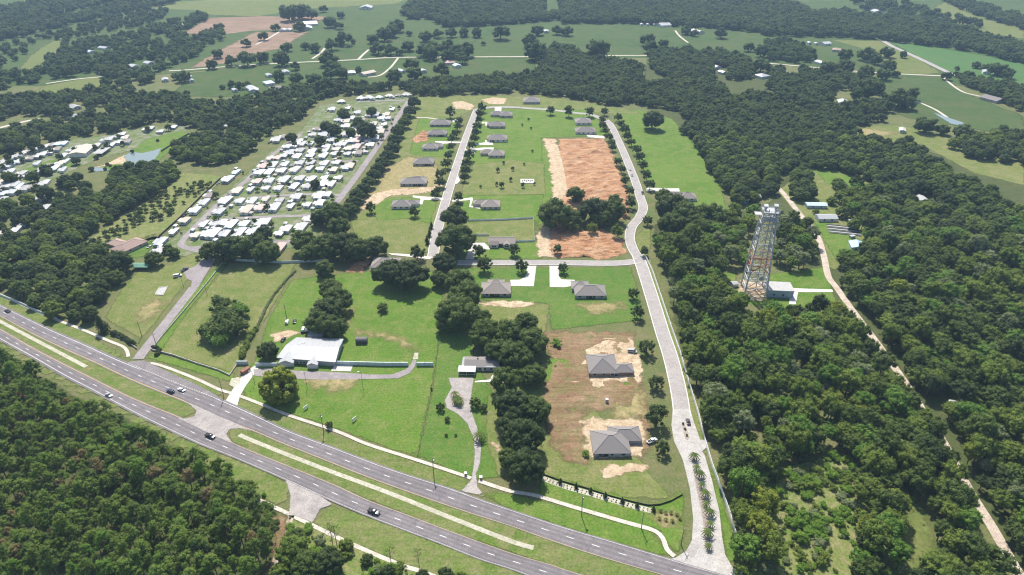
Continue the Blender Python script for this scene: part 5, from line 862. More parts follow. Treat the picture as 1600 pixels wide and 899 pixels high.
for q, lab in (((-21.9,232.74), "white topped letter box left of the ranch drive"), ((-14.56,230.32), "dark letter box right of the ranch drive")):
    o = tag(empty("gate_pillar", (*q, 0)), lab, "pillar"); block("shaft", m_stuccobr, o, -.5, .5, -.5, .5, 0, 1.5); block("cap", m_vinyl, o, -.65, .65, -.65, .65, 1.5, 1.75)
box_thing("storage_box", (268.43,484.6), .3, 4, 2.4, 2.0, m_metw, "white storage box beside the vegetable plots", "storage box"); box_thing("storage_box", (279.6,513.1), .1, 4, 2.6, 2.2, m_metw, "white storage box right of the white roofed home", "storage box")
# carts, trailers and sundries behind the white building
tr = tag(empty("flatbed_trailer", (*(-127.48,353.51), 0), .1), "black trailer loaded with white tanks behind the white roofed building", "trailer")
block("bed", m_black, tr, -4, 4, -2.3, 2.3, .6, 1.3)
for x in (-2.6, 0, 2.6):
    for y in (-1.1, 1.1): MB().tube((x, y, 1.3), (x, y, 2.6), 1.0, .9, n=10).part("tank", m_vinyl, tr)
for x in (-2, 2):
    for y in (-2.4, 2.4): MB().tube((x, y - .15, .45), (x, y + .15, .45), .45, n=10).part("wheel", m_rubber, tr)
vc = tag(empty("vegetable_plot", (*(267.69,498.6), 0), -.25), "dark net covered vegetable rows beside the white roofed home", "vegetable plot")
for k in range(7): MB().box(-12, 12, -9 + k * 2.7, -7.6 + k * 2.7, 0, .55).part("row_cover", m_stuccog if k % 2 else m_darkwood, vc)
fr_ = tag(empty("court_border", (*(-242.04,396.74), 0)), "pale kerb around the grey court on the park green", "kerb", kind="structure")
cpts = [np.array(a) - np.array((-242.04,396.74)) for a in [(-242.64,397.58),(-243.97,407.4),(-238.81,408.3),(-236.82,396.74)]]
for i in range(4):
    a, b = cpts[i], cpts[(i + 1) % 4]; MB().tube((*a, .3), (*b, .3), .35, n=4).part("border_edge", m_walk, fr_)

# ------------------------------------------------------------------ vehicles
WHEEL = MB().tube((0, -.13, 0), (0, .13, 0), .34, n=14).mesh("wheel", m_rubber); RIM = MB().tube((0, -.14, 0), (0, .14, 0), .2, n=10).mesh("rim", m_rim)
def bevelled(b, name, m, w=.08):
    import bmesh
    bm = bmesh.new(); vs = [bm.verts.new(p) for p in b.v]
    for f in b.f: bm.faces.new([vs[i] for i in f])
    bmesh.ops.bevel(bm, geom=list(bm.edges), offset=w, segments=2, affect='EDGES', profile=.6, clamp_overlap=True)
    bmesh.ops.recalc_face_normals(bm, faces=bm.faces); me = bpy.data.meshes.new(name); bm.to_mesh(me); bm.free(); me.materials.append(m)
    me.polygons.foreach_set("use_smooth", np.ones(len(me.polygons), bool)); return me
def vehicle(q, q2, kind, paint, label, z=.30):
    rz = math.atan2(q2[1] - q[1], q2[0] - q[0]); o = tag(empty({"pickup": "pickup_truck", "suv": "suv", "sedan": "car", "van": "van"}[kind], (q[0], q[1], z), rz), label, {"pickup": "pickup", "van": "van"}.get(kind, "car"))
    L, W = {"pickup": (5.8, 2.0), "suv": (4.9, 1.95), "sedan": (4.7, 1.85), "van": (5.6, 2.1)}[kind]; h = L / 2
    if kind == "sedan": body = [(-h, .35), (-h, .85), (-h + .9, .95), (h - 1.5, .95), (h - .1, .75), (h, .4)]; cab = [(-h + .7, .94), (-h + 1.5, 1.42), (h - 2.3, 1.45), (h - 1.4, .94)]
    elif kind == "suv": body = [(-h, .4), (-h, 1.05), (h - 1.4, 1.08), (h - .1, .95), (h, .45)]; cab = [(-h + .1, 1.05), (-h + .35, 1.68), (h - 2.0, 1.72), (h - 1.25, 1.06)]
    elif kind == "van": body = [(-h, .4), (-h, 1.25), (h - 1.0, 1.25), (h - .05, 1.0), (h, .45)]; cab = [(-h + .03, 1.22), (-h + .1, 2.05), (h - 1.7, 2.1), (h - .9, 1.22)]
    else: body = [(-h, .5), (-h, 1.15), (h - 1.5, 1.18), (h - .1, 1.05), (h, .5)]; cab = [(-h + 2.05, 1.15), (-h + 2.2, 1.82), (h - 2.1, 1.85), (h - 1.4, 1.16)]
    b = MB().prism(body, -W / 2, W / 2); obj("body", bevelled(b, "body", paint, .07), o)
    g = MB().prism(cab, -W / 2 + .14, W / 2 - .14); gl = obj("cabin_glass", bevelled(g, "cabin_glass", m_glass, .05), o)
    x0, x1, zt = cab[1][0] + .05, cab[2][0] - .05, cab[2][1]; rf = MB().box(x0, x1, -W / 2 + .2, W / 2 - .2, zt - .06, zt + .05); obj("roof", bevelled(rf, "roof", paint, .04), o)
    if kind == "pickup":
        MB().box(-h + .12, -h + 1.95, -W / 2 + .2, W / 2 - .2, 1.0, 1.19).part("load_bed", m_black, o)
    for sx in (-1, 1):
        for sy in (-1, 1):
            w_ = obj("wheel", WHEEL, o, (sx * (h - .95), sy * (W / 2 - .1), .34)); obj("rim", RIM, w_)
    for sy in (-1, 1):
        MB().box(h - .12, h + .01, sy * (W / 2 - .35) - .2, sy * (W / 2 - .35) + .2, .62, .8).part("headlight", m_lampw, o); MB().box(-h - .01, -h + .08, sy * (W / 2 - .3) - .16, sy * (W / 2 - .3) + .16, .68, .9).part("tail_light", m_lampr, o)
    return o
cp_w = carpaint("white car paint", (.72,.72,.72)); cp_k = carpaint("black car paint", (.02,.02,.025)); cp_s = carpaint("silver car paint", (.42,.43,.44)); cp_b = carpaint("dark blue car paint", (.03,.045,.09)); cp_g = carpaint("dark grey car paint", (.07,.07,.075))
vehicle((-329.11,376.16), (-337.63,381.25), "sedan", cp_g, "dark grey car at the far left of the highway")
vehicle((-187.33,293.87), (-195.16,298.03), "suv", cp_b, "dark blue car ahead of the white one on the highway")
vehicle((-181.93,295.25), (-189.25,299.16), "sedan", cp_w, "white car behind the dark blue one on the highway")
vehicle((-219.59,290.6), (-210.28,285.53), "sedan", cp_s, "silver car on the southern carriageway")
vehicle((-152.11,258.55), (-145.84,255.56), "pickup", cp_k, "black pickup near the median crossing")
vehicle((-61.19,210.24), (-56.44,208.1), "pickup", cp_k, "black pickup beside the south verge")
vehicle((71.73,331.14), (76.1,329.85), "van", cp_s, "silver van parked beside the upper new house", .28)
vehicle((69.96,255.1), (73.33,256.93), "pickup", cp_w, "white pickup parked beside the lower new house", .28)
vehicle((115.48,633.8), (115.48,644.3), "sedan", cp_w, "white car parked on the loop street, upper of two", .26)
vehicle((115.04,618.4), (115.28,630.3), "sedan", cp_s, "silver car parked on the loop street, lower of two", .26)
vehicle((117.89,574.3), (117.34,564.0), "suv", cp_g, "dark grey car parked by the lone eastern drive", .26)
vehicle((-143.14,362.92), (-143.79,367.38), "suv", cp_w, "white car parked on the grass behind the building", .2)
vehicle((-138.56,364.02), (-139.06,368.13), "sedan", cp_k, "black car parked on the grass beside the white one", .2)
vehicle((-139.86,343.77), (-139.27,347.2), "sedan", cp_k, "black car tucked behind the white roofed building", .2)
vehicle((-236.44,431.6), (-234.76,435.4), "pickup", cp_b, "dark blue pickup on the widened park lane", .3)
vehicle((-237.58,422.2), (-233.79,424.1), "van", cp_w, "white camper van at the park lane edge", .3)
vehicle((91.19,269.26), (91.38,277.74), "sedan", cp_g, "grey car passing the small entrance island", .32)

# small cars beside the homes of the park: body, glass and wheels share their meshes
def simple_car_meshes():
    b = MB().prism([(-2.3, .35), (-2.3, .85), (-1.4, .95), (.85, .95), (2.2, .75), (2.3, .4)], -.9, .9); g = MB().prism([(-1.6, .94), (-.85, 1.42), (.05, 1.45), (.9, .94)], -.76, .76)
    return bevelled(b, "body", cp_w, .06), bevelled(g, "cabin_glass", m_glass, .05)
SCB, SCG = simple_car_meshes()
for j, (x, y, i, rn) in enumerate(allmh):
    if j % 3 != 1: continue
    c, s_ = math.cos(PARK), math.sin(PARK); u, w_ = RNG.uniform(-9, -6), 6.2; cn, cm = RNG.choice((("white", cp_w), ("silver", cp_s), ("dark grey", cp_g), ("dark blue", cp_b)))
    o = tag(empty("parked_car", (x + c * u - s_ * w_, y + s_ * u + c * w_, .2), PARK + RNG.uniform(-.1, .1)), "%s car by home %s from left %s" % (cn, nth(i), rn), "car", "cars parked in the home park")
    recolour(obj("body", SCB, o), cm); obj("cabin_glass", SCG, o)
    for sx in (-1, 1):
        for sy in (-1, 1): obj("wheel", WHEEL, o, (sx * 1.4, sy * .82, .34))

# ------------------------------------------------------------------ trees
ICO = None
def ico():
    t = (1 + 5 ** .5) / 2; v = np.array([(-1,t,0),(1,t,0),(-1,-t,0),(1,-t,0),(0,-1,t),(0,1,t),(0,-1,-t),(0,1,-t),(t,0,-1),(t,0,1),(-t,0,-1),(-t,0,1)], float)
    v /= np.linalg.norm(v[0]); f = np.array([(0,11,5),(0,5,1),(0,1,7),(0,7,10),(0,10,11),(1,5,9),(5,11,4),(11,10,2),(10,7,6),(7,1,8),(3,9,4),(3,4,2),(3,2,6),(3,6,8),(3,8,9),(4,9,5),(2,4,11),(6,2,10),(8,6,7),(9,8,1)]); return v, f
IV, IF = ico()
def crown_arrays(rng, cl, leaf, per, core=.72, up=.15):
    """cl = clumps (x,y,z,r); leaf-sized faces are spread over every clump, round a rough core"""
    Vs, Fs, Ts = [], [], []; n = 0
    for (x, y, z, r) in cl:
        k = max(8, int(per * (r / .2) ** 2)); d = rng.normal(size=(k, 3)); d[:, 2] += up; d /= np.linalg.norm(d, axis=1)[:, None]
        d[:, 2] = np.where(d[:, 2] < -.45, -d[:, 2], d[:, 2])
        rad = r * (.72 + .42 * rng.random(k) ** .7)
        c = np.array((x, y, z)) + d * rad[:, None]
        nn = d + rng.normal(size=(k, 3)) * .5; nn[:, 2] += .45; nn /= np.linalg.norm(nn, axis=1)[:, None]
        a = np.cross(nn, rng.normal(size=(k, 3))); a /= np.linalg.norm(a, axis=1)[:, None]; b = np.cross(nn, a)
        s = leaf * (.6 + .8 * rng.random(k))[:, None]; a *= s; b *= s * .75
        q = np.stack([c - a - b * .5, c + a * .3 - b, c + a + b * .4, c - a * .3 + b], 1)
        Vs.append(q.reshape(-1, 3)); Fs.append((np.arange(k)[:, None] * 4 + np.arange(4) + n)); n += 4 * k
        Ts.append(np.clip(rng.normal(.42, .25, k) + .6 * (rng.random() - .5), 0, 1))
    V = np.concatenate(Vs); F = np.concatenate(Fs); T_ = np.concatenate(Ts)
    cv, cf = [], []; m = len(V)
    for (x, y, z, r) in cl:
        w = IV * (r * core * (.85 + .3 * rng.random((12, 1)))) + np.array((x, y, z)); cv.append(w); cf.append(IF + m); m += 12
    return V, F, T_, np.concatenate(cv), np.concatenate(cf)
def build_mesh(name, V, quads, tris, tint, mats, matidx):
    me = bpy.data.meshes.new(name); nv = len(V); nq, ntr = len(quads), len(tris)
    me.vertices.add(nv); me.vertices.foreach_set("co", V.astype(np.float32).ravel())
    loops = np.concatenate([quads.ravel(), tris.ravel()]).astype(np.int32); me.loops.add(len(loops)); me.loops.foreach_set("vertex_index", loops)
    me.polygons.add(nq + ntr); st = np.concatenate([np.arange(nq) * 4, nq * 4 + np.arange(ntr) * 3]).astype(np.int32)
    me.polygons.foreach_set("loop_start", st)
    try: me.polygons.foreach_set("loop_total", np.concatenate([np.full(nq, 4), np.full(ntr, 3)]).astype(np.int32))
    except Exception: pass
    for m in mats: me.materials.append(m)
    me.polygons.foreach_set("material_index", matidx.astype(np.int32))
    a = me.attributes.new("tint", 'FLOAT', 'FACE'); a.data.foreach_set("value", tint.astype(np.float32)); me.update(calc_edges=True); me.validate(); return me
def clumps_ellipsoid(rng, n, rx, rz, zc, r0, r1, flat=0.0, inner=.35):
    out = []
    for k in range(n):
        d = rng.normal(size=3); d /= np.linalg.norm(d)
        if d[2] < -flat: d[2] = -d[2] * .6
        u = inner + (1 - inner) * rng.random() ** .5; r = r0 + (r1 - r0) * rng.random()
        out.append((d[0] * (rx - r * .75) * u, d[1] * (rx - r * .75) * u, zc + d[2] * (rz - r * .6) * u, r))
    return out
def trunk_mb(rng, h, r, limbs, reach, zl):
    b = MB(); b.tube((0, 0, -.02), (.01, 0, h * .5), r, r * .75, 7); b.tube((.01, 0, h * .5), (0, .015, h), r * .75, r * .45, 6)
    for k in range(limbs):
        t = 2 * math.pi * (k + rng.random() * .6) / limbs; z0 = h * (.45 + .4 * rng.random()); rr = reach * (.6 + .5 * rng.random())
        m1 = (rr * .5 * math.cos(t), rr * .5 * math.sin(t), z0 + zl * .45); b.tube((0, 0, z0), m1, r * .5, r * .36, 5); b.tube(m1, (rr * math.cos(t), rr * math.sin(t), z0 + zl), r * .36, r * .14, 5)
    return b
KIND = {}   # kind -> list of (trunk mesh, crown mesh, combined mesh by leaf material)
def make_kind(kind, nvar, fn, leaf, per, leafmat, bark, tr, core=.72, up=.15):
    KIND[kind] = []
    for v in range(nvar):
        rng = np.random.default_rng(1000 + hash_kind(kind) * 17 + v); cl = fn(rng); V, F, T_, CV, CF = crown_arrays(rng, cl, leaf, per, core, up)
        V2 = np.concatenate([V, CV]); tint = np.concatenate([T_, np.full(len(CF), .2)])
        crown = build_mesh("crown", V2, F, CF, tint, [leafmat], np.zeros(len(F) + len(CF)))
        tb = tr(rng); trunk = tb.mesh("trunk", bark)
        KIND[kind].append([trunk, crown, (V2, F, CF, tint, tb)])
def hash_kind(k): return sum(ord(c) for c in k)
def combined(kind, v, leafmat, bark):
    V2, F, CF, tint, tb = KIND[kind][v][2]; n = len(V2); q4 = [f for f in tb.f if len(f) == 4]
    q = np.concatenate([F, np.array(q4) + n]); V = np.concatenate([V2, np.array(tb.v)])
    mi = np.concatenate([np.zeros(len(F)), np.ones(len(q4)), np.zeros(len(CF))]); ti = np.concatenate([tint[:len(F)], np.zeros(len(q4)), tint[len(F):]])
    return build_mesh("woodland_tree", V, q, CF, ti, [leafmat, bark], mi)
# every tree mesh is one metre wide; it is scaled to its own width
make_kind("oak", 6, lambda r: clumps_ellipsoid(r, 78, .55, .40, .43, .085, .165, .8, .45), .024, 60, m_oak, m_bark, lambda r: trunk_mb(r, .36, .042, 6, .36, .2), .85)
make_kind("dome", 1, lambda r: clumps_ellipsoid(r, 120, .53, .50, .40, .07, .13, .9, .6), .020, 70, m_yelleaf, m_bark, lambda r: trunk_mb(r, .36, .03, 6, .3, .2), .9)
make_kind("wood", 6, lambda r: clumps_ellipsoid(r, 54, .54, .46, .72, .075, .16, .7), .025, 60, m_oakl, m_bark, lambda r: trunk_mb(r, .62, .034, 5, .3, .3))
make_kind("street", 4, lambda r: clumps_ellipsoid(r, 40, .52, .44, .56, .09, .17, .85), .030, 46, m_street, m_bark, lambda r: trunk_mb(r, .5, .03, 5, .25, .25))
def pine_cl(r):
    out = []
    for k in range(34):
        u = r.random() ** .8; z = .95 + u * .85; rad = .44 * (1 - u * u) ** .5 * (.35 + .65 * r.random()) + .02; t = r.random() * 6.283
        out.append((rad * math.cos(t), rad * math.sin(t), z, .095 + .09 * r.random()))
    return out
make_kind("pine", 6, pine_cl, .030, 44, m_pine, m_barkp, lambda r: trunk_mb(r, 1.55, .034, 6, .25, .12), .6)
def tall_cl(r):
    out = []
    for k in range(26):
        u = r.random(); z = 1.25 + u * .85; rad = .46 * math.sin(math.pi * (.15 + .8 * u)) * (.4 + .6 * r.random()); t = r.random() * 6.283
        out.append((rad * math.cos(t), rad * math.sin(t), z, .055 + .05 * r.random()))
    return out
make_kind("tallpine", 4, tall_cl, .020, 46, m_pined, m_barkp, lambda r: trunk_mb(r, 2.0, .028, 9, .3, .1), .35)
make_kind("bush", 4, lambda r: clumps_ellipsoid(r, 22, .52, .34, .28, .10, .2, .0, .2), .034, 40, m_bush, m_bark, lambda r: trunk_mb(r, .18, .04, 4, .2, .1))
make_kind("cone", 2, lambda r: [(.16 * (1 - u) * math.cos(9 * u), .16 * (1 - u) * math.sin(9 * u), .25 + 1.3 * u, .34 * (1 - u) + .12) for u in np.linspace(0, 1, 9)], .05, 40, m_oakd, m_bark, lambda r: trunk_mb(r, .3, .05, 0, 0, 0))
FARK = 5
make_kind("far", FARK, lambda r: clumps_ellipsoid(r, 28, .55, .38, .38, .11, .20, .9, .4), .042, 26, m_farl, m_bark, lambda r: trunk_mb(r, .3, .04, 3, .3, .15), .85)

def tree(kind, x, y, w, label, group=None, mat=None, name="oak_tree", cat="tree", hz=1.0, z=0.0, flipz=None):
    v = RNG.randrange(len(KIND[kind])); o = tag(empty(name, (x, y, z), RNG.uniform(0, 6.28)), label, cat, group); o.scale = (w, w, w * hz)
    obj("trunk", KIND[kind][v][0], o); c = obj("crown", KIND[kind][v][1], o)
    if mat: recolour(c, mat)
    return o
def row(kind, pts, fmt, group, mats, name="oak_tree", hz=1.0, cat="tree", scale=1.03, jit=.0):
    for i, (x, y, w) in enumerate(pts):
        tree(kind, x, y, w * scale, fmt % nth(i), group, mats[RNG.randrange(len(mats))] if mats else None, name, cat, hz * RNG.uniform(.93, 1.08))
OAKM = [m_oak, m_oak, m_oakd]
row("oak", [(-180.12,443.8,19.6),(-207.84,446.0,21.6),(-200.54,448.0,21.7),(-194.43,458.8,19.2),(-179.93,445.4,16.9),(-223.85,449.1,15.1),(-156.56,460.9,19.3),(-136.94,450.1,22.7),(-123.69,450.2,23.6),(-113.04,447.7,19.8),(-101.13,454.4,17.2),(-132.83,424.0,13.6),(-145.72,509.2,20.8),(-157.16,507.4,14.6),(-136.56,490.0,17.2),(-147.77,446.4,16.9)], "%s large oak from the left in the belt at the foot of the home park", "oaks at the foot of the home park", OAKM)
row("oak", [(-192.98,480.3,13.0),(-252.89,452.6,9.5),(-260.07,459.8,7.7)], "%s tree standing on the lawns inside the home park", "park lawn trees", OAKM)
row("oak", [(-84.73,411.9,22.9),(-69.91,406.9,24.5)], "%s of two broad oaks in front of the half hidden house", None, [m_oakd])
row("oak", [(-46.39,503.3,21.6),(-41.92,456.7,27.6),(-49.03,430.9,16.5),(-49.49,409.7,13.3),(-35.37,398.68,19.8),(-29.88,378.9,21.6),(-34.91,357.36,25.4),(-39.67,354.51,15.9),(-17.79,362.29,10.5)], "%s oak down the avenue below the middle street", "oaks down the avenue below the middle street", OAKM)
row("oak", [(-15.28,337.52,19.9),(-3.08,340.71,19.2),(8.7,352.98,15.0),(12.04,330.29,18.8),(1.83,317.39,19.0),(-8.2,324.65,14.9)], "%s tree from the left in the light green grove behind the ranch house", "light green grove", [m_oakl, m_oak])
row("oak", [(-3.49,295.77,16.1),(11.35,302.21,14.9),(0,273.24,19.8),(11.22,272.17,16.5),(5.59,248.85,19.3),(6.51,230.38,17.2),(-1.22,238.46,10.9),(-0.64,261.79,14.2)], "%s oak down the dark column right of the ranch drive", "dark oak column", [m_oak, m_oakd])
row("oak", [(-115.7,362.51,21.7),(-113.62,377.77,19.1),(-121.72,393.93,15.4),(-119.2,352.76,18.2),(-110.39,348.47,17.2)], "%s oak of the clump behind the white roofed building", "oak clump behind the building", OAKM)
tree("oak", *[(-143.06,325.3,12.7)][0], "dark oak left of the white roofed building", None, m_oakd)
tree("dome", *[(-124.7,288.88,20.6)][0], "big round light green tree beside the concrete drive", None, m_yelleaf, "round_tree", hz=1.05)
row("bush", [(-189.44,377.59,19.2),(-176.26,350.42,26.0),(-185.87,347.28,17.3),(-175.01,372.24,14.0),(-170.85,351.44,17.4),(-177.71,340.17,17.8),(-184.08,368.08,16.4)], "%s bush of the round thicket in the olive paddock", "paddock thicket", [m_oak, m_fresh, m_oak], "thicket_bush", .95, "bush")
tree("cone", *[(-254.68,352.38,7.9)][0], "dark tree alone beside the left sidewalk", None, m_oakd)
tree("oak", *[(-261.09,439.6,13.0)][0], "leaning oak beside the green shed", None, m_oak); tree("oak", *[(-281.03,427.6,20.0)][0], "dark oak left of the green shed", None, m_oakd)
tree("street", *[(-233.13,447.7,3.8)][0], "small round bush at the end of the park lane", None, m_oakd, "round_bush", "bush")
SG = "street trees of the subdivision"
row("street", [(-73.15,807.1,13.7),(-61.41,778.8,11.1),(-61.49,757.8,9.4),(-61.94,733.7,9.9),(-65.26,713.0,10.3),(-64.78,688.8,8.7),(-64.66,662.6,9.1),(-65.02,636.8,11.3),(-67.35,607.3,11.4),(-66.23,588.4,11.1),(-66.56,572.2,8.6),(-68.58,563.5,8.5)], "%s street tree from the far end, west side of the middle street", SG, None, "street_tree")
row("street", [(-36.73,830.5,11.7),(-38.11,806.5,11.4),(-38.65,782.7,10.4),(-39.67,756.0,11.5),(-40.18,735.5,11.3),(-40.63,715.1,10.3),(-42.24,692.5,10.1),(-43.08,659.1,12.2),(-44.32,635.8,11.9),(-44.61,619.0,10.4),(-44.91,603.6,9.6),(-46.96,554.7,10.6),(-45.83,537.7,9.8)], "%s street tree from the far end, east side of the middle street", SG, None, "street_tree")
row("street", [(-81.87,524.7,9.6),(-119.64,532.4,9.7)], "%s round tree from the right on the mown western meadow", None, None, "street_tree")
row("cone", [(-65.24,501.6,3.9),(-65.28,487.2,4.0),(-65.87,473.8,4.0)], "%s dark columnar tree down the west side of the middle street", "columnar trees", None, "columnar_tree")
row("street", [(46.37,819.7,11.6),(68.14,811.3,13.0),(92.63,811.3,13.0),(111.86,817.5,10.0),(105,784.2,9.7),(103.07,761.1,10.2),(104.71,744.0,9.3),(105.38,720.6,9.7),(105.97,702.9,8.8),(104.86,688.8,8.7),(104.98,645.1,9.5),(106.05,625.2,8.6),(104.64,594.1,9.5),(104.99,568.5,9.1),(101.39,541.0,10.4),(94.91,525.5,8.0)], "%s street tree from the far end, inner side of the loop street", SG, None, "street_tree")
row("street", [(124.48,791.2,11.2),(124.77,765.8,10.2),(126.05,744.5,11.4),(125.68,722.4,11.1),(127.12,703.8,9.5),(128.36,677.5,10.5),(128.2,656.5,11.5),(127.93,631.6,11.2),(126.33,604.1,11.4),(125.65,582.5,9.9),(110.62,507.9,8.9),(99.1,454.3,8.1)], "%s street tree from the far end, outer side of the loop street", SG, None, "street_tree")
row("street", [(81.39,391.98,8.1),(80.05,367.7,9.4),(79.48,328.8,10.5),(79.3,296.51,9.5),(74,266.69,12.4),(73.18,247.03,7.8)], "%s street tree from the far end beside the entrance street", SG, None, "street_tree")
row("street", [(-69.98,448.5,12.3),(-19.7,430.1,11.9),(-24.72,451.1,10.9),(1.91,454.3,9.1),(6.87,429.7,10.5),(34.17,457.4,8.2),(36.6,427.9,7.8)], "%s street tree from the left along the cross street", SG, None, "street_tree")
row("oak", [(34.99,504.0,27.8),(45.37,503.2,20.6),(55.9,555.5,15.7),(66.01,514.5,24.1),(81.4,515.5,22.1),(88.64,544.3,13.2),(72.77,507.8,18.7)], "%s oak from the left in the clump between the clay lots", "oaks between the clay lots", OAKM)
row("street", [(48.41,493.4,9.2),(64.11,492.7,9.7),(82.83,484.8,11.0)], "%s small tree from the left in front of the clay lot oaks", None, [m_oakl, m_oak], "small_tree")
row("oak", [(131.34,517.3,27.3),(132.01,552.6,14.5),(140.3,505.0,25.8),(161.02,504.7,23.7),(152.1,483.2,17.0),(161.61,480.7,15.0),(126.52,491.6,21.3),(123.75,486.8,9.1),(143.76,489.2,20.2)], "%s oak of the clump in front of the lone eastern house", "oaks before the lone eastern house", OAKM)
tree("oak", *[(159.69,764.8,24.7)][0], "broad oak alone on the eastern field", None, m_oakd)
row("street", [(-8.28,649.1,3.2),(-13.63,627.5,4.3),(0.62,632.0,3.7),(-1.2,603.7,3.6),(-9.4,588.0,5.3),(-14.2,592.6,3.5),(10,588.5,4.1),(12.08,646.7,2.5),(-28.82,588.0,2.6),(20.76,594.2,2.7),(11.81,774.2,3.0),(19.67,796.6,3.0),(21.86,762.2,2.9),(21.31,684.4,2.7)], "%s sapling of the paler mown lot counted from the house side", "saplings on the mown lot", [m_oakd], "sapling", 1.2)
row("street", [(-19.74,282,6.8),(-15.23,279.08,4.7),(-37.87,278.88,5.1),(-33.5,270.34,3.3),(-33.26,259.13,1.9),(-28.44,259.3,1.6),(-44.43,295.83,1.8)], "%s shrub counted from the carport down the ranch house lawn", "shrubs of the ranch house", [m_oakd, m_oak], "lawn_shrub", .9, "shrub")
tree("street", *[(-93.66,265.43,4.3)][0], "clipped dark round bush beside the sidewalk pole", None, m_oakd, "round_bush", "bush", .9)
row("bush", [(-84.27,376.88,9.2)], "%s low leafy bush alone on the wide lawn", None, [m_oak], "low_bush", 1, "bush")
row("bush", [(27.02,338.1,8.5),(25.15,317.04,2.2),(35.89,245.96,5.0)], "%s low green bush from the left among the building lots", None, [m_bush], "low_bush", .8, "bush")
row("oak", [(-123.41,676.6,15.8),(-124.95,656.9,14.7),(-126.87,637.2,14.4),(-128.55,621.0,13.5),(-129.97,604.6,13.2),(-131.65,587.4,12.9),(-133.92,571.6,13.2),(-135.54,556.6,13.4),(-136.27,540.8,13.7),(-136.23,527.0,12.9),(-122.51,811.8,15.3),(-122.57,766.9,14.6),(-125.19,734.6,15.5),(-124.99,704.7,14.9),(-121.84,850.0,15.9),(-123.06,791.7,12.0)], "%s tree of the dense row beside the park's eastern street", "dense row beside the eastern park street", [m_oak, m_oakd])
row("oak", [(-89.9,185.54,13.0),(-82.26,178.78,11.8),(-74.12,181.15,11.8),(-69.17,191.23,5.9),(-59.38,184.28,5.2),(-50.06,178.36,5.6),(-90.86,194.14,8.1),(-26.77,176.48,6.6),(-35.82,177.1,5.1),(-93.18,178.11,7.7),(-20.33,175.23,6.1)], "%s dark tree from the dirt track along the bottom edge", "trees along the bottom edge", [m_oak, m_oakd, m_oakl])
for (x, y), h, lab in (((-73.54,192.22), 6.4, "tall thin pine beside the southern apron"), ((-75.79,193.84), 6.0, "second tall thin pine beside the southern apron"), ((-49.22,182.81), 6.0, "tall thin pine on the south verge"), ((-37.92,182.51), 5.4, "thin pine right of the south verge path"), ((-100.39,196.47), 4.6, "thin pine at the dirt track corner")):
    tree("tallpine", x, y, h, lab, None, None, "tall_pine")
row("oak", [(-444.2,619.7,7.4),(-427.4,687.3,5.3),(-421.9,664.1,5.2),(-401.8,645.9,3.8),(-397.35,633.5,3.7),(-409.3,630.8,5.6),(-397.38,643.2,3.2),(-395.04,683.5,4.0),(-384.63,719.5,3.5),(-433.8,649.1,8.9),(-449.4,624.5,11.1),(-426.3,533.5,15.1),(-406.1,516.8,15.8),(-447.6,601.5,11.9),(-467.2,599.8,13.1),(-410.3,559.4,14.6),(-412.2,592.0,13.0),(-407.0,601.5,11.9),(-395.76,508.2,9.4)], "%s tree in and around the far left home park", "trees of the far left park", OAKM)
AREA = [("far left fields", "384 65 16 339 82 18 330 99 18 360 92 21 385 89 27 285 117 27 347 135 9 362 130 15 375 132 15 387 129 9 291 145 11 165 126 17 185 127 13 345 151 7")]
row("far", [(-457.5,1225.6,17.6),(-473.0,1134.8,18.5),(-453.9,1059.6,17.4),(-432.8,1082.7,20.7),(-407.5,1082.4,26.5),(-479.9,994.7,13.7),(-464.6,981.6,19.8),(-395.27,941.5,7.9),(-384.01,948.2,13.2),(-370.28,941.4,13.1),(-367.27,962.2,8.0),(-429.1,905.4,9.3),(-561.7,958.5,15.0),(-546.3,962.1,11.5),(-379.38,892.9,5.8)], "%s tree standing out in the far left fields", "trees of the far left fields", None, "field_oak")
row("far", [(-227.16,1591.4,23.7),(-357.95,1517.7,17.4),(-355.68,1411.8,26.2),(-334.44,1392.3,18.5),(-377.53,1188.7,19.3),(-450.6,1372.2,18.3),(-405.0,1371.5,23.1),(-445.4,1281.8,18.3),(-354.47,1082.4,26.5),(-389.1,1100.3,21.0),(-349.12,1201.9,16.2),(-327.41,1181.0,20.2),(-304.13,1196.1,22.6),(-292.18,1238.0,29.9),(-278.29,1251.2,10.1),(-282.63,1082.3,28.5),(-264.86,1032.8,23.6),(-302.54,972.6,18.8),(-325.94,1053.5,14.4),(-330.96,987.1,19.0),(-228.18,1039.4,11.4),(-273.68,958.4,22.1),(-250.47,924.5,24.8),(-259.84,994.4,22.8),(-244.38,1002.0,19.3),(-456.8,1486.4,39.2),(-436.8,1509.6,39.7),(-414.3,1496.0,28.9),(-412.7,1596.6,19.6)], "%s tree in the pastures beyond the mobile home park", "pasture trees beyond the home park", None, "field_oak")
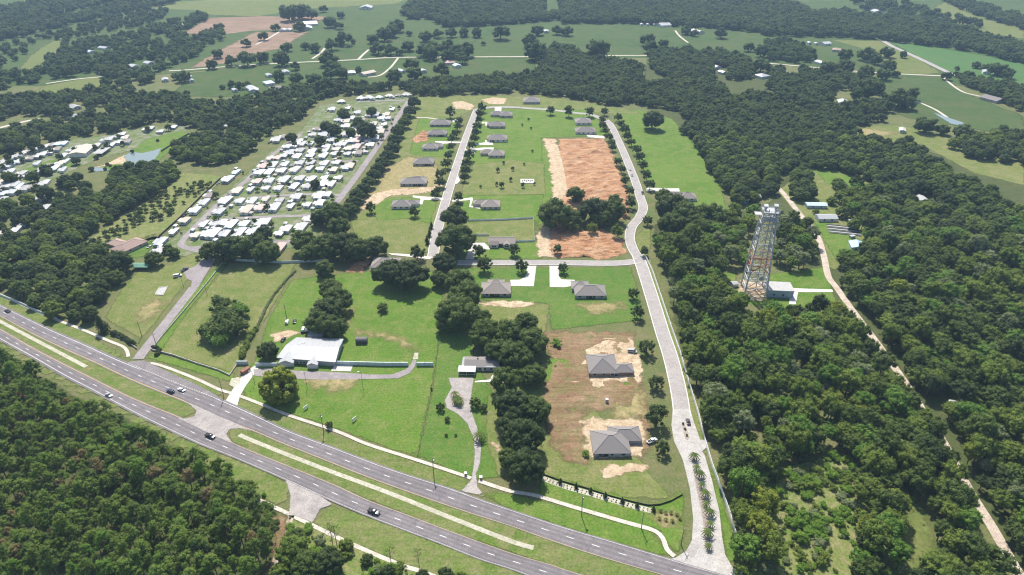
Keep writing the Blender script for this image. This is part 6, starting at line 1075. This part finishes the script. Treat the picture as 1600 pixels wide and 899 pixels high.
row("far", [(-244.82,1255.6,21.3),(-220.31,1165.5,26.2),(-198.82,1160.9,22.0),(-182.48,1154.2,14.6),(-227.83,1277.7,28.5),(-219.55,1313.4,29.2),(-217.66,1364.2,27.8),(-190.18,1324.9,11.8),(-153.36,1272.5,23.9),(-174.5,1191.0,22.5),(-143.16,1150.9,25.9),(-125.89,1165.5,26.2),(-105.7,1175.4,26.4),(-90.61,1141.3,25.7),(-75.4,1145.9,27.9),(-101.76,1011.3,24.1),(-166.18,977.9,23.4),(-151.49,1053.0,24.0),(-139.49,994.4,22.8),(-50.01,1237.4,8.9),(-125.78,1128.3,11.2),(-20.65,1288.9,33.3),(-134.94,1305.3,20.9),(-110.97,1311.4,21.0),(-87.98,1317.5,21.1),(-64.25,1311.4,21.0),(-130.08,1124.9,26.4),(-100.22,1106.8,24.1),(-77.66,1098.0,21.9)], "%s pasture tree behind the middle of the dark belt", "pasture trees behind the dark belt", None, "field_oak")
row("far", [(47.29,1329.6,23.6),(83.22,1336.5,19.0),(101.49,1326.6,22.4),(31.61,1216.6,27.3),(37.43,1121.9,35.4),(76.83,1186.0,20.3),(136.91,1126.2,39.6),(234,1233.0,25.4),(229.52,1175.6,24.3),(258,1212.2,18.5),(298.69,1202.3,11.9),(323.38,1336.5,19.0),(335.6,1321.3,15.3),(379.47,1302.2,22.0),(396.14,1186.2,18.2),(403.3,1146.2,23.8),(370.11,1040.8,23.7)], "%s tree of the pasture below the top forest", "trees below the top forest", None, "field_oak")
row("far", [(526.1,1113.6,23.2),(560.8,1117.9,27.3),(564.6,1091.4,20.8),(605.1,1141.6,21.6),(630.1,1137.5,13.4),(560.2,1040.9,21.8),(490.1,1028.8,25.3),(463.4,1024.9,23.4),(509.3,1001.9,22.9),(530.9,994.4,21.0),(555.0,1007.9,13.0),(620.4,992.8,14.6),(705.7,1066.1,12.6),(669.3,1051.8,7.7),(708.5,1045.3,14.3),(709.2,1021.0,23.3),(465.0,895.9,30.7),(482.4,851.5,29.4),(517.7,886.7,19.0),(485.9,891.3,8.3),(463.3,751.9,22.2),(479.9,744.8,15.0),(493.6,729.5,21.6),(445.1,885.2,19.8),(490.5,844.4,20.6),(713.4,1003.9,18.4)], "%s tree standing in the right hand pastures", "trees of the right pastures", None, "field_oak")
k2 = 0
for j, (x, y, i, rn) in enumerate(allmh):
    if j % 2: continue
    c, s_ = math.cos(PARK), math.sin(PARK); u, w_ = RNG.uniform(-11, 11), -6.5
    tree("street", x + c * u - s_ * w_, y + s_ * u + c * w_, RNG.choice((2.2, 3, 3.5, 5, 6.5)), "yard tree by the home %s from left %s" % (nth(i), rn), "yard trees of the park", RNG.choice((m_oakd, m_oak, m_fresh)), "yard_tree")
row("oak", [(-158.64,730.6,22.4),(-196.15,737.0,15.5),(-205.09,708.8,12.3),(-169.61,817.0,12.3),(-201.98,806.5,13.7),(-180.5,587.1,9.4),(-178.48,739.0,11.3),(-176.18,771.6,13.2),(-208.94,755.1,14.4),(-237.6,715.1,12.4),(-197.26,801.3,10.6),(-202.04,651.9,5.1),(-178.37,634.9,4.4),(-157.41,649.1,4.5)], "%s oak among the upper homes of the park", "oaks among the park homes", OAKM)
row("oak", [(276.53,523.2,11.7),(278.38,550.7,8.9),(275.65,499.7,10.3),(240.78,506.8,9.4),(229.98,497.3,10.3),(256.53,444.6,10.4),(298.68,587.3,11.7),(299.16,536.4,14.1),(223.27,510.5,9.4),(257,530.2,5.4)], "%s tree around the homestead by the dirt road", "homestead trees", [m_oakd, m_oak, m_oakl])
for rn, pts in LEFTROWS:
    for i, (x, y) in enumerate(pts):
        if i % 2: tree("street", x + RNG.uniform(-3, 3), y - 9, RNG.choice((4, 5, 6.5, 8)), "tree by the home %s from the left %s" % (nth(i), rn), "trees among the far left homes", RNG.choice((m_oakd, m_oak)), "yard_tree")
# orchard
A0, A1 = np.array((-329.23,456.4)), np.array((-312.01,598.8)); B0_, B1_ = np.array((-299.01,448.3)), np.array((-275.53,603.6)); k_ = 0
for r in range(5):
    for i in range(19):
        u, vv = (i + RNG.uniform(.2, .8)) / 19, (r + .5 + RNG.uniform(-.2, .2)) / 5; p = (A0 + (A1 - A0) * u) * (1 - vv) + (B0_ + (B1_ - B0_) * u) * vv
        if (r >= 3 and i < 8) or RNG.random() < .12: continue
        tree("street", p[0], p[1], RNG.uniform(3.2, 7.0), "small dark fruit tree in the orchard rows beside the long wood", "orchard trees", [m_oakd, m_oak][k_ % 2], "orchard_tree", hz=.85); k_ += 1
# palms
def palm_meshes():
    rng = np.random.default_rng(3); b = MB()
    for k in range(11):
        t = 2 * math.pi * k / 11 + rng.random() * .2; up = .2 + .9 * rng.random(); L = 2.2 + .5 * rng.random(); c, s = math.cos(t), math.sin(t); p = None
        for j in range(6):
            u = j / 5; r = L * u; z = 2.5 + up * u * 1.2 - 1.9 * u * u; w = .26 * math.sin(math.pi * (.12 + .85 * u)) + .02
            cur = [(c * r - s * w, s * r + c * w, z - .07), (c * r, s * r, z), (c * r + s * w, s * r - c * w, z - .07)]
            if p: b.add(p + cur, [(0, 1, 4, 3), (1, 2, 5, 4)])
            p = cur
    return MB().tube((0, 0, 0), (.05, 0, 2.55), .17, .12, 8).mesh("trunk", m_bark), b.mesh("fronds", m_palm)
PT, PF = palm_meshes()
def palm(x, y, s, label, group, z=.4):
    o = tag(empty("palm_tree", (x, y, z), RNG.uniform(0, 6)), label, "palm", group); o.scale = (s, s, s); obj("trunk", PT, o); obj("fronds", PF, o)
for i, (x, y) in enumerate([(88.19,243.17),(87.77,236.02),(88.23,231.53),(87.62,225.19),(87.7,219.44),(86.92,213.86),(87.1,208.81),(85.9,202.87),(83.53,197.8),(82.19,191.25)]): palm(x, y, (1.25, .95)[i % 2], "%s palm from the far end of the entrance median" % nth(i), "palms of the entrance median")
for i, (x, y) in enumerate([(-31.03,290.33),(-29.76,287.12),(-28.27,285.53),(-30.26,284.47),(-28.09,282.9)]): palm(x, y, 1.1, "%s small palm of the ranch drive island" % nth(i), "island palms", .34)
palm(*(-16.38,256.47), 1.7, "tall palm beside the ranch drive", None, .2)
for i, (x, y) in enumerate([(88.22,267.8),(88.37,263.95),(88.32,259.25)]):
    o = tree("bush", x, y, 1.7, "%s dark shrub on the small entrance island" % nth(i), "entrance island shrubs", m_oakd, "island_shrub", "shrub", .9, .4)
# planted bed in front of the silt fence
road("planting_bed", m_stone, [(14.42,230.72),(23.73,225.97),(33.75,222.1),(44.93,217.56),(54.5,213.86),(62.09,211.32)], 3.0, .27, "pale stone planting bed along the silt fence", "planting bed", step=2)
patch("planting_bed", m_thin, [(62.15,211.68),(65.37,210.6),(74.01,208.46),(75.1,205.64),(73.46,203.22),(66.78,203.22),(62.83,205.99)], 6.8, "pinkish mulch bed beside the entrance road", "planting bed", margin=1.5)
bp = resample([(14.42,230.72),(23.73,225.97),(33.75,222.1),(44.93,217.56),(54.5,213.86),(62.09,211.32)], step=1.75); bn = normals(bp)
for i in range(len(bp)):
    for s in (-.75, .6):
        p = bp[i] + bn[i] * s; o = tree("bush", p[0] + RNG.uniform(-.25, .25), p[1] + RNG.uniform(-.2, .2), RNG.uniform(.55, .9), "small dark plant in the double row of the stone bed", "plants of the stone bed", m_oakd, "bed_plant", "plant", .8, .27)
for i, (x, y, w) in enumerate([(22.59,227.44,1.9),(29.5,224.71,1.9),(36.02,222.01,1.9),(42.38,218.89,2.0),(49.53,216,1.9),(56.04,213.43,1.9),(62.8,211.26,1.8)]): tree("cone", x, y, w * 1.1, "%s conical evergreen from the left in the stone bed" % nth(i), "conical evergreens", m_oakd, "conical_evergreen", hz=1.1)
for i, (x, y) in enumerate([(66.01,210.96),(68.08,209.88),(70.34,209.88),(72.68,208.81),(73.64,206.69),(67.32,205.99),(69.99,205.29),(64.65,206.69)]): palm(x, y, .5, "%s tiny palm of the mulch bed by the entrance" % nth(i), "mulch bed palms", .28)
# hedges
def hedge(pts, w, h, label, mat, seed):
    rng = np.random.default_rng(seed); p = resample(pts, w * .45); o = tag(empty("hedge", (p[0][0], p[0][1], 0)), label, "hedge")
    cl = [(q[0] - p[0][0] + rng.normal() * w * .15, q[1] - p[0][1] + rng.normal() * w * .15, h * (.45 + .25 * rng.random()), w * (.42 + .2 * rng.random())) for q in p]
    V, F, T_, CV, CF = crown_arrays(rng, cl, .32, 60 * .04 / (w * w) * w * 4, .75)
    obj("foliage", build_mesh("foliage", np.concatenate([V, CV]), F, CF, np.concatenate([T_, np.full(len(CF), .2)]), [mat], np.zeros(len(F) + len(CF))), o)
hedge([(-160.43,357.81),(-160.81,366.63),(-161.95,383.64),(-161.28,398.43),(-159.29,415.9),(-156.13,430.7)], 1.3, .9, "rough pale hedge between paddock and wide lawn", m_moss, 1)
hedge([(-160.54,355.65),(-160.73,341.73),(-159.06,325.38)], 3.0, 2.0, "rough hedge left of the dark oak", m_oakl, 2)
hedge([(-247.95,350.69),(-237.29,345.13),(-228.57,338.37)], 2.4, 2.2, "dark hedge left of the park lane mouth", m_oakd, 3); hedge([(-215.45,335.05),(-210.73,333.09),(-209.95,327.92)], 2.0, 2.0, "dark hedge right of the park lane mouth", m_oakd, 4)

# ------------------------------------------------------------------ woods
def proj_size(x, y, w):
    d = np.sqrt(x * x + y * y + 235.0 ** 2); return w / d
cp_, sp_ = math.cos(PITCH), math.sin(PITCH)
def in_frame(x, y, z=6.0, m=15):
    dz = z - 240.0; dep = y * cp_ - dz * sp_; up = y * sp_ + dz * cp_; u = 800 + 1067 * x / dep; v = 449.5 - 1067 * up / dep
    return (u > -m) & (u < 1600 + m) & (v > -m) & (v < 899 + m)
DIRT = resample([(240.75,613.4),(243.2,600.4),(245.4,578.7),(243.86,529.7),(243.21,492.7),(234.28,454.4),(225.2,423.2),(224.52,407.0),(223.17,382.05),(221.83,336.37),(219.53,293.6),(217.66,279.79),(216.46,261.12),(210.3,222.87),(208.28,202.53),(204.83,178.9),(204.11,166.88)], 4)
def scatter(poly, sp, seed, jit=.42, holes=()):
    rng = np.random.default_rng(seed); P_ = np.array(poly); lo, hi = P_.min(0), P_.max(0)
    nx, ny = int((hi[0] - lo[0]) / sp) + 1, int((hi[1] - lo[1]) / sp) + 1; X, Y = np.meshgrid(np.arange(nx), np.arange(ny))
    X = lo[0] + sp * (X + .5 * (Y % 2) + rng.uniform(-jit, jit, X.shape)); Y = lo[1] + sp * (Y + rng.uniform(-jit, jit, Y.shape)); X, Y = X.ravel(), Y.ravel()
    ok = seg_dist(X, Y, poly) > 0
    for h in holes: ok &= seg_dist(X, Y, h) < 0
    return np.c_[X[ok], Y[ok]]
def away(p, line, d): return p[np.min(np.hypot(p[:, None, 0] - line[None, :, 0], p[:, None, 1] - line[None, :, 1]), 1) > d]
HOLES = [[(117.57,231.93),(131.65,236.02),(160.7,248.82),(166.09,236.02),(152.5,210.96),(127.52,168.26),(101.26,168.26),(110.97,203.91)], [(174.85,218.31),(187.85,222.1),(180.82,200.48),(167.02,176.83),(155.46,176.83),(162.87,200.48)], [(224.5,287.65),(243.14,301.42),(244.03,290.33),(231.84,274.71)]]
wr1 = scatter([(109.02,477.9),(151.66,484.6),(161.29,471.3),(149.46,419.5),(143.66,375.77),(163.61,365.14),(201.9,368.88),(218.71,369.64),(218.33,294.7),(213.41,250.15),(210.11,210.24),(208.06,180.7),(203.44,169.66),(90.42,169.66),(96.22,197.13),(98.62,222.1),(99.64,259.25),(101.74,299.16),(105.31,356.37),(109.05,421.3)], 7.0, 1, holes=HOLES)
wr2 = scatter([(245.46,452.3),(292.69,462.7),(421.2,510.7),(525.3,536.3),(241.12,169.66),(203.44,169.66),(211.14,193.84),(213.58,225.97),(217.26,260.18),(222.97,296.92),(225.95,341.05),(226.23,385.24),(228.18,410.5)], 7.0, 2, holes=HOLES[2:])
wr = np.vstack([away(wr1, DIRT, 6.6), away(wr2, DIRT, 4.6)])
hs = np.vstack([scatter([(136.95,496.2),(169.45,514.4),(203.65,525.8),(192.1,484.6),(168.9,436.4),(153.36,430.7),(161.78,471.3),(146.6,484.6)], 9, 3), scatter([(213.78,510.7),(229.32,528.4),(229.08,503.4),(231.54,471.3),(224.89,436.4),(207.87,430.7),(192.45,428.8),(195.71,458.5)], 9, 4), scatter([(287.75,571.3),(307.03,578.7),(348.9,578.7),(298.61,464.8),(278.05,467.0),(275.51,484.6),(284.44,523.2)], 9, 5)])
RW = [(a[0], a[1], 6.5 + 8.5 * NR.random() ** 1.3) for a in wr] + [(a[0], a[1], NR.uniform(8, 13)) for a in hs]
pw = scatter([(-370.59,352.09),(-314.17,333.09),(-284.07,315.49),(-259.69,299.16),(-232.4,281.86),(-204.66,270.73),(-187.08,254.65),(-170.34,249.27),(-142.76,234.78),(-119.71,220.19),(-108.12,210.96),(-101.69,197.13),(-96.95,169.66),(-233.58,169.66)], 4.7, 6)
PW = [(a[0], a[1], 4.0 + 4.6 * NR.random() ** 1.3) for a in pw]
LOOK = {'light oak leaves': 'light olive green', 'oak leaves': 'dark green', 'mossy oak leaves': 'grey mossy', 'yellow green leaves': 'yellow green', 'fresh green leaves': 'fresh green', 'pine needles': 'mid green', 'dark pine needles': 'dark green', 'brown pine needles': 'brown dying', 'dark oak leaves': 'blackish green'}
def individuals(lst, n, kind, mats, label, group, name, hzr, cat, wbig):
    a = np.array(lst); s = proj_size(a[:, 0], a[:, 1], a[:, 2]); s[~in_frame(a[:, 0], a[:, 1])] = 0; o = np.argsort(-s); n = min(n, int((s > 0).sum()))
    for i in o[:n]:
        x, y, w = a[i]; m_ = mats[RNG.randrange(len(mats))]; lab = label % (("tall " if w > wbig else "") + LOOK[m_.name])
        tree(kind, x, y, w, lab, group, m_, name, cat, RNG.uniform(*hzr))
    return a[o[n:]]
def stuff(name, pts, sources, label, cat, hz=(.9, 1.15)):
    n = len(pts); me = bpy.data.meshes.new(name); me.vertices.add(n); me.vertices.foreach_set("co", np.c_[pts[:, 0], pts[:, 1], np.zeros(n)].astype(np.float32).ravel())
    rng = np.random.default_rng(n)
    sc = np.c_[pts[:, 2], pts[:, 2], pts[:, 2] * rng.uniform(hz[0], hz[1], n)]
    at = me.attributes.new("tree_scale", 'FLOAT_VECTOR', 'POINT'); at.data.foreach_set("vector", sc.astype(np.float32).ravel())
    at = me.attributes.new("tree_rotation", 'FLOAT_VECTOR', 'POINT'); at.data.foreach_set("vector", np.c_[np.zeros(n), np.zeros(n), rng.uniform(0, 6.28, n)].astype(np.float32).ravel())
    at = me.attributes.new("tree_kind", 'INT', 'POINT'); at.data.foreach_set("value", rng.integers(0, len(sources), n).astype(np.int32))
    o = tag(obj(name, me), label, cat, kind="stuff"); g = bpy.data.node_groups.new(name, 'GeometryNodeTree')
    g.interface.new_socket("Geometry", in_out='INPUT', socket_type='NodeSocketGeometry'); g.interface.new_socket("Geometry", in_out='OUTPUT', socket_type='NodeSocketGeometry')
    gi, go = g.nodes.new("NodeGroupInput"), g.nodes.new("NodeGroupOutput"); jn = g.nodes.new("GeometryNodeJoinGeometry"); ip = g.nodes.new("GeometryNodeInstanceOnPoints")
    for s in reversed(sources):
        so = bpy.data.objects.new(s.name, s); oi = g.nodes.new("GeometryNodeObjectInfo"); oi.inputs["Object"].default_value = so; oi.inputs["As Instance"].default_value = True
        g.links.new(oi.outputs["Geometry"], jn.inputs[0])
    def attr(nm, ty):
        a = g.nodes.new("GeometryNodeInputNamedAttribute"); a.data_type = ty; a.inputs["Name"].default_value = nm; return a.outputs["Attribute"]
    e2r = g.nodes.new("FunctionNodeEulerToRotation"); g.links.new(attr("tree_rotation", 'FLOAT_VECTOR'), e2r.inputs[0])
    g.links.new(gi.outputs[0], ip.inputs["Points"]); g.links.new(jn.outputs[0], ip.inputs["Instance"]); ip.inputs["Pick Instance"].default_value = True
    g.links.new(attr("tree_kind", 'INT'), ip.inputs["Instance Index"]); g.links.new(e2r.outputs[0], ip.inputs["Rotation"]); g.links.new(attr("tree_scale", 'FLOAT_VECTOR'), ip.inputs["Scale"])
    g.links.new(ip.outputs[0], go.inputs[0]); md = o.modifiers.new("scatter", 'NODES'); md.node_group = g; return o
WM = [m_oakl] * 8 + [m_oak] * 8 + [m_moss] + [m_yelleaf] * 1 + [m_fresh] * 4 + [m_oakd] * 2
rest = individuals(RW, 300, "wood", WM, "%s broadleaf tree crowded into the right wood", "trees of the right wood", "broadleaf_tree", (.7, 1.3), "broadleaf tree", 12)
stuff("woodland", rest, [combined("wood", v, m_, m_bark) for v, m_ in ((0, m_oakl), (1, m_oak), (2, m_oakl), (3, m_oak), (4, m_oakl), (5, m_oak), (1, m_fresh), (3, m_oakd), (0, m_fresh), (5, m_oakl))] + [combined("wood", 2, m_moss, m_bark)], "mass of broadleaf trees filling the right wood", "woodland", (.7, 1.3))
PM = [m_pine] * 16 + [m_pined] * 6 + [m_deadpine, m_fresh, m_fresh, m_oakl, m_oakl]
rest = individuals(PW, 300, "pine", PM, "%s pine crowded into the bottom left wood", "pines of the bottom left wood", "pine_tree", (.75, 1.25), "pine", 7)
stuff("pine_wood", rest, [combined("pine", v, m_, m_barkp) for v, m_ in ((0, m_pine), (1, m_pine), (2, m_pined), (3, m_pine), (4, m_pine), (5, m_pine), (0, m_fresh), (1, m_pine), (3, m_pined), (4, m_oakl), (2, m_pine), (5, m_pine))] + [combined("pine", 1, m_deadpine, m_barkp)], "mass of pines behind the highway's south verge", "pine wood", (.8, 1.15))
# middle distance and far woods
FW = []
def wood(poly, sp, w0, w1, seed, holes=()):
    for a in scatter(poly, sp, seed, holes=holes): FW.append((a[0], a[1], NR.uniform(w0, w1)))
wood([(-151.13,946.7),(-126.2,974.9),(-55.16,997.0),(0,1004.6),(35.4,1012.2),(43.49,1140.9),(62.86,1200.8),(88.43,1227.4),(110.37,1160.3),(132.64,1122.1),(160.89,1103.9),(189.69,1094.9),(195.65,1052.2),(185.69,974.9),(203.38,953.6),(222.83,989.5),(211.1,1068.9),(221.16,1150.5),(245.46,1180.2),(295.75,1190.4),(349.5,1170.2),(372.41,1122.1),(370.08,1077.5),(343.81,997.0),(279.44,974.9),(296.32,907.1),(336.61,900.7),(346.21,833.0),(390.11,824.8),(409.8,798.5),(443.9,793.4),(387.47,764.0),(382.04,718.8),(432.5,702.0),(420.1,658.9),(423.5,597.2),(431.0,525.8),(463.4,510.7),(423.3,454.4),(419.6,508.2),(292.69,462.7),(278.05,464.8),(292.23,510.7),(292.77,536.3),(310.77,571.3),(330.17,602.0),(318.7,647.9),(292.18,662.7),(260.75,618.4),(238.42,578.7),(218.57,552.7),(201.26,547.1),(187.53,541.7),(191.9,578.7),(196.38,685.8),(192,759.2),(209.85,793.4),(192.04,841.3),(169.06,855.5),(151.11,870.2),(128.81,855.5),(102.71,876.1),(67.32,900.7),(42.33,907.1),(8.57,920.0),(-34.07,913.5),(-84.66,907.1),(-126.99,907.1)], 9.5, 9, 14.5, 21,
     holes=[[(305.12,1077.5),(330.34,1068.9),(310.93,1004.6),(296.32,907.1),(308.94,876.1),(295.3,847.0),(287.85,907.1),(288.46,974.9)], [(370.74,1060.5),(439.8,1068.9),(416.4,1004.6),(353.85,982.2)], [(417.0,891.4),(443.7,891.4),(424.6,847.0),(399.06,847.0)], [(356.81,571.3),(379.83,571.3),(366.94,547.1),(342.65,543.0)], [(299.57,647.9),(347.39,640.8),(313.29,564.0),(279.12,578.7)]])
wood([(-238.35,1574.7),(-240.9,1723.1),(-161.01,1852.4),(0,2055.6),(368.93,2142.9),(718.8,2084.0),(643.5,1703.2),(651.3,1574.7),(716.6,1591.9),(753.5,1525.0),(833.0,1509.0),(858.5,1433.7),(863.0,1332.7),(877.3,1216.6),(891.3,1112.9),(819.8,1012.2),(793.0,1086.1),(777.8,1160.3),(758.7,1200.8),(690.1,1255.1),(647.2,1289.9),(528.9,1314.0),(474.1,1326.4),(429.5,1378.1),(327.7,1419.4),(256.72,1448.2),(102.69,1448.2),(93.29,1509.0),(71.92,1478.0),(-12.72,1433.7),(-124.91,1405.4),(-179.92,1509.0),(-211.22,1493.4)], 12, 12, 18, 22, holes=[[(81.44,1875.8),(117.28,1875.8),(104.28,1557.8),(69.29,1574.7)]])
wood([(834.0,1924.1),(877.2,1764.3),(923.5,1703.2),(912.5,1557.8),(945.7,1463.0),(918.1,1405.4),(852.2,1433.7),(826.3,1509.0),(785.6,1627.5)], 22, 12, 18, 23); wood([(1080.4,1949.1),(1094.8,1852.4),(1066.2,1509.0),(1058.7,1419.4),(987.2,1314.0),(981.6,1378.1),(993.8,1591.9)], 15, 12, 18, 24)
wood([(644.9,1016.1),(671.4,982.2),(698.5,939.9),(728.1,907.1),(640.5,780.9),(624.2,824.8),(631.1,900.7),(631.0,974.9)], 11, 10, 15, 25); wood([(462.2,697.9),(487.6,718.8),(549.8,754.6),(569.9,740.8),(600.4,723.1),(527.6,618.4),(507.6,644.3),(486.6,651.6),(458.8,670.2)], 11, 10, 15, 26)
wood([(446.6,1255.1),(484.3,1266.5),(498.1,1211.3),(489.2,1131.4),(449.3,1094.9),(406.6,1117.5)], 12, 10, 15, 27); wood([(388.21,1060.5),(424.1,1052.2),(493.7,1012.2),(512.3,967.7),(487.7,907.1),(468.6,933.2),(418.7,916.7),(421.4,858.4),(473.1,858.4),(448.7,803.6),(385.79,814.1),(349.17,841.3),(347.09,933.2)], 11, 10, 15, 28, holes=[[(412.5,1060.5),(432.9,1060.5),(412.7,1004.6),(393.29,1004.6)], [(417.0,891.4),(443.7,891.4),(424.6,847.0),(399.06,847.0)]])
wood([(-990.4,1391.7),(-967.7,1478.0),(-923.9,1566.2),(-913.5,1713.1),(-827.7,1829.7),(-776.5,1949.1),(-1051.1,2028.0),(-1154.6,1645.8),(-1093.8,1433.7),(-924.9,1190.4),(-909.5,1266.5),(-893.2,1314.0),(-882.3,1419.4),(-856.0,1541.2),(-794.7,1733.3),(-802.6,1807.4),(-943.7,1743.5)], 16, 12, 18, 29)
wood([(-855.3,1289.9),(-850.4,1384.9),(-840.9,1485.7),(-804.0,1636.6),(-781.7,1664.5),(-729.3,1525.0),(-734.0,1412.4),(-777.0,1339.0),(-790.5,1289.9),(-747.4,1190.4),(-737.9,1160.3),(-797.8,1278.1)], 17, 9, 13, 30); wood([(-877.3,1216.6),(-868.3,1255.1),(-860.1,1301.9),(-801.9,1165.2),(-774.8,1073.2),(-782.5,1012.2),(-869.8,1140.9)], 20, 9, 13, 130)
wood([(-699.7,1052.2),(-746.2,1131.4),(-758.2,1190.4),(-762.8,1289.9),(-710.9,1301.9),(-705.6,1391.7),(-680.3,1448.2),(-679.4,1541.2),(-649.0,1557.8),(-624.1,1485.7),(-630.2,1419.4),(-619.0,1332.7),(-582.7,1301.9),(-565.8,1398.5),(-515.5,1289.9),(-530.4,1232.9),(-508.3,1117.5),(-520.2,1060.5),(-523.3,1020.0),(-505.1,967.7),(-523.9,939.9),(-553.5,982.2),(-609.6,1020.0),(-638.5,1004.6),(-667.1,974.9),(-711.2,907.1),(-769.7,993.3),(-732.0,1035.9)], 15.5, 10, 16, 31, holes=[[(-715.2,1190.4),(-682.6,1222.0),(-651.7,1160.3),(-678.4,1131.4)], [(-598.3,1103.9),(-562.1,1112.9),(-534.9,1052.2),(-569.5,1044.0)], [(-664.0,1314.0),(-648.7,1351.8),(-611.7,1266.5),(-626.4,1243.9)]])
wood([(-690.2,876.1),(-639.5,900.7),(-619.0,894.5),(-587.7,913.5),(-557.1,936.5),(-522.8,920.0),(-516.8,943.3),(-494.7,916.7),(-497.7,879.1),(-516.7,858.4),(-511.3,803.6),(-564.7,803.6),(-588.0,816.8),(-614.1,764.0)], 13, 10, 15, 32, holes=[[(-558.7,864.3),(-546.4,876.1),(-501.2,793.4),(-516.5,788.4)]])
wood([(-583.5,718.8),(-560.1,783.4),(-525.5,788.4),(-491.1,808.9),(-503.8,858.4),(-488.1,900.7),(-452.8,916.7),(-408.4,870.2),(-379.46,858.4),(-336.61,900.7),(-295.03,933.2),(-258.07,960.6),(-176.29,950.2),(-157.44,929.8),(-244.04,900.7),(-253.96,873.1),(-251.83,803.6),(-264.58,768.7),(-269.33,736.3),(-279.24,723.1),(-296.4,743.1),(-335.68,743.1),(-372.37,773.6),(-411.0,801.1),(-433.9,761.6),(-463.0,740.8),(-486.2,718.8),(-504.0,702.0),(-511.2,670.2),(-535.4,647.9)], 11.5, 9, 14, 33)
wood([(253.11,591.0),(276.65,640.8),(289.18,633.8),(273.31,578.7),(258.93,552.7),(247.96,547.1)], 9, 8, 13, 50); wood([(283.09,662.7),(320.16,651.6),(342.72,630.3),(332.55,610.1),(312.97,633.8),(284.23,640.8)], 9, 8, 13, 51)
wood([(-357.73,704.0),(-352.58,731.9),(-319.75,738.6),(-286.3,731.9),(-269.77,693.8),(-276.61,655.2),(-308.93,642.6),(-330.93,649.8),(-346.21,672.1)], 9, 8, 13, 34)
wood([(-368.74,561.1),(-366.72,581.8),(-380.1,594.1),(-379.16,618.4),(-361.54,637.3),(-342.92,647.9),(-327.15,630.3),(-315.24,603.6),(-318.33,562.6),(-324.88,518.2),(-334.25,485.8),(-336.2,463.8),(-329.79,446.2),(-345.26,436.4),(-405.3,442.3),(-419.5,462.7),(-384.89,485.8),(-392.46,533.6),(-385.76,561.1)], 8.2, 8, 12.5, 35)
wood([(-435.9,516.9),(-426.8,536.3),(-416.4,555.5),(-412.2,587.9),(-392.89,584.8),(-371.01,561.1),(-372.49,539.0),(-387.12,508.2),(-392.51,491.5),(-410.1,477.9)], 17, 8, 13, 36, holes=[[(-433.2,578.7),(-421.0,584.8),(-387.46,529.7),(-402.1,529.7)]])
wood([(-393.34,425.0),(-362.61,430.7),(-347.59,440.3),(-329.66,450.3),(-320.83,460.6),(-304.43,452.3),(-289.61,429.7),(-275.4,414.1),(-271.24,390.11),(-263.27,369.64),(-261.68,355.65),(-274.9,359.26),(-304.85,375.77),(-322.21,383.64),(-346.53,401.8),(-386.99,415.9)], 8.6, 8, 13, 37)
FW = np.array(FW)
FM = [combined("far", v, m_, m_bark) for v, m_ in ((0, m_farl), (1, m_oakd), (2, m_farl), (3, m_oak), (4, m_farl), (0, m_oak))]
near = FW[FW[:, 1] < 720]; far = FW[FW[:, 1] >= 720]
FN = [combined("oak", v, m_, m_bark) for v, m_ in ((0, m_oakd), (1, m_oak), (2, m_oakd), (3, m_oak), (4, m_oakl), (5, m_oak), (0, m_oakl), (2, m_oak))]
stuff("woodland", near, FN, "dark tree belts round the home park and lattice tower", "woodland", (.95, 1.2))
stuff("far_woodland", far, FM, "far dark forests and tree belts across the farmland", "forest", (.9, 1.25))
edge = resample([(-330.86,335.05),(-303.17,327.92),(-281.84,311.89),(-258.37,296.92),(-231.27,279.79),(-203.69,268.77),(-186.65,253.74),(-169.57,247.5),(-142.14,233.15),(-119.33,219.06),(-107.9,210.24),(-101.54,198.46)], 2.4)
edge = edge + NR.normal(size=edge.shape) * 1.2; edge[:, 1] += 1.0
stuff("edge_scrub", np.c_[edge, NR.uniform(2.2, 5.0, len(edge))], [combined("bush", v, m_, m_bark) for v, m_ in ((0, m_fresh), (1, m_oakl), (2, m_pined), (3, m_oak))], "leafy scrub along the edge of the pine wood", "undergrowth", (.7, 1.2))
# scrub of the sunny clearing
sb = np.vstack([scatter(HOLES[0], 3.0, 41), scatter([(124.79,240.19),(157.55,248.82),(162.41,238.09),(180.87,231.93),(172.82,218.31),(150.79,210.96),(136.19,176.83),(128.48,176.83)], 5, 42), scatter([(-101.91,209.17),(-82.41,198.8),(-64.22,189.98),(-41.57,180.39),(-25.46,173.92),(-90.42,169.66)], 3.6, 43), scatter(HOLES[1], 9, 44)])
sbd = np.array([mnoise.noise(Vector((p[0] * .09, p[1] * .09, 1.0))) for p in sb]); sb = sb[sbd > -.22] + NR.normal(size=(int((sbd > -.22).sum()), 2)) * 1.3
sbw = np.c_[sb, 1.2 + 6.0 * NR.random(len(sb)) ** 1.8]
stuff("undergrowth", sbw, [combined("bush", v, m_, m_bark) for v, m_ in ((0, m_bush), (1, m_bush), (2, m_oakl), (3, m_bush), (0, m_moss))], "bright leafy undergrowth in the sunny clearings", "undergrowth", (.7, 1.1))

# ------------------------------------------------------------------ haze in the air
hz = bpy.data.materials.new("haze air"); hz.use_nodes = True; t = hz.node_tree; t.nodes.clear()
pv = N(t, "ShaderNodeVolumePrincipled"); pv.inputs["Color"].default_value = (.50, .72, 1.0, 1); pv.inputs["Density"].default_value = .0001; pv.inputs["Anisotropy"].default_value = .2
out = N(t, "ShaderNodeOutputMaterial"); t.links.new(pv.outputs[0], out.inputs["Volume"])
ho = MB().box(-8900, 8900, -2400, 8900, -1, 246).part("haze", hz); tag(ho, "thin blue haze hanging over the whole landscape", "haze", kind="stuff")
